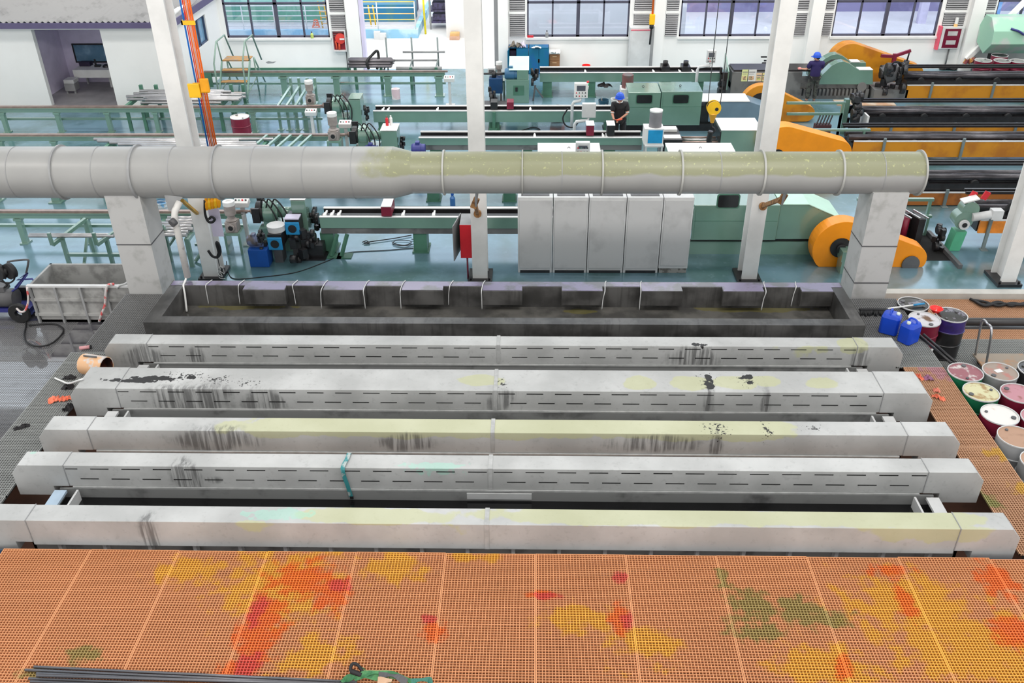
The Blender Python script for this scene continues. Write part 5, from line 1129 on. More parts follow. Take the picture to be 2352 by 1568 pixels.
# ================================================================== ROW 5 (nearest)
y = 20.15
roller_table('nearest green roller table at left, below the duct', -15, cx(560, y, .8), y, .83, [cx(q, y, .3) for q in (52, 205, 350, 455)])
t = thing('tube_rack', 'nearest green rack of slanted arms and braces behind the grey water tank', 'tube rack', (-10.5, 19.2, 0), 'green tube racks')
for (bx, by), (tx, ty) in (((120, 562), (197, 503)), ((222, 562), (285, 518)), ((320, 562), (375, 518))):
    p0, p1 = az(bx, by, .68), az(tx, ty, .92)
    obj('arm', MB().bar(p0, p1, .08, .08).bar(p0, p0 + Vector((0, 0, .3)), .07, .06), GREEN, t)
    obj('post', MB().box(p0.x + .12, p0.x + .2, p0.y + .15, p0.y + .23, 0, .72), GREEN, t); obj('post', MB().box(p1.x - .04, p1.x + .04, p1.y - .05, p1.y + .03, 0, .9), GREEN, t)
    obj('brace', MB().bar((p0.x + .5, p0.y + .15, .02), (p1.x, p1.y - .1, .6), .06, .05), GREEN, t)
obj('cross_rail', MB().box(-10.9, -9.15, 18.78, 18.86, .3, .37), GREEN, t)
for k, yy in enumerate((18.83, 18.92)): solo('steel_tube', MB().cyl((cx(66 + k * 2, yy, .8), yy, .80), (cx(262, yy, .8), yy, .80), .035, n=10), TUBE, ['long steel tube on the nearest green rack arms, front one of two', 'long steel tube on the nearest green rack arms, back one of two'][k], 'steel tube', 'tubes on the nearest rack')
tubes('pale steel tube stacked between the square leg and left column', 7, cx(362, 19.5, .8), cx(452, 19.5, .8), 18.95, .16, .78, .05, TUBE, TUBEG, .12, 1, 3)
t = thing('tube_rack', 'green floor rack under the tubes between the square leg and left column', 'tube rack', (-8.3, 19.4, 0), 'green tube racks')
for x in (-8.9, -8.0): obj('bearer', MB().box(x - .05, x + .05, 18.85, 20.0, .64, .72).box(x - .05, x + .05, 18.85, 18.93, 0, .64).bar((x, 19.1, .02), (x + .5, 19.6, .64), .06, .06), GREEN, t)
q = az(372, 470, .3); t = thing('bucket', 'white and blue ribbed bucket beside the left square duct leg', 'bucket', (q.x, q.y, 0)); obj('bucket_body', MB().lathe((q.x, q.y, 0), [(0, 0), (.16, 0)] + [(.17 + .012 * (i % 2), .05 * i + .03) for i in range(8)] + [(.16, .4)], 18), M('white_blue_stripes', (200, 206, 212), .5, c2=(120, 170, 210), scale=6, lo=.48, hi=.52), t); obj('handle', MB().tube(smooth_path([(q.x - .17, q.y, .38), (q.x, q.y - .12, .46), (q.x + .17, q.y, .38)], 6), .008, 6), LGREY, t)
vmotor(cx(528, 19.6, .9), 19.7, .55, 'large upright grey motor on a green stand right of the left column', 1.1)
pedestal(cx(562, 20.2, .8), 20.1, 1.15, 'white push button pedestal just below the duct right of the left column')
xb = cx(600, 19.9, .6)
t = headstock('nearest green headstock with white topped belt box and black hoses, below the duct', xb, 20.0, 1.0, (.5, 1.32), .84, .34, 17, True, .85)
obj('lid_stickers', MB().box(xb + .91, xb + 1.01, 19.8, 19.95, 1.355, 1.358).box(xb + 1.05, xb + 1.13, 20.0, 20.2, 1.355, 1.358), M('pale_mint_tone'), t)
def servo(px, py, yv, label, par=None):
    q = ay(px, py, yv); x = q.x; z = q.z
    t = thing('servo_motor', label, 'motor', (x, yv, z - .2), 'blue fronted motors')
    obj('motor_body', MB().box(x - .16, x + .16, yv, yv + .5, z - .14, z + .2), BLACK, t); obj('front_flange', MB().box(x - .17, x + .17, yv - .04, yv - .001, z - .18, z + .14), CYAN, t, bevel=.02); obj('bore', MB().cyl((x, yv - .05, z - .02), (x, yv - .0405, z - .02), .1, n=18), BLACK, t)
    obj('bracket', MB().box(x - .1, x + .1, yv + .1, yv + .4, 0, z - .141), DGREY, t)
    return t, x, z
t2, x, z = servo(672, 522, 19.3, 'blue fronted motor with lilac top mounted at the nearest headstock'); obj('top_cover', MB().box(x - .17, x + .17, 19.28, 19.55, z + .201, z + .23), M('lilac_plate', (196, 190, 210), .4), t2)
t2, x, z = servo(632, 557, 19.0, 'blue fronted motor with round white disc above it, beside the blue hydraulic tank'); obj('round_cover', MB().lathe((x, 19.25, z + .201), [(.2, 0), (.2, .06), (.21, .14), (0, .15)], 22), LGREY, t2)
x0, x1 = cx(574, 18.95, .25), cx(618, 18.95, .25)
t = thing('hydraulic_unit', 'bright blue hydraulic tank with pumps on top, nearest headstock', 'hydraulic unit', (x0, 19, 0), 'blue hydraulic units')
obj('tank_body', MB().box(x0, x1, 18.85, 19.25, 0, .45), BLUE, t, bevel=.01)
hmotor(x0 - .02, x0 + .3, 19.05, .6, .13, M('blue_grey_motor', (110, 120, 150), .5, c2=(90, 84, 84), scale=5), t, 'pump_motor'); gears(t, x1 - .1, 19.05, .6, .7, 44, 'valve_block')
gears(thing('pump_group', 'black pump and valve cluster below the blue fronted motor with lilac top', 'pump group', (cx(690, 19.2, .3), 19.2, 0)), cx(690, 19.2, .3), 19.2, .35, 1.4, 45, 'pump_parts')
t = thing('valve_rack', 'dark oily valve stand between the blue motors and bed', 'valve stand', (cx(715, 19.3, .2), 19.4, 0)); x = cx(712, 19.0, .2); obj('stand', MB().box(x - .15, x + .25, 19.3, 19.6, 0, .35).box(x - .3, x + .3, 19.2, 19.7, 0, .03), BLACK, t); gears(t, x, 19.4, .5, .8, 46)
b4 = bed('nearest long green bed with white clamps, partly hidden by the grey cabinets', cx(735, 19.6, .8), 3.66, 19.6, 20.15, .96, .66, [cx(q, 19.6, .2) for q in (752, 965, 1300, 1500)], .15, [cx(q, 19.85, .97) for q in (748, 764, 780, 927, 997)])
x = cx(891, 19.8, 1.05); obj('carriage', MB().box(x - .12, x + .12, 19.55, 20.1, .99, 1.22), MAROON, b4); obj('carriage_lid', MB().box(x - .12, x + .12, 19.55, 20.1, 1.221, 1.24), WHITE, b4)
for q in (772, 795): x = cx(q, 19.3, .2); obj('foot', MB().bar((x - .15, 19.4, .02), (x, 19.62, .5), .07, .07).box(x - .25, x + .1, 19.3, 19.6, 0, .02), GREEND, b4)
x0 = 3.72
t = thing('machine_cabin', 'nearest green machine cabin with dark window and sloped white nose right of the grey cabinets', 'machine cabin', (x0, 20, 0), 'green machine cabins')
cabin(t, x0, 5.7, 19.5, 20.6, .42, 1.3, (cx(1647, 19.5, 1.2), cx(1694, 19.5, 1.2), ay(1670, 476, 19.5).z, ay(1670, 448, 19.5).z))
obj('nose_cover', MB().prism([(5.71, .42), (5.71, 1.3), (6.35, 1.3), (7.15, .95), (7.25, .8), (7.25, .42)][::-1], 'xz', 19.55, 20.55), GREEN, t, bevel=.012)
obj('nose_glare', MB().prism([(5.71, 1.302), (6.35, 1.302), (7.15, .952), (7.15, .965), (6.35, 1.32), (5.71, 1.32)], 'xz', 19.53, 20.57), M('pale_mint_tone'), t)  # pale mint sheet paints the glare along the sloped nose
obj('base', MB().box(x0, 7.2, 19.6, 20.5, 0, .33), GREEN, t); obj('gap_block', MB().box(x0 + .02, 7.1, 19.65, 20.45, .331, .419), BLACK, t)
g = guard('nearest bright orange belt guard beside the right square duct leg', 18.95, 19.35, (7.08, .48), .66, (8.72, .18), .36, ORANGE, (7.05, .5, .24))
obj('bearing_block', MB().box(7.0, 7.32, 18.6, 18.94, .3, .55).box(7.02, 7.1, 18.6, 18.9, 0, .3).box(7.24, 7.32, 18.6, 18.9, 0, .3), GREEN, g)
obj('hub', MB().cyl((8.72, 18.9, .1), (8.72, 18.94, .1), .2, n=20), DGREY, g)
pp_ = [az(px, py, .004) for px, py in ((2040, 598), (2186, 598), (2128, 535), (2040, 535))]
struct('trim_pit_shade', MB().prism([(p.x, p.y) for p in pp_], 'xy', .001, .006), SLOT)  # shade inside the floor pit laid as a flat black sheet
solo('pit_beam', MB().bar(az(2206, 613, .05), az(2132, 533, .05), .09, .1), DGREY, 'grey steel beam along the edge of the dark floor pit right of the square leg', 'beam')
t = thing('fixture', 'dark maroon roller fixture with thin steel slats behind the right square duct leg', 'fixture', (8.9, 20.6, 0))
for i in range(4): obj('slat', MB().bar((8.5 + i * .2, 20.3, .85), (8.75 + i * .2, 19.95, .78), .035, .03), STEEL, t)
for i in range(3): obj('roller', MB().cyl((8.45 + i * .25, 20.2, .1), (8.45 + i * .25, 20.2, .72), .08, n=12), MAROON, t)
obj('frame', MB().box(8.35, 9.3, 20.4, 20.6, 0, .7).box(9.15, 9.3, 19.95, 20.4, .0, .75), BLACK, t)
for zq in (480, 515):
    a = ay(2100, zq - 3, 20.3); solo('guide_rail', MB().box(7.9, 9.75, 20.75 - (zq == 515) * .1, 20.83 - (zq == 515) * .1, a.z - .03, a.z + .04).box(9.65, 9.71, 20.75 - (zq == 515) * .1, 20.83 - (zq == 515) * .1, 0, a.z - .03), GREEN, ('upper' if zq == 480 else 'lower') + ' green guide rail behind the right square duct leg', 'rail')
x = cx(2205, 19.9, .6)
t = thing('clamp_head', 'green swinging clamp head with white motor right of the square leg', 'clamp head', (x, 19.9, 0))
obj('post', MB().prism([(x - .16, 0), (x + .1, 0), (x + .16, .5), (x - .1, .5)], 'xz', 20.1, 19.8), M('bright_green_paint', (84, 168, 130), .4), t, bevel=.01)
obj('swing_body', MB().lathe((x, 19.78, .8), [(0, 0), (.22, 0), (.22, .3), (0, .3)], 20, (0, 1, 0)).lathe((x + .1, 19.8, 1.05), [(0, 0), (.2, 0), (.2, .28), (0, .28)], 20, (0, 1, 0)), GREEN, t); obj('top_plate', MB().obox((x + .08, 19.95, 1.27), (.36, .25, .03), Matrix.Rotation(-.3, 3, 'Y')), WHITE, t)
obj('motor', MB().cyl((x + .15, 19.75, .9), (x + .75, 19.75, 1.0), .1, n=14).cyl((x, 19.7, .72), (x, 19.77, .72), .12, n=14).box(x + .55, x + .8, 19.65, 19.85, .88, 1.1), LGREY, t); obj('motor_bore', MB().cyl((x, 19.69, .72), (x, 19.699, .72), .06, n=14), BLACK, t)
for dx in (.2, .5): obj('red_guard', MB().obox((x + dx, 20.1, 1.3), (.14, .04, .2), Matrix.Rotation(.4, 3, 'Y')), RED, t)
gears(t, x - .45, 19.8, .3, .9, 51, 'valve_parts'); obj('hose', MB().tube(smooth_path([(x + .85, 19.8, 1.0), (x + 1.0, 19.75, 1.3), (x + 1.3, 19.75, 1.3), (x + 1.35, 19.7, .8), (x + 1.3, 19.65, .1)], 6), .04, 8), RUBBER, t)
conveyor('nearest conveyor with bright orange side panel, right of the clamp head', cx(2250, 19.9, .5), 15.5, 19.95, 1.1, .4, .72, [cx(q, 19.9, .3) for q in (2265,)], M('orange_panel', (236, 140, 40), .4, c2=(206, 120, 30), scale=2))
# ================================================================== CABINETS
for i in range(5):
    px = [1187, 1270, 1351, 1437, 1520, 1590]
    xa, xb = ay(px[i], 520, 18.6).x + .008, ay(px[i + 1], 520, 18.6).x - .008
    if i == 0: xa = -.34
    zt = 1.86
    t = thing('control_cabinet', ['leftmost tall grey control cabinet of the row behind the black tank', 'second tall grey control cabinet from the left in the row of five', 'middle grey control cabinet of the row, mottled front', 'fourth grey control cabinet from the left in the row of five', 'rightmost grey control cabinet, standing on a rough pale plinth'][i], 'cabinet', ((xa + xb) / 2, 18.8, 0), 'grey control cabinets')
    b = obj('cabinet_body', MB().box(xa, xb, 18.62, 19.12, .12 if i == 4 else .0, zt), LGREY, t, bevel=.008)
    obj('door', MB().box(xa + .035, xb - .035, 18.6, 18.619, .2 if i == 4 else .13, zt - .06), M('cabinet_door_grey', (196, 196, 196), .5, c2=(180, 180, 180), scale=1.6, lo=.5, hi=.7), t, bevel=.004)
    if i < 4:
        obj('vent_slot', MB().box(xa + .08, xb - .08, 18.7, 18.9, zt + .001, zt + .012), DGREY, t); obj('plinth_gap', MB().box(xa + .05, xb - .05, 18.61, 18.618, .0, .07), BLACK, t)
    else: obj('plinth', MB().box(xa + .02, xb - .02, 18.63, 19.1, 0, .118), M('rough_pale_plinth', (150, 150, 146), .8, c2=(100, 98, 94), scale=10), t)
# fire box at the middle column
xa = ay(1060, 540, 18.3).x - .03
t = thing('hose_box', 'red fronted box with open grey door on a red pipe left of the middle column', 'fire box', (xa, 18.3, 0))
z0, z1 = ay(1070, 592, 18.25).z, ay(1070, 516, 18.25).z
obj('box_body', MB().box(xa + .0, xa + .26, 18.25, 18.85, z0, z1), MGREY, t); obj('red_front', MB().box(xa + .0, xa + .26, 18.235, 18.249, z0, z1), RED, t)
obj('door', MB().bar((xa - .14, 18.12, (z0 + z1) / 2), (xa - .02, 18.85, (z0 + z1) / 2), .02, z1 - z0 + .03), M('grey_door_back', (136, 136, 136), .5), t)
obj('pipe', MB().cyl((xa + .14, 18.3, 0), (xa + .14, 18.3, z0), .02, n=8), MAROON, t)
# cords on the floor
a = [az(*p, .012) for p in ((520, 600), (524, 625), (540, 640), (600, 636), (680, 625), (750, 600), (800, 580), (880, 575), (960, 568), (980, 562), (970, 557))]
loop('cord', a, .01, RUBBER, 'thin dark cord curving across the floor from the left column to the nearest bed', 'cord')
a = [az(*p, .03) for p in ((900, 555), (910, 560), (930, 563), (945, 556), (935, 552), (910, 552), (903, 560), (925, 564), (950, 560), (965, 552), (945, 549))]
loop('cord', a, .01, RUBBER, 'tangled dark cord coil on the blue floor in front of the nearest bed', 'cord')
a = [az(*p, .03) for p in ((832, 556), (842, 553), (848, 558), (836, 558), (850, 555), (900, 548), (945, 540))]
loop('cord', a, .012, RUBBER, 'short dark cord with a plug lying left of the cord coil', 'cord')
a = [az(*p, .02) for p in ((1165, 302), (1195, 300), (1210, 296), (1225, 292), (1240, 298), (1210, 303))]
loop('cord', a, .015, RUBBER, 'dark cord on the pale floor between the second and third beds', 'cord')
# ================================================================== BACK WALL
YW = 35.75
WALL = M('white_plaster', (236, 236, 234), 0.75, var=0.03, scale=0.6)
wins = [(-11.85, -7.86), (-0.26, 3.62), (5.54, 9.42), (11.32, 15.26), (17.3, 21.2)]
DX0, DX1, ZS, ZT = -6.62, -1.42, 1.24, 5.2
wb = MB()
solid = [(-30, DX0), (DX1, 30)]
for a, b_ in solid: wb.box(a, b_, YW, YW + .24, 0, ZS - .04)
wb.box(-30, 30, YW, YW + .24, ZT, 6.0)
xs_ = [-30] + [v for w in wins for v in w] + [30]
for i in range(0, len(xs_), 2):
    a, b_ = xs_[i], xs_[i + 1]
    if a < DX0 < b_: wb.box(a, DX0, YW, YW + .24, ZS - .04, ZT); wb.box(DX1, b_, YW, YW + .24, ZS - .04, ZT)
    else: wb.box(a, b_, YW, YW + .24, ZS - .04, ZT)
struct('wall_back', wb, WALL)
FRM = M('dark_slate_frame', (72, 72, 88), .45, var=.08); GL = glass('window_glass')
for i, (a, b_) in enumerate(wins):
    o = struct('window_%d' % (i + 1), MB().box(a, b_, YW + .1, YW + .104, ZS, ZT), GL)
    f = MB(); f.box(a, b_, YW + .05, YW + .15, ZS, ZS + .07); f.box(a, b_, YW + .05, YW + .15, ZT - .07, ZT); f.box(a, a + .06, YW + .05, YW + .15, ZS, ZT); f.box(b_ - .06, b_, YW + .05, YW + .15, ZS, ZT)
    f.box(a, b_, YW + .05, YW + .15, 2.46, 2.54); f.box(a, b_, YW + .05, YW + .15, 3.8, 3.88)
    for k, w in ((1, .03), (2, .065), (3, .03)):
        x = a + (b_ - a) * k / 4; f.box(x - w, x + w, YW + .05, YW + .15, ZS, ZT)
    struct('window_frame', f, FRM, o)
    struct('window_sill', MB().box(a - .05, b_ + .05, YW - .08, YW + .05, ZS - .08, ZS - .001), WHITE, o)
struct('trim_1', MB().box(DX0 - .02, DX0 + .1, YW - .05, YW + .3, 0, ZT), M('lavender_jamb', (206, 200, 226), .5, var=.04))
struct('trim_2', MB().box(DX1 - .1, DX1 + .06, YW - .05, YW + .3, 0, ZT), M('grey_jamb', (142, 142, 144), .5, var=.06))
struct('baseboard_back', MB().box(-12, DX0 - .05, YW - .03, YW, 0.001, .1), GREEND)
pil = [(-7.12, -6.66), (-1.36, -.98), (4.52, 4.92), (10.38, 10.86), (16.3, 16.78)]
for i, (a, b_) in enumerate(pil): struct('trim_pilaster', MB().box(a, b_, YW - .28, YW, 0, 12.6), WALL)
LV = M('grey_louvre', (158, 158, 160), .5, var=.06)
def louvre(a, b_, i):
    t = thing('louvre_panel', ['grey louvre left of the yard doorway, above the red hose cabinet', 'grey louvre right of the yard doorway above the blue lockers', 'grey louvre above the tall grey electrical box, orange cable in front', 'grey louvre left of the third window', 'grey louvre just left of the pilaster behind the right white column', 'grey louvre left of the fourth window, right of the pilaster', 'grey louvre above the red fire box at right', 'grey louvre near the diagonal white brace'][i], 'louvre', ((a + b_) / 2, YW, ZS), 'grey wall louvres')
    for z0, z1 in ((ZS + .02, 2.1), (2.2, 3.4), (3.5, 5.1)):
        s = MB(); n = int((z1 - z0) / .075)
        for k in range(n): z = z0 + (k + .5) * (z1 - z0) / n; s.obox(((a + b_) / 2, YW - .03, z), (b_ - a - .02, .06, .014), Matrix.Rotation(.7, 3, 'X'))
        obj('slats', s, LV, t); obj('backing', MB().box(a, b_, YW - .006, YW - .001, z0, z1), DGREY, t)
        obj('louvre_frame', MB().box(a - .03, b_ + .03, YW - .05, YW - .001, z1, z1 + .1), WALL, t)
for i, (a, b_) in enumerate(((-7.76, -7.2), (-.92, -.34), (3.78, 4.44), (5.0, 5.46), (9.78, 10.3), (10.94, 11.26), (15.4, 16.2), (16.86, 17.24))): louvre(a, b_, i)
struct('trim_brace', MB().bar((16.5, YW - .35, .45), (19.4, YW - .35, 4.3), .16, .16), WALL)
# ================================================================== YARD
WB = M('pale_blue_wall', (150, 200, 228), .8, c2=(196, 226, 240), scale=1.2)
yb = 40.95
struct('wall_yard', MB().box(-18, -5.1, yb, yb + .2, -.02, .34).box(-5.3, -5.1, yb + .2, yb + 6, -.02, .34), WB)
struct('floor_platform_yard', MB().box(-18, -5.3, yb + .2, yb + 6, -.02, .2), M('pale_grey_slab', (196, 196, 200), .7, var=.06))
def railing(lbl, x0, x1, y, mats, n=4, zt=1.35):
    t = thing('railing', lbl, 'railing', ((x0 + x1) / 2, y, .34), 'yard railings')
    for k in range(5): obj('rail', MB().cyl((x0, y, .5 + k * (zt - .5) / 4), (x1, y, .5 + k * (zt - .5) / 4), .022, n=8), mats[k % len(mats)], t)
    for k in range(n): x = x0 + (x1 - x0) * k / (n - 1); obj('post', MB().cyl((x, y, .34), (x, y, zt), .025, n=8), WHITE, t)
    return t
railing('white pipe railing outside behind the left window', -17, -8.6, yb + .1, [WHITE], 7)
t = railing('yellow and white pipe railing outside the yard doorway', -8.5, -5.2, yb + .1, [WHITE, M('light_yellow', (244, 208, 110), .5), M('pale_orange', (246, 196, 130), .5)], 3, 1.5)
obj('ladder_frame', MB().cyl((-7.2, yb + .4, .4), (-7.3, yb + .6, 1.25), .03, n=8).cyl((-7.0, yb + .4, .4), (-7.1, yb + .6, 1.25), .03, n=8), YELLOW, t)
t = thing('yard_ladder', 'small yellow and orange ladder frame outside behind the left window', 'ladder', (-9.4, yb + 1, .2))
for dx in (0, .25): obj('leg', MB().cyl((-9.5 + dx, yb + 1.0, .2), (-9.6 + dx, yb + 1.0, 1.35), .03, n=8), YELLOW, t)
for k in range(4): obj('rung', MB().cyl((-9.55, yb + 1.0, .4 + k * .25), (-9.3, yb + 1.0, .4 + k * .25), .02, n=8), M('pale_orange'), t)
solo('water_tank', MB().box(-8.4, -5.5, yb + 2.2, yb + 3.4, .21, .95), M('yard_blue', (40, 120, 160), .5, c2=(70, 126, 136), scale=1.5), 'long blue tank behind the yellow and white yard railing', 'tank')
solo('water_tank', MB().box(-16, -9.7, yb + 2.2, yb + 3.4, .21, 1.0), M('yard_green', (110, 172, 146), .5, var=.06), 'long green tank outside behind the left window', 'tank')
t = thing('warning_sign', 'orange warning sign with a white mark outside behind the left window', 'sign', (-8.75, yb + .02, .5)); q = ay(725, 55, yb)
obj('sign_board', MB().prism([(q.x - .18, q.z - .16), (q.x + .18, q.z - .16), (q.x + .1, q.z + .2), (q.x - .06, q.z + .2)], 'xz', yb + .03, yb + .01), M('sign_orange', (240, 130, 100), .5), t)
obj('symbol', MB().bar((q.x - .08, yb + .006, q.z + .1), (q.x + .08, yb + .006, q.z + .1), .006, .03).bar((q.x, yb + .006, q.z + .15), (q.x - .02, yb + .006, q.z - .1), .006, .03, up=(1, 0, 0)).bar((q.x - .1, yb + .006, q.z), (q.x + .1, yb + .006, q.z), .006, .025).bar((q.x - .09, yb + .006, q.z - .11), (q.x + .1, yb + .006, q.z - .11), .006, .03), WHITE, t)
for i in range(8):
    x = -8.9 + i * .42
    solo('crate_stack', MB().box(x, x + .36, yb + 4.2, yb + 4.9, .21, 1.3 + .05 * (i % 2)).box(x + .02, x + .34, yb + 4.19, yb + 4.2, .5, .55), M('purple_grey_crate', (84, 78, 112), .6, c2=(64, 60, 78), scale=8), 'dark purple crate stack in the row behind the yard railing', 'crates', 'crate stacks in the yard')
solo('yellow_pole', MB().cyl((-4.85, 41.7, -.02), (-4.9, 41.7, 3.2), .045, n=10), M('lemon_yellow', (240, 220, 40), .5), 'yellow pole standing in the yard right of the railing', 'pole')
t = thing('pallet_rack', 'dark purple grey pallet rack in the yard between the yellow pole and the white building', 'rack', (-4.2, 43, 0))
for k in range(4): obj('shelf', MB().box(-4.75, -3.5, 42.6, 43.6, .25 + k * .5, .33 + k * .5), M('purple_grey_crate'), t)
for k in range(3): obj('load', MB().box(-4.6, -3.65, 42.7, 43.5, .34 + k * .5, .62 + k * .5), M('purple_grey_crate'), t)
for x in (-4.7, -3.55): obj('post', MB().box(x - .04, x + .04, 42.55, 42.63, -.02, 2.6), MGREY, t)
struct('wall_white_yard', MB().box(-3.85, 6.6, 41.0, 41.2, -.02, 7).box(-3.85, -3.65, 41.2, 50, -.02, 7), CONC)
t = thing('cardboard_box', 'two tone brown cardboard box by the white yard wall', 'box', (-3.45, 40.5, -.02)); q = az(1045, 89, 0); obj('lower_box', MB().box(q.x - .22, q.x + .2, q.y - .15, q.y + .2, -.019, .14), M('card_pinkish', (218, 176, 150), .7), t); obj('upper_box', MB().box(q.x - .2, q.x + .2, q.y - .12, q.y + .2, .141, .26), M('card_tan', (226, 182, 122), .7), t)
q = az(873, 90, 0); solo('foam_block', MB().box(q.x - .26, q.x, q.y, q.y + .25, -.02, .3).box(q.x + .001, q.x + .26, q.y - .05, q.y + .2, -.02, .24), WHITE, 'white foam blocks in front of the pale blue yard wall', 'foam block')
SHED = M('purple_grey_cladding', (158, 152, 188), .7, c2=(132, 126, 164), scale=.9)
struct('wall_shed_yard', MB().box(6.6, 30, 46.0, 46.2, -.02, 1.9).box(6.6, 30, 46.0, 46.2, 3.0, 7).box(6.6, 7.6, 46.0, 46.2, 1.9, 3.0).box(11.5, 12.5, 46.0, 46.2, 1.9, 3.0), SHED)
solo('yard_post', MB().box(11.0, 11.35, 43.4, 43.7, -.02, 6), WHITE, 'white post in the yard seen through the third window', 'post')
solo('yard_post', MB().box(17.6, 17.95, 43.4, 43.7, -.02, 6), M('pale_lilac', (222, 216, 236), .6), 'pale lilac post in the yard seen through the fourth window', 'post')
t = thing('truss', 'blue steel truss in the yard seen through the fourth window', 'truss', (19.5, 43, 0)); BT = M('truss_blue', (110, 170, 226), .5)
obj('truss_bar', MB().bar((18.3, 43, 2.2), (20.9, 43, .4), .14, .14).bar((18.3, 43, 2.3), (22.5, 43, 2.3), .14, .14).bar((20.9, 43, -.02), (20.9, 43, 3.0), .14, .14), BT, t); obj('truss_bar', MB().bar((22.6, 43, 2.3), (25.5, 43, .4), .14, .14), BT, t)
# ================================================================== THINGS ON THE BACK WALL
def hosebox(x0, x1, z0, z1, label, closed):
    t = thing('fire_hose_cabinet', label, 'fire cabinet', (x0, YW - .1, z0), 'fire cabinets on the back wall'); yf = YW - .2
    if not closed:
        obj('cabinet_frame', MB().box(x0 - .04, x0, yf, YW - .001, z0 - .04, z1 + .04).box(x1, x1 + .04, yf, YW - .001, z0 - .04, z1 + .04).box(x0, x1, yf, YW - .001, z1, z1 + .04).box(x0, x1, yf, YW - .001, z0 - .04, z0), LGREY, t)
        obj('backing', MB().box(x0, x1, YW - .04, YW - .002, z0, z1), M('deep_red', (150, 24, 44), .5), t)
        obj('hose_reel', MB().lathe(((x0 + x1) / 2 + .05, YW - .05, z1 - .28), [(0, 0), (.2, 0), (.2, .1), (.05, .12), (0, .12)], 22, (0, -1, 0)), M('hose_red', (220, 64, 54), .5), t)
        obj('nozzle', MB().cyl((x0 + .1, YW - .1, z0 + .05), (x0 + .08, YW - .1, z0 + .35), .03, n=8).cyl((x0 + .2, YW - .1, z0 + .02), (x0 + .22, YW - .1, z0 + .3), .04, n=8), M('hose_orange', (230, 90, 56), .5), t)
        obj('label_plate', MB().box(x1 - .2, x1 - .02, YW - .185, YW - .175, z1 - .32, z1 - .26), WHITE, t)
    else:
        obj('cabinet_frame', MB().box(x0 - .1, x1 + .1, yf, YW - .001, z0 - .05, z1 + .06), LGREY, t, bevel=.01)
        obj('glass_front', MB().box(x0, x1, yf - .01, yf - .001, z0, z1), M('dark_maroon_glass', (110, 30, 52), .2, var=.2), t)
        for zz_ in (z0 + .12, z0 + .45): obj('label_plate', MB().box(x0 + .12, x1 - .12, yf - .014, yf - .0101, zz_, zz_ + .16), M('pale_plate', (180, 178, 178), .5), t)
        obj('open_edge', MB().box(x0 - .2, x0 - .11, yf + .02, YW - .002, z0 - .08, z1 + .08), M('pink_red', (226, 90, 112), .5), t)
        obj('pipe', MB().cyl((x1 - .25, YW - .1, 0), (x1 - .25, YW - .1, z0 - .05), .03, n=8), DGREY, t)
    return t
hosebox(-7.72, -7.26, .8, 1.52, 'open red fire hose cabinet with hose reel left of the yard doorway', False)
hosebox(15.5, 16.1, .85, 1.55, 'closed fire cabinet with dark red glass and pink edge, right part of back wall', True)
solo('wall_pipe', MB().cyl((-7.28, YW - .06, 0), (-7.28, YW - .06, .74), .02, n=8), DGREY, 'thin dark pipe on the wall below the open red hose cabinet', 'pipe')
solo('wall_scuff', MB().add([tuple(ay(px, py, YW) + Vector((0, -.003, 0))) for px, py in ((610, 143), (617, 140), (625, 142), (635, 141), (628, 145), (615, 146))], [(0, 1, 2, 3, 4, 5)]), MGREY, 'dark peeled patch low on the white wall below the left window', 'wall patch')
LB = M('locker_blue', (12, 102, 138), .45, c2=(18, 92, 150), scale=1.5)
for i, (a, b_) in enumerate(((-.96, -.2), (-.19, .58))):
    t = thing('locker', ['blue locker with its left door open and dark inside, by the yard doorway pilaster', 'blue locker with closed doors, left of the wooden drawer unit'][i], 'locker', (a, 35.2, 0), 'blue lockers at the back wall')
    obj('locker_body', MB().box(a, b_, 35.12, 35.62, 0, .03).box(a, a + .02, 35.12, 35.62, .03, 1.0).box(b_ - .02, b_, 35.12, 35.62, .03, 1.0).box(a, b_, 35.12, 35.62, .98, 1.0).box(a, b_, 35.6, 35.62, .03, .98).box(a, b_, 35.15, 35.6, .55, .57), LB, t)
    m_ = (a + b_) / 2
    if i == 0: obj('door', MB().obox((a - .0, 34.95, .5), (.02, .34, .93), rotz(-.15)), LB, t); obj('door', MB().box(m_ - .08, b_ - .01, 35.1, 35.119, .04, .97), LB, t); obj('stored_items', MB().box(a + .05, m_ - .1, 35.3, 35.58, .58, .85).box(a + .05, m_ - .12, 35.3, 35.58, .04, .4), M('dark_purple_goods', (46, 36, 64), .7), t)
    else:
        for u, v in ((a + .01, m_ - .005), (m_ + .005, b_ - .01)): d_ = obj('door', MB().box(u, v, 35.1, 35.119, .04, .97), LB, t); obj('handle', MB().box((v if u < m_ - .1 else u) - .03, (v if u < m_ - .1 else u) + .03, 35.085, 35.099, .45, .58), DGREY, d_)
crumple('bag', 1186, 108, 1.002, .55, .3, .22, M('camo_bag', (120, 112, 100), .8, c2=(60, 58, 54), scale=9), 'crumpled grey and black bag on top of the blue lockers', 'bag', 61)
crumple('plastic_bag', 1201, 108, 1.002, .25, .25, .22, M('lilac_plastic', (226, 214, 236), .4), 'pale lilac plastic bag next to the grey bag on the lockers', 'bag', 62)
crumple('cloth', 1232, 110, 1.002, .35, .22, .08, WHITE, 'white cloth on the right blue locker', 'cloth', 63)
q0, q1 = ay(1262, 122, 35.2), ay(1286, 122, 35.2)
t = thing('drawer_unit', 'brown wooden three drawer unit beside the blue lockers', 'drawers', (q0.x, 35.3, 0)); WOOD = M('brown_wood', (150, 106, 70), .6, var=.1)
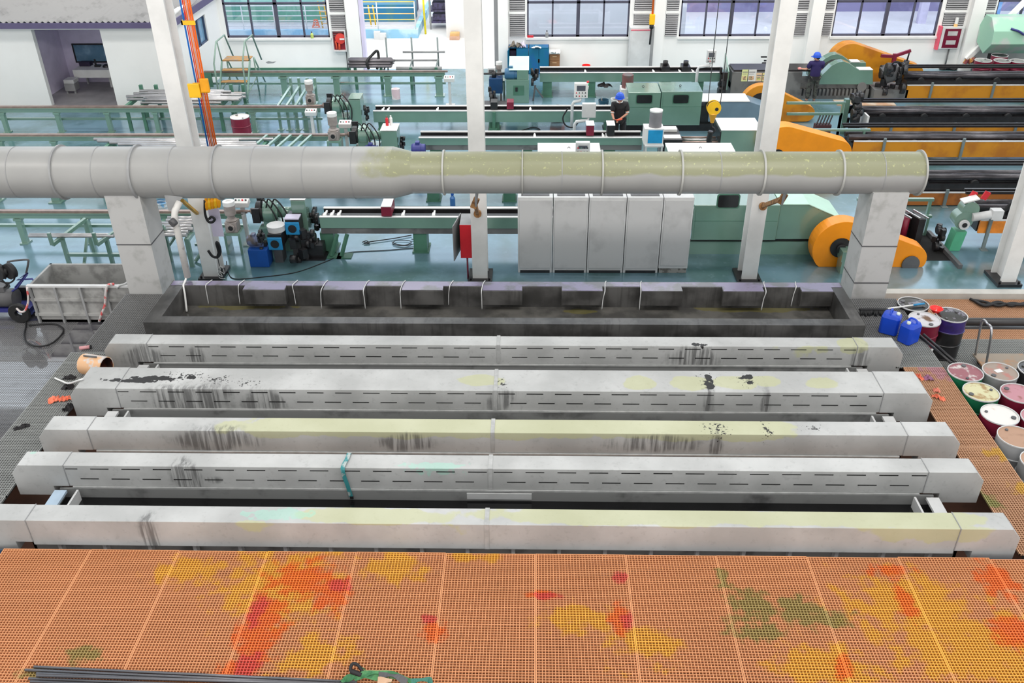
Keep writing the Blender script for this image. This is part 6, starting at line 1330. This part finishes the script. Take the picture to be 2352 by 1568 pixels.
obj('unit_body', MB().box(q0.x, q1.x, 35.22, 35.65, 0, .74), WOOD, t); obj('top_board', MB().box(q0.x - .02, q1.x + .02, 35.18, 35.66, .741, .8), WHITE, t)
for k in range(3): d_ = obj('drawer', MB().box(q0.x + .02, q1.x - .02, 35.2, 35.219, .03 + k * .235, .25 + k * .235), WOOD, t); obj('handle', MB().box((q0.x + q1.x) / 2 - .08, (q0.x + q1.x) / 2 + .08, 35.185, 35.199, .17 + k * .235, .19 + k * .235), M('pale_wood', (220, 190, 150), .5), d_)
crumple('cloth', 1274, 122, .802, .36, .26, .12, WHITE, 'bundle of white cloth on the brown drawer unit', 'cloth', 64)
q = ay(1347, 148, 35.2)
t = thing('bucket', 'bright red bucket on the floor at the back wall', 'bucket', (q.x, 35.3, 0)); obj('bucket_body', MB().lathe((q.x, 35.3, 0), [(0, 0), (.12, 0), (.165, .3), (.15, .3), (.11, .02), (0, .02)], 18), M('bright_red_plastic'), t)
q0, q1 = ay(1448, 60, 35.3), ay(1500, 60, 35.3)
t = thing('electrical_cabinet', 'tall pale grey electrical cabinet against the back wall left of the pilaster', 'cabinet', (q0.x, 35.4, 0)); obj('cabinet_body', MB().box(q0.x, q1.x - .05, 35.3, 35.7, 0, 1.68), LGREY, t, bevel=.01); obj('top_strip', MB().box(q0.x + .03, q1.x - .08, 35.285, 35.3, 1.58, 1.61), M('pink_red'), t); obj('door', MB().box(q0.x + .05, q1.x - .12, 35.285, 35.299, .06, 1.54), LGREY, t); obj('cable_trunk', MB().box(q1.x - .049, q1.x + .08, 35.4, 35.5, 0, 1.7), MGREY, t)
q = ay(1498, 42, 35.0)
t = thing('hoist_pendant', 'yellow hoist pendant hanging on an orange cable in front of the louvre', 'hoist pendant', (q.x, 35.0, q.z - .2)); obj('pendant_body', MB().box(q.x - .1, q.x + .1, 34.92, 35.08, q.z - .22, q.z + .15), YELLOW, t, bevel=.02); obj('cable', MB().cyl((q.x, 35, q.z + .15), (q.x, 35, 9), .04, n=8), M('orange_cable'), t); obj('lower_cable', MB().cyl((q.x, 35, q.z - .23), (q.x - .02, 35, q.z - .95), .035, n=8).cyl((q.x, 35, q.z - .22), (q.x, 35, q.z - .36), .08, n=8), RUBBER, t)
for px, mm, lb, h in ((1256, MGREY, 'grey bottle on the sill of the second window', .16), (717, M('lime_green', (190, 206, 110), .5), 'small lime green bottle on the sill of the left window', .14)):
    q = ay(px, 86, YW - .04); t = thing('bottle', lb, 'bottle', (q.x, YW - .03, ZS), 'bottles on the window sills'); obj('bottle_body', MB().lathe((q.x, YW - .03, ZS), [(0, 0), (.06, 0), (.06, h), (.02, h + .05)], 12), mm, t); obj('cap', MB().lathe((q.x, YW - .03, ZS), [(.025, h + .05), (.025, h + .1), (0, h + .1)], 10), DGREY, t)
q = ay(1218, 86, YW - .04); solo('red_box', MB().box(q.x - .11, q.x + .12, YW - .07, YW + .03, ZS, ZS + .06), RED, 'small red box on the left end of the second window sill', 'box')
q = ay(2197, 50, YW - .1); t = thing('bottle', 'white and orange bottle standing on top of the closed fire cabinet', 'bottle', (q.x, YW - .1, 1.61)); obj('bottle_body', MB().lathe((q.x, YW - .1, 1.612), [(0, 0), (.07, 0), (.07, .1)], 12), M('pale_orange'), t); obj('neck', MB().lathe((q.x, YW - .1, 1.612), [(.065, .1), (.06, .32), (0, .33)], 12), WHITE, t)
# right corner: drums, hexagonal hood
for i, (px, lb) in enumerate(((2252, 'maroon drum with silver rim, leftmost of the four by the back wall'), (2294, 'maroon drum second from the left in the back wall row, under the green hood'), (2330, 'maroon drum third from the left in the back wall row'), (2368, 'maroon drum at the right photo edge in the back wall row'))):
    drum((cx(px, 33.6, .5), 33.6 - .05 * i, .02), lb, [WHITE, MAROON], M('grey_metal_lid', (170, 168, 166), .3, metal=.4, var=.2, scale=5), 'maroon drums by the back wall', cut=.2)
drum((cx(2290, 34.3, .5), 34.3, .02), 'maroon drum behind the row, just under the green hood', [WHITE, MAROON], BLACK, 'maroon drums by the back wall', cut=.2)
t = thing('hex_hood', 'large pale green six sided machine hood above the maroon drums at right', 'machine hood', (17.5, 34.8, 0)); x0 = cx(2270, 34.6, 1.5)
pr = [(34.2, 1.3), (34.25, 1.75), (34.7, 2.15), (35.2, 2.15), (35.5, 1.7), (35.4, 1.1), (34.7, .85)]
obj('hood_body', MB().prism(pr[::-1], 'yz', x0, 21), M('pale_mint_hood', (150, 196, 172), .45, c2=(180, 190, 184), scale=1.4), t, bevel=.02); obj('stand', MB().box(x0 + .5, x0 + .7, 34.7, 35.3, 0, .86).box(x0 + 2, x0 + 2.2, 34.7, 35.3, 0, .86), BLACK, t)
obj('strap', MB().tube(smooth_path([ay(2322, 66, 34.3), ay(2340, 72, 34.2), ay(2352, 80, 34.2)], 5), .04, 7), NAVY, t)
crumple('cloth', 2192, 158, .02, 1.1, .35, .12, CLOTH_K, 'black cloth heap on the floor below the closed fire cabinet', 'cloth', 65)
crumple('sack', 2226, 146, .3, .4, .4, .35, M('maroon_orange_sack', (130, 60, 66), .7, c2=(196, 140, 60), scale=6), 'maroon and orange sack leaning left of the maroon drums', 'sack', 66)
# office chair
xq = cx(1768, 34.6, .5)
t = thing('office_chair', 'black swivel office chair by the back wall, half behind the right white column', 'chair', (xq, 34.6, 0))
obj('seat', MB().box(xq - .25, xq + .25, 34.35, 34.85, .44, .52), CLOTH_K, t, bevel=.03); obj('backrest', MB().obox((xq + .2, 34.7, .86), (.09, .46, .6), Matrix.Rotation(.12, 3, 'Y')), CLOTH_K, t, bevel=.03)
for s in (-.26, .26): obj('armrest', MB().box(xq - .3, xq + .1, 34.6 + s - .03, 34.6 + s + .03, .68, .72).box(xq - .02, xq + .02, 34.6 + s - .02, 34.6 + s + .02, .5, .68), RUBBER, t)
obj('headrest', MB().box(xq + .22, xq + .3, 34.55, 34.85, 1.17, 1.3), WHITE, t, bevel=.02); obj('gas_lift', MB().cyl((xq, 34.6, .1), (xq, 34.6, .44), .03, n=10), RUBBER, t)
for k in range(5): a = k * 2 * math.pi / 5; obj('leg', MB().bar((xq, 34.6, .12), (xq + .3 * math.cos(a), 34.6 + .3 * math.sin(a), .07), .05, .04).sphere((xq + .29 * math.cos(a), 34.6 + .29 * math.sin(a), .035), .035, 8), LGREY, t)
# stepladder
t = thing('step_platform', 'green stepladder with three rust coloured treads and two handrails at the left window', 'stepladder', (-11, 31.9, 0)); ys = 31.7
xa, xb = cx(500, ys, 1.0), cx(560, ys, 1.0)
TRD = M('rusty_tread', (178, 136, 82), .7, c2=(150, 130, 110), scale=5)
for k, (z, yy) in enumerate(((.28, 31.55), (.62, 31.85), (.95, 32.15), )): obj('tread', MB().box(xa, xb, yy, yy + .26, z, z + .03), TRD, t)
obj('top_platform', MB().box(xa, xb, 32.42, 33.0, 1.22, 1.26), TRD, t)
GST = M('green_grey_tube', (128, 152, 140), .5, var=.1)
for x in (xa - .04, xb + .04):
    obj('handrail', MB().tube([(x, 31.5, 0), (x, 31.6, 1.35), (x, 32.2, 1.95), (x, 33.2, 1.95), (x, 33.9, .9)], .03, 8).tube([(x, 32.3, 1.9), (x, 32.45, 1.25)], .025, 8), GST, t)
    obj('stringer', MB().bar((x, 31.5, .1), (x, 32.5, 1.24), .05, .09), GREEN, t)
    obj('leg', MB().cyl((x, 33.0, 0), (x, 33.0, 1.22), .03, n=8).cyl((x, 33.0, .5), (x, 31.8, .3), .02, n=8).cyl((x, 33.0, 1.2), (x, 34.0, .0), .03, n=8), GREEN, t)
# rack with short dark tubes by the doorway
t = thing('tube_rack', 'green rack with tall posts in front of the bright yard doorway', 'tube rack', (-4.5, 33.6, 0), 'green tube racks')
for px in (890, 948, 1007): x = cx(px, 33.6, .9); obj('post', MB().cyl((x, 33.6, 0), (x, 33.6, 1.75), .03, n=8).bar((x, 33.6, 1.0), (x - .12, 33.0, .55), .05, .05), M('grey_green_post'), t)
for z, y_, a, b_ in ((1.25, 33.55, 925, 1022), (.95, 33.55, 890, 1007), (.75, 33.2, 910, 1015), (.6, 33.2, 840, 945)): obj('rail', MB().cyl((cx(a, y_, z), y_, z), (cx(b_, y_, z), y_, z), .04 if z != .75 else .07, n=8), MGREY, t)
for px in (818, 877, 945, 1003): x = cx(px, 33.2, .5); obj('leg', MB().box(x - .05, x + .05, 33.1, 33.2, 0, .8), GREEND, t)
tubes('dark grey tube in the strapped bundle by the yard doorway', 6, cx(800, 33.3, .95), cx(905, 33.3, .95), 33.05, .1, .86, .05, M('lead_grey_tube', (112, 108, 112), .4, metal=.5), 'strapped tube bundle by the doorway', .12, 3, 11)
x = cx(848, 33.2, 1); solo('sling', MB().tube(smooth_path([(x, 32.98, .78), (x - .05, 33.0, 1.05), (x + .1, 33.25, 1.2), (x + .3, 33.3, 1.35), (x + .34, 33.3, 1.1), (x + .3, 33.0, .78)], 6), .05, 7), RUBBER, 'dark sling wrapped round the strapped tube bundle', 'sling')
solo('paint_can', MB().lathe((cx(1010, 32.2, .2) - 1.55, 32.0, 0), [(0, 0), (.15, 0), (.15, .36), (0, .36)], 18), M('pinkish_white_can', (214, 190, 196), .5, c2=(226, 224, 222), scale=4), 'whitish pail beside a leg of the rearmost roller table', 'pail')
solo('floor_board', MB().obox((az(1985, 237, 0).x, az(1985, 237, 0).y, .015), (2.0, .6, .03), rotz(-.02)), M('pale_plywood', (200, 186, 168), .7, c2=(190, 150, 120), scale=1.4), 'pale plywood board lying on the floor behind the black clamp head', 'board')
# ================================================================== WHITE BUILDING AT LEFT
bx0, bx1, by0, bz = -30, -12.05, 31.05, 2.86
dx0, dx1, dz = -16.9, -14.57, 2.64
fw = MB().box(bx0, dx0, by0, by0 + .2, 0, bz).box(dx1, bx1, by0, by0 + .2, 0, bz).box(dx0, dx1, by0, by0 + .2, dz, bz)
struct('wall_building_front', fw, WALL)
a, b_ = 32.75, 34.25; z0, z1 = 1.5, 2.45
struct('wall_building_side', MB().box(bx1 - .2, bx1, by0 + .2, a, 0, 3.1).box(bx1 - .2, bx1, b_, YW, 0, 3.1).box(bx1 - .2, bx1, a, b_, 0, z0).box(bx1 - .2, bx1, a, b_, z1, 3.1), WALL)
o = struct('window_6', MB().box(bx1 - .12, bx1 - .116, a, b_, z0, z1), M('blue_sky_glass', (120, 160, 190), .08, var=.1))
struct('window_frame', MB().box(bx1 - .15, bx1 - .05, a, b_, z0, z0 + .06).box(bx1 - .15, bx1 - .05, a, b_, z1 - .06, z1).box(bx1 - .15, bx1 - .05, a, a + .06, z0, z1).box(bx1 - .15, bx1 - .05, b_ - .06, b_, z0, z1).box(bx1 - .15, bx1 - .05, (a + b_) / 2 - .04, (a + b_) / 2 + .04, z0, z1), M('slate_blue_frame', (66, 82, 110), .5), o)
INT = M('pale_lilac_plaster', (228, 220, 242), .8, var=.05)  # pale lilac plaster of the room walls and ceiling
struct('wall_room', MB().box(-19, bx1 - .21, 34.0, 34.1, 0, bz).box(-17.6, -17.5, by0 + .2, 34.0, 0, bz), INT)
struct('ceiling_room', MB().box(-19, bx1 - .21, by0 + .2, 34.0, bz - .05, bz), INT)
struct('floor_room', MB().box(-17.5, bx1 - .21, by0 - .0, 34.0, .0, .05), M('grey_room_floor', (150, 148, 150), .4, var=.12))
q0, q1 = ay(168, 103, 33.99), ay(262, 140, 33.99)
o = struct('window_7', MB().box(q0.x, q1.x + .8, 33.97, 33.975, q1.z, q0.z), M('sky_coloured_glass', (96, 134, 160), .05, c2=(150, 186, 210), scale=.8))  # sky seen through the pane is put into its colour
struct('window_frame', MB().box(q0.x - .05, q1.x + .8, 33.955, 33.999, q0.z, q0.z + .05).box(q0.x - .05, q1.x + .8, 33.955, 33.999, q1.z - .05, q1.z).box(q0.x - .05, q0.x, 33.955, 33.999, q1.z, q0.z), BLACK, o)
xd = cx(168, 33.0, .75)
t = thing('desk', 'white desk in the dim room of the white building', 'desk', (xd, 33.3, .05)); obj('desk_top', MB().box(xd, xd + 2.2, 32.95, 33.8, .72, .78), WHITE, t); obj('front_panel', MB().box(xd, xd + 2.2, 32.95, 32.98, .5, .719), WHITE, t); obj('leg', MB().box(xd + 1.1, xd + 1.2, 33.3, 33.4, .05, .72), LGREY, t); obj('leg', MB().box(xd + .05, xd + .1, 33.7, 33.8, .05, .72), LGREY, t)
t = thing('phone', 'black phone stand on the white desk', 'phone', (xd + .75, 33.4, .78)); obj('phone_body', MB().box(xd + .65, xd + .85, 33.35, 33.5, .781, .84).box(xd + .66, xd + .71, 33.4, 33.45, .84, 1.05), BLACK, t)
solo('cap', MB().lathe((xd + 1.1, 33.4, .781), [(.16, 0), (.14, .06), (.06, .1), (0, .1)], 16), BLACK, 'black cap lying on the white desk', 'cap')
solo('storage_box', MB().box(xd + .05, xd + .45, 33.45, 33.7, .781, .92), M('dark_purple_goods'), 'dark purple box on the left end of the white desk', 'box')
xs2 = cx(163, 32.6, .3)
t = thing('plastic_cart', 'small grey plastic box cart on the floor beside the white desk', 'cart', (xs2, 32.6, .05)); obj('box', MB().box(xs2 - .18, xs2 + .2, 32.45, 32.85, .15, .42), MGREY, t, bevel=.02); obj('lid', MB().box(xs2 - .16, xs2 + .22, 32.44, 32.86, .421, .56), LGREY, t, bevel=.02)
for dx in (-.14, .15): obj('leg', MB().box(xs2 + dx - .03, xs2 + dx + .03, 32.5, 32.56, .05, .15), MGREY, t)
# roof
rz = lambda y: 2.92 + (y - 30.7) * .07
rb = MB(); n = 70; w = (bx1 + .12 + 26) / n; vs = []
for i in range(n * 2 + 1):
    x = -26 + i * w / 2; h = .075 if i % 2 else 0
    vs += [(x, 30.7, rz(30.7) + h), (x, 38.5, rz(38.5) + h)]
rb.add(vs, [(2 * i, 2 * i + 2, 2 * i + 3, 2 * i + 1) for i in range(n * 2)])
o = obj('ceiling_roof', rb, M('weathered_roof_sheet', (138, 137, 136), .6, c2=(112, 111, 110), scale=1.8, lo=.5, hi=.8)); o['kind'] = 'structure'; o.modifiers.new('thick', 'SOLIDIFY').thickness = .01
struct('trim_fascia', MB().box(-26, bx1 + .14, 30.66, 30.7, 2.76, 2.94).box(bx1 + .12, bx1 + .16, 30.7, 35.7, 2.78, 3.0), M('dark_lilac_fascia', (92, 84, 118), .5, var=.06))
# ================================================================== PEOPLE
def skinned(name, V, E, mat, parent, root=0, sub=2):
    me = bpy.data.meshes.new(name); me.from_pydata([v[0] for v in V], E, []); me.materials.append(mat)
    o = bpy.data.objects.new(name, me); COL.objects.link(o)
    md = o.modifiers.new('skin', 'SKIN'); md.use_smooth_shade = True
    if not me.skin_vertices:
        bpy.context.view_layer.update()
    for i, s in enumerate(me.skin_vertices[0].data):
        r = V[i][1]; s.radius = r if isinstance(r, tuple) else (r, r); s.use_root = (i == root)
    sb = o.modifiers.new('sub', 'SUBSURF'); sb.levels = sub; sb.render_levels = sub
    o.parent = parent; o.location = -wloc(parent)
    return o
def person(name, label, base, F, J, shirt, trousers, shoe, hat, face_dir, extra=None, sleeve_trim=None):
    """J: joints in the person's own axes (x to the photo's right, y away, z up)"""
    t = thing(name, label, 'person', base)
    B = Vector(base)
    P = lambda k: tuple(B + Vector(J[k]))
    names = ['pelvis', 'waist', 'chest', 'neck', 'head0', 'head1', 'head2', 'shL', 'elL', 'wrL', 'paL', 'shR', 'elR', 'wrR', 'paR', 'hipL', 'knL', 'anL', 'toL', 'hipR', 'knR', 'anR', 'toR']
    rad = dict(pelvis=(.15, .1), waist=(.13, .095), chest=(.155, .105), neck=.055, head0=.07, head1=.092, head2=.075, shL=.06, elL=.042, wrL=.028, paL=(.038, .02), shR=.06, elR=.042, wrR=.028, paR=(.038, .02), hipL=.088, knL=.062, anL=.042, toL=.035, hipR=.088, knR=.062, anR=.042, toR=.035)
    V = [(P(k), rad[k]) for k in names]; ix = {k: i for i, k in enumerate(names)}
    E = [(ix[a], ix[b]) for a, b in (('pelvis', 'waist'), ('waist', 'chest'), ('chest', 'neck'), ('neck', 'head0'), ('head0', 'head1'), ('head1', 'head2'), ('chest', 'shL'), ('shL', 'elL'), ('elL', 'wrL'), ('wrL', 'paL'), ('chest', 'shR'), ('shR', 'elR'), ('elR', 'wrR'), ('wrR', 'paR'), ('pelvis', 'hipL'), ('hipL', 'knL'), ('knL', 'anL'), ('anL', 'toL'), ('pelvis', 'hipR'), ('hipR', 'knR'), ('knR', 'anR'), ('anR', 'toR'))]
    f = Vector(face_dir).normalized(); h1 = Vector(P('head1'))
    V.append((tuple(h1 + f * .105 + Vector((0, 0, -.02))), .016)); E.append((ix['head1'], len(V) - 1))            # nose
    sd = f.cross(Vector((0, 0, 1))).normalized()
    for s in (-1, 1): V.append((tuple(h1 + sd * s * .098 + Vector((0, 0, -.01))), .022)); E.append((ix['head1'], len(V) - 1))   # ears
    for s in ('L', 'R'):                                                                                     # fingers and thumb
        w = Vector(P('wr' + s)); p = Vector(P('pa' + s)); d = (p - w).normalized(); u = d.cross(Vector((0, 0, 1)));
        if u.length < .1: u = Vector((1, 0, 0))
        u.normalize(); dn_ = Vector((0, 0, -1))
        for k in range(4):
            q1 = p + u * (k - 1.5) * .021 + d * (.045 + .006 * (k in (1, 2))); q2 = q1 + d * .025 + dn_ * .025
            i = len(V); V += [(tuple(q1), .0095), (tuple(q2), .0085)]; E += [(ix['pa' + s], i), (i, i + 1)]
        q1 = (w + p) / 2 + u * .045; q2 = q1 + d * .035 + u * .008; i = len(V); V += [(tuple(q1), .011), (tuple(q2), .009)]; E += [(ix['pa' + s], i), (i, i + 1)]
    obj_b = skinned('body', V, E, SKIN, t)
    for s in (-1, 1): obj('eye', MB().sphere(h1 + f * .088 + sd * s * .035 + Vector((0, 0, .012)), .013, 8), RUBBER, t)
    obj('mouth', MB().obox(h1 + f * .096 + Vector((0, 0, -.058)), (.045, .02, .01), rotz(math.atan2(f.y, f.x) + math.pi / 2)), M('lip', (170, 100, 90), .5), t)
    # clothing
    def half(a, b, k): return tuple(Vector(P(a)).lerp(Vector(P(b)), k))
    SV = [(half('pelvis', 'waist', -.25), (.195, .15)), (P('waist'), (.19, .15)), (P('chest'), (.215, .16)), (half('chest', 'neck', .6), (.13, .105)), (P('shL'), .1), (half('shL', 'elL', .8), .088), (P('shR'), .1), (half('shR', 'elR', .8), .088), (half('chest', 'neck', .95), (.085, .075))]
    skinned('shirt', SV, [(0, 1), (1, 2), (2, 3), (3, 4), (4, 5), (3, 6), (6, 7), (3, 8)], shirt, t, 1)
    obj('collar', MB().tube([tuple(Vector(half('chest', 'neck', .95)) + Vector((.075 * math.cos(a), .07 * math.sin(a), .02))) for a in [k * math.pi / 6 for k in range(12)]], .022, 7, closed=True), sleeve_trim or shirt, t)
    if sleeve_trim:
        for s in ('L', 'R'):
            c0 = Vector(half('sh' + s, 'el' + s, .84)); d = (Vector(P('el' + s)) - Vector(P('sh' + s))).normalized(); obj('cuff', MB().cyl(c0, c0 + d * .025, .06, n=14), sleeve_trim, t)
    TV = [(half('pelvis', 'waist', .1), (.17, .122)), (P('hipL'), .112), (P('knL'), .086), (half('knL', 'anL', .96), .07), (P('hipR'), .112), (P('knR'), .086), (half('knR', 'anR', .96), .07)]
    skinned('trousers', TV, [(0, 1), (1, 2), (2, 3), (0, 4), (4, 5), (5, 6)], trousers, t)
    for s in ('L', 'R'):
        a = Vector(P('an' + s)); b = Vector(P('to' + s)); d = (b - a); d.z = 0; d.normalize(); a.z = b.z = B.z + .045
        skinned('shoe', [(tuple(a - d * .05), (.045, .04)), (tuple((a + b) / 2), (.048, .042)), (tuple(b + d * .03), (.042, .03))], [(0, 1), (1, 2)], shoe, t, 0, 1)
    # hair and helmet
    hc = Vector(P('head2')) + Vector((0, 0, -.02)); upv = (Vector(P('head2')) - Vector(P('head0'))).normalized()
    obj('hair', MB().sphere(h1 - f * .022 + upv * .03, .102, 14, sc=(.98, .98, .92)), M('black_hair', (30, 26, 26), .7), t)
    hm = obj('helmet', MB().lathe(h1 + upv * .03, [(.128, .0), (.13, .04), (.118, .095), (.085, .14), (.04, .162), (0, .167)], 20, upv).lathe(h1 + upv * .028, [(.12, 0), (.15, 0), (.15, .012), (.125, .016)], 20, upv), hat, t)
    for p_ in hm.data.polygons: p_.use_smooth = True
    fb = (f - upv * f.dot(upv)).normalized()
    obj('helmet_brim', MB().obox(h1 + upv * .035 + fb * .14, (.13, .1, .014), Matrix((fb.cross(upv) * -1, fb, upv)).transposed()), hat, hm, bevel=.03)
    if extra: extra(t, P)
    return t
HATB = M('blue_helmet', (32, 84, 200), .35, var=.06)
POLO = M('black_polo', (30, 29, 32), .8, var=.2); KHAKI = M('dark_camo_trousers', (72, 76, 70), .8, c2=(48, 46, 46), scale=10, lo=.48, hi=.54)
q = az(1424, 213, 1.69)
J1 = dict(pelvis=(.0, 0, .92), waist=(-.01, -.02, 1.08), chest=(-.02, -.04, 1.28), neck=(-.03, -.08, 1.43), head0=(-.03, -.11, 1.48), head1=(-.035, -.13, 1.55), head2=(-.035, -.12, 1.62),
          shL=(-.2, -.05, 1.36), elL=(-.24, -.14, 1.1), wrL=(-.2, -.34, .99), paL=(-.15, -.4, .97), shR=(.17, -.05, 1.36), elR=(.22, -.12, 1.1), wrR=(-.0, -.3, 1.0), paR=(-.07, -.36, .98),
          hipL=(-.1, 0, .86), knL=(-.11, -.05, .48), anL=(-.11, 0, .08), toL=(-.13, -.15, .05), hipR=(.1, 0, .86), knR=(.12, -.04, .48), anR=(.12, 0, .08), toR=(.14, -.15, .05))
def ex1(t, P):
    obj('chest_badge', MB().obox(Vector(P('chest')) + Vector((.08, -.133, .0)), (.03, .006, .05)), M('badge_gold', (190, 170, 110), .5), t)
person('person', 'worker in blue helmet and black polo looking down at an orange tool in both hands', (q.x + .03, q.y, 0), None, J1, POLO, M('black_trousers', (36, 35, 38), .8, var=.2), RUBBER, HATB, (-.1, -.8, -.55), ex1, WHITE)
hp = Vector((q.x + .03, q.y, 0)) + Vector((-.12, -.42, .985))
t = thing('hand_tool', 'orange and black hand tool held by the worker in the black polo', 'tool', tuple(hp)); obj('tool_body', MB().cyl(hp + Vector((-.05, -.02, 0)), hp + Vector((.16, .06, .02)), .028, n=10), M('orange_red'), t); obj('tool_head', MB().obox(hp + Vector((-.11, -.03, -.04)), (.16, .1, .12), rotz(.3)).obox(hp + Vector((-.09, 0, -.16)), (.1, .08, .16)), BLACK, t)
q = az(1860, 232, 0)
J2 = dict(pelvis=(.0, 0, .9), waist=(.0, .0, 1.04), chest=(.0, .02, 1.25), neck=(.0, .03, 1.40), head0=(-.01, .04, 1.44), head1=(-.02, .04, 1.51), head2=(-.02, .04, 1.58),
          shL=(-.19, .02, 1.33), elL=(-.27, .12, 1.1), wrL=(-.42, .26, 1.08), paL=(-.48, .3, 1.09), shR=(.19, .02, 1.33), elR=(.23, .14, 1.1), wrR=(.12, .34, 1.06), paR=(.07, .39, 1.06),
          hipL=(-.1, 0, .84), knL=(-.13, .02, .46), anL=(-.14, 0, .08), toL=(-.16, .1, .05), hipR=(.1, 0, .84), knR=(.11, .03, .46), anR=(.11, 0, .08), toR=(.13, .1, .05))
def ex2(t, P):
    obj('shirt_hem', MB().lathe(Vector(P('pelvis')) + Vector((0, 0, -.03)), [(.205, -.06), (.2, .06)], 18), POLO, t)
    w = Vector(P('paL')); skinned('glove', [(tuple(Vector(P('wrL'))), .04), (tuple(w), .055), (tuple(w + Vector((-.04, .03, -.04))), .04)], [(0, 1), (1, 2)], M('pink_glove', (240, 150, 150), .7), t, 0, 1)
person('person', 'worker in blue helmet and navy shirt seen from behind at the grey machine base', (q.x + .0, q.y - .1, 0), None, J2, M('navy_shirt', (36, 26, 82), .8, var=.12), KHAKI, M('grey_shoe', (120, 110, 108), .6, var=.2), HATB, (-.8, .6, -.15), ex2)
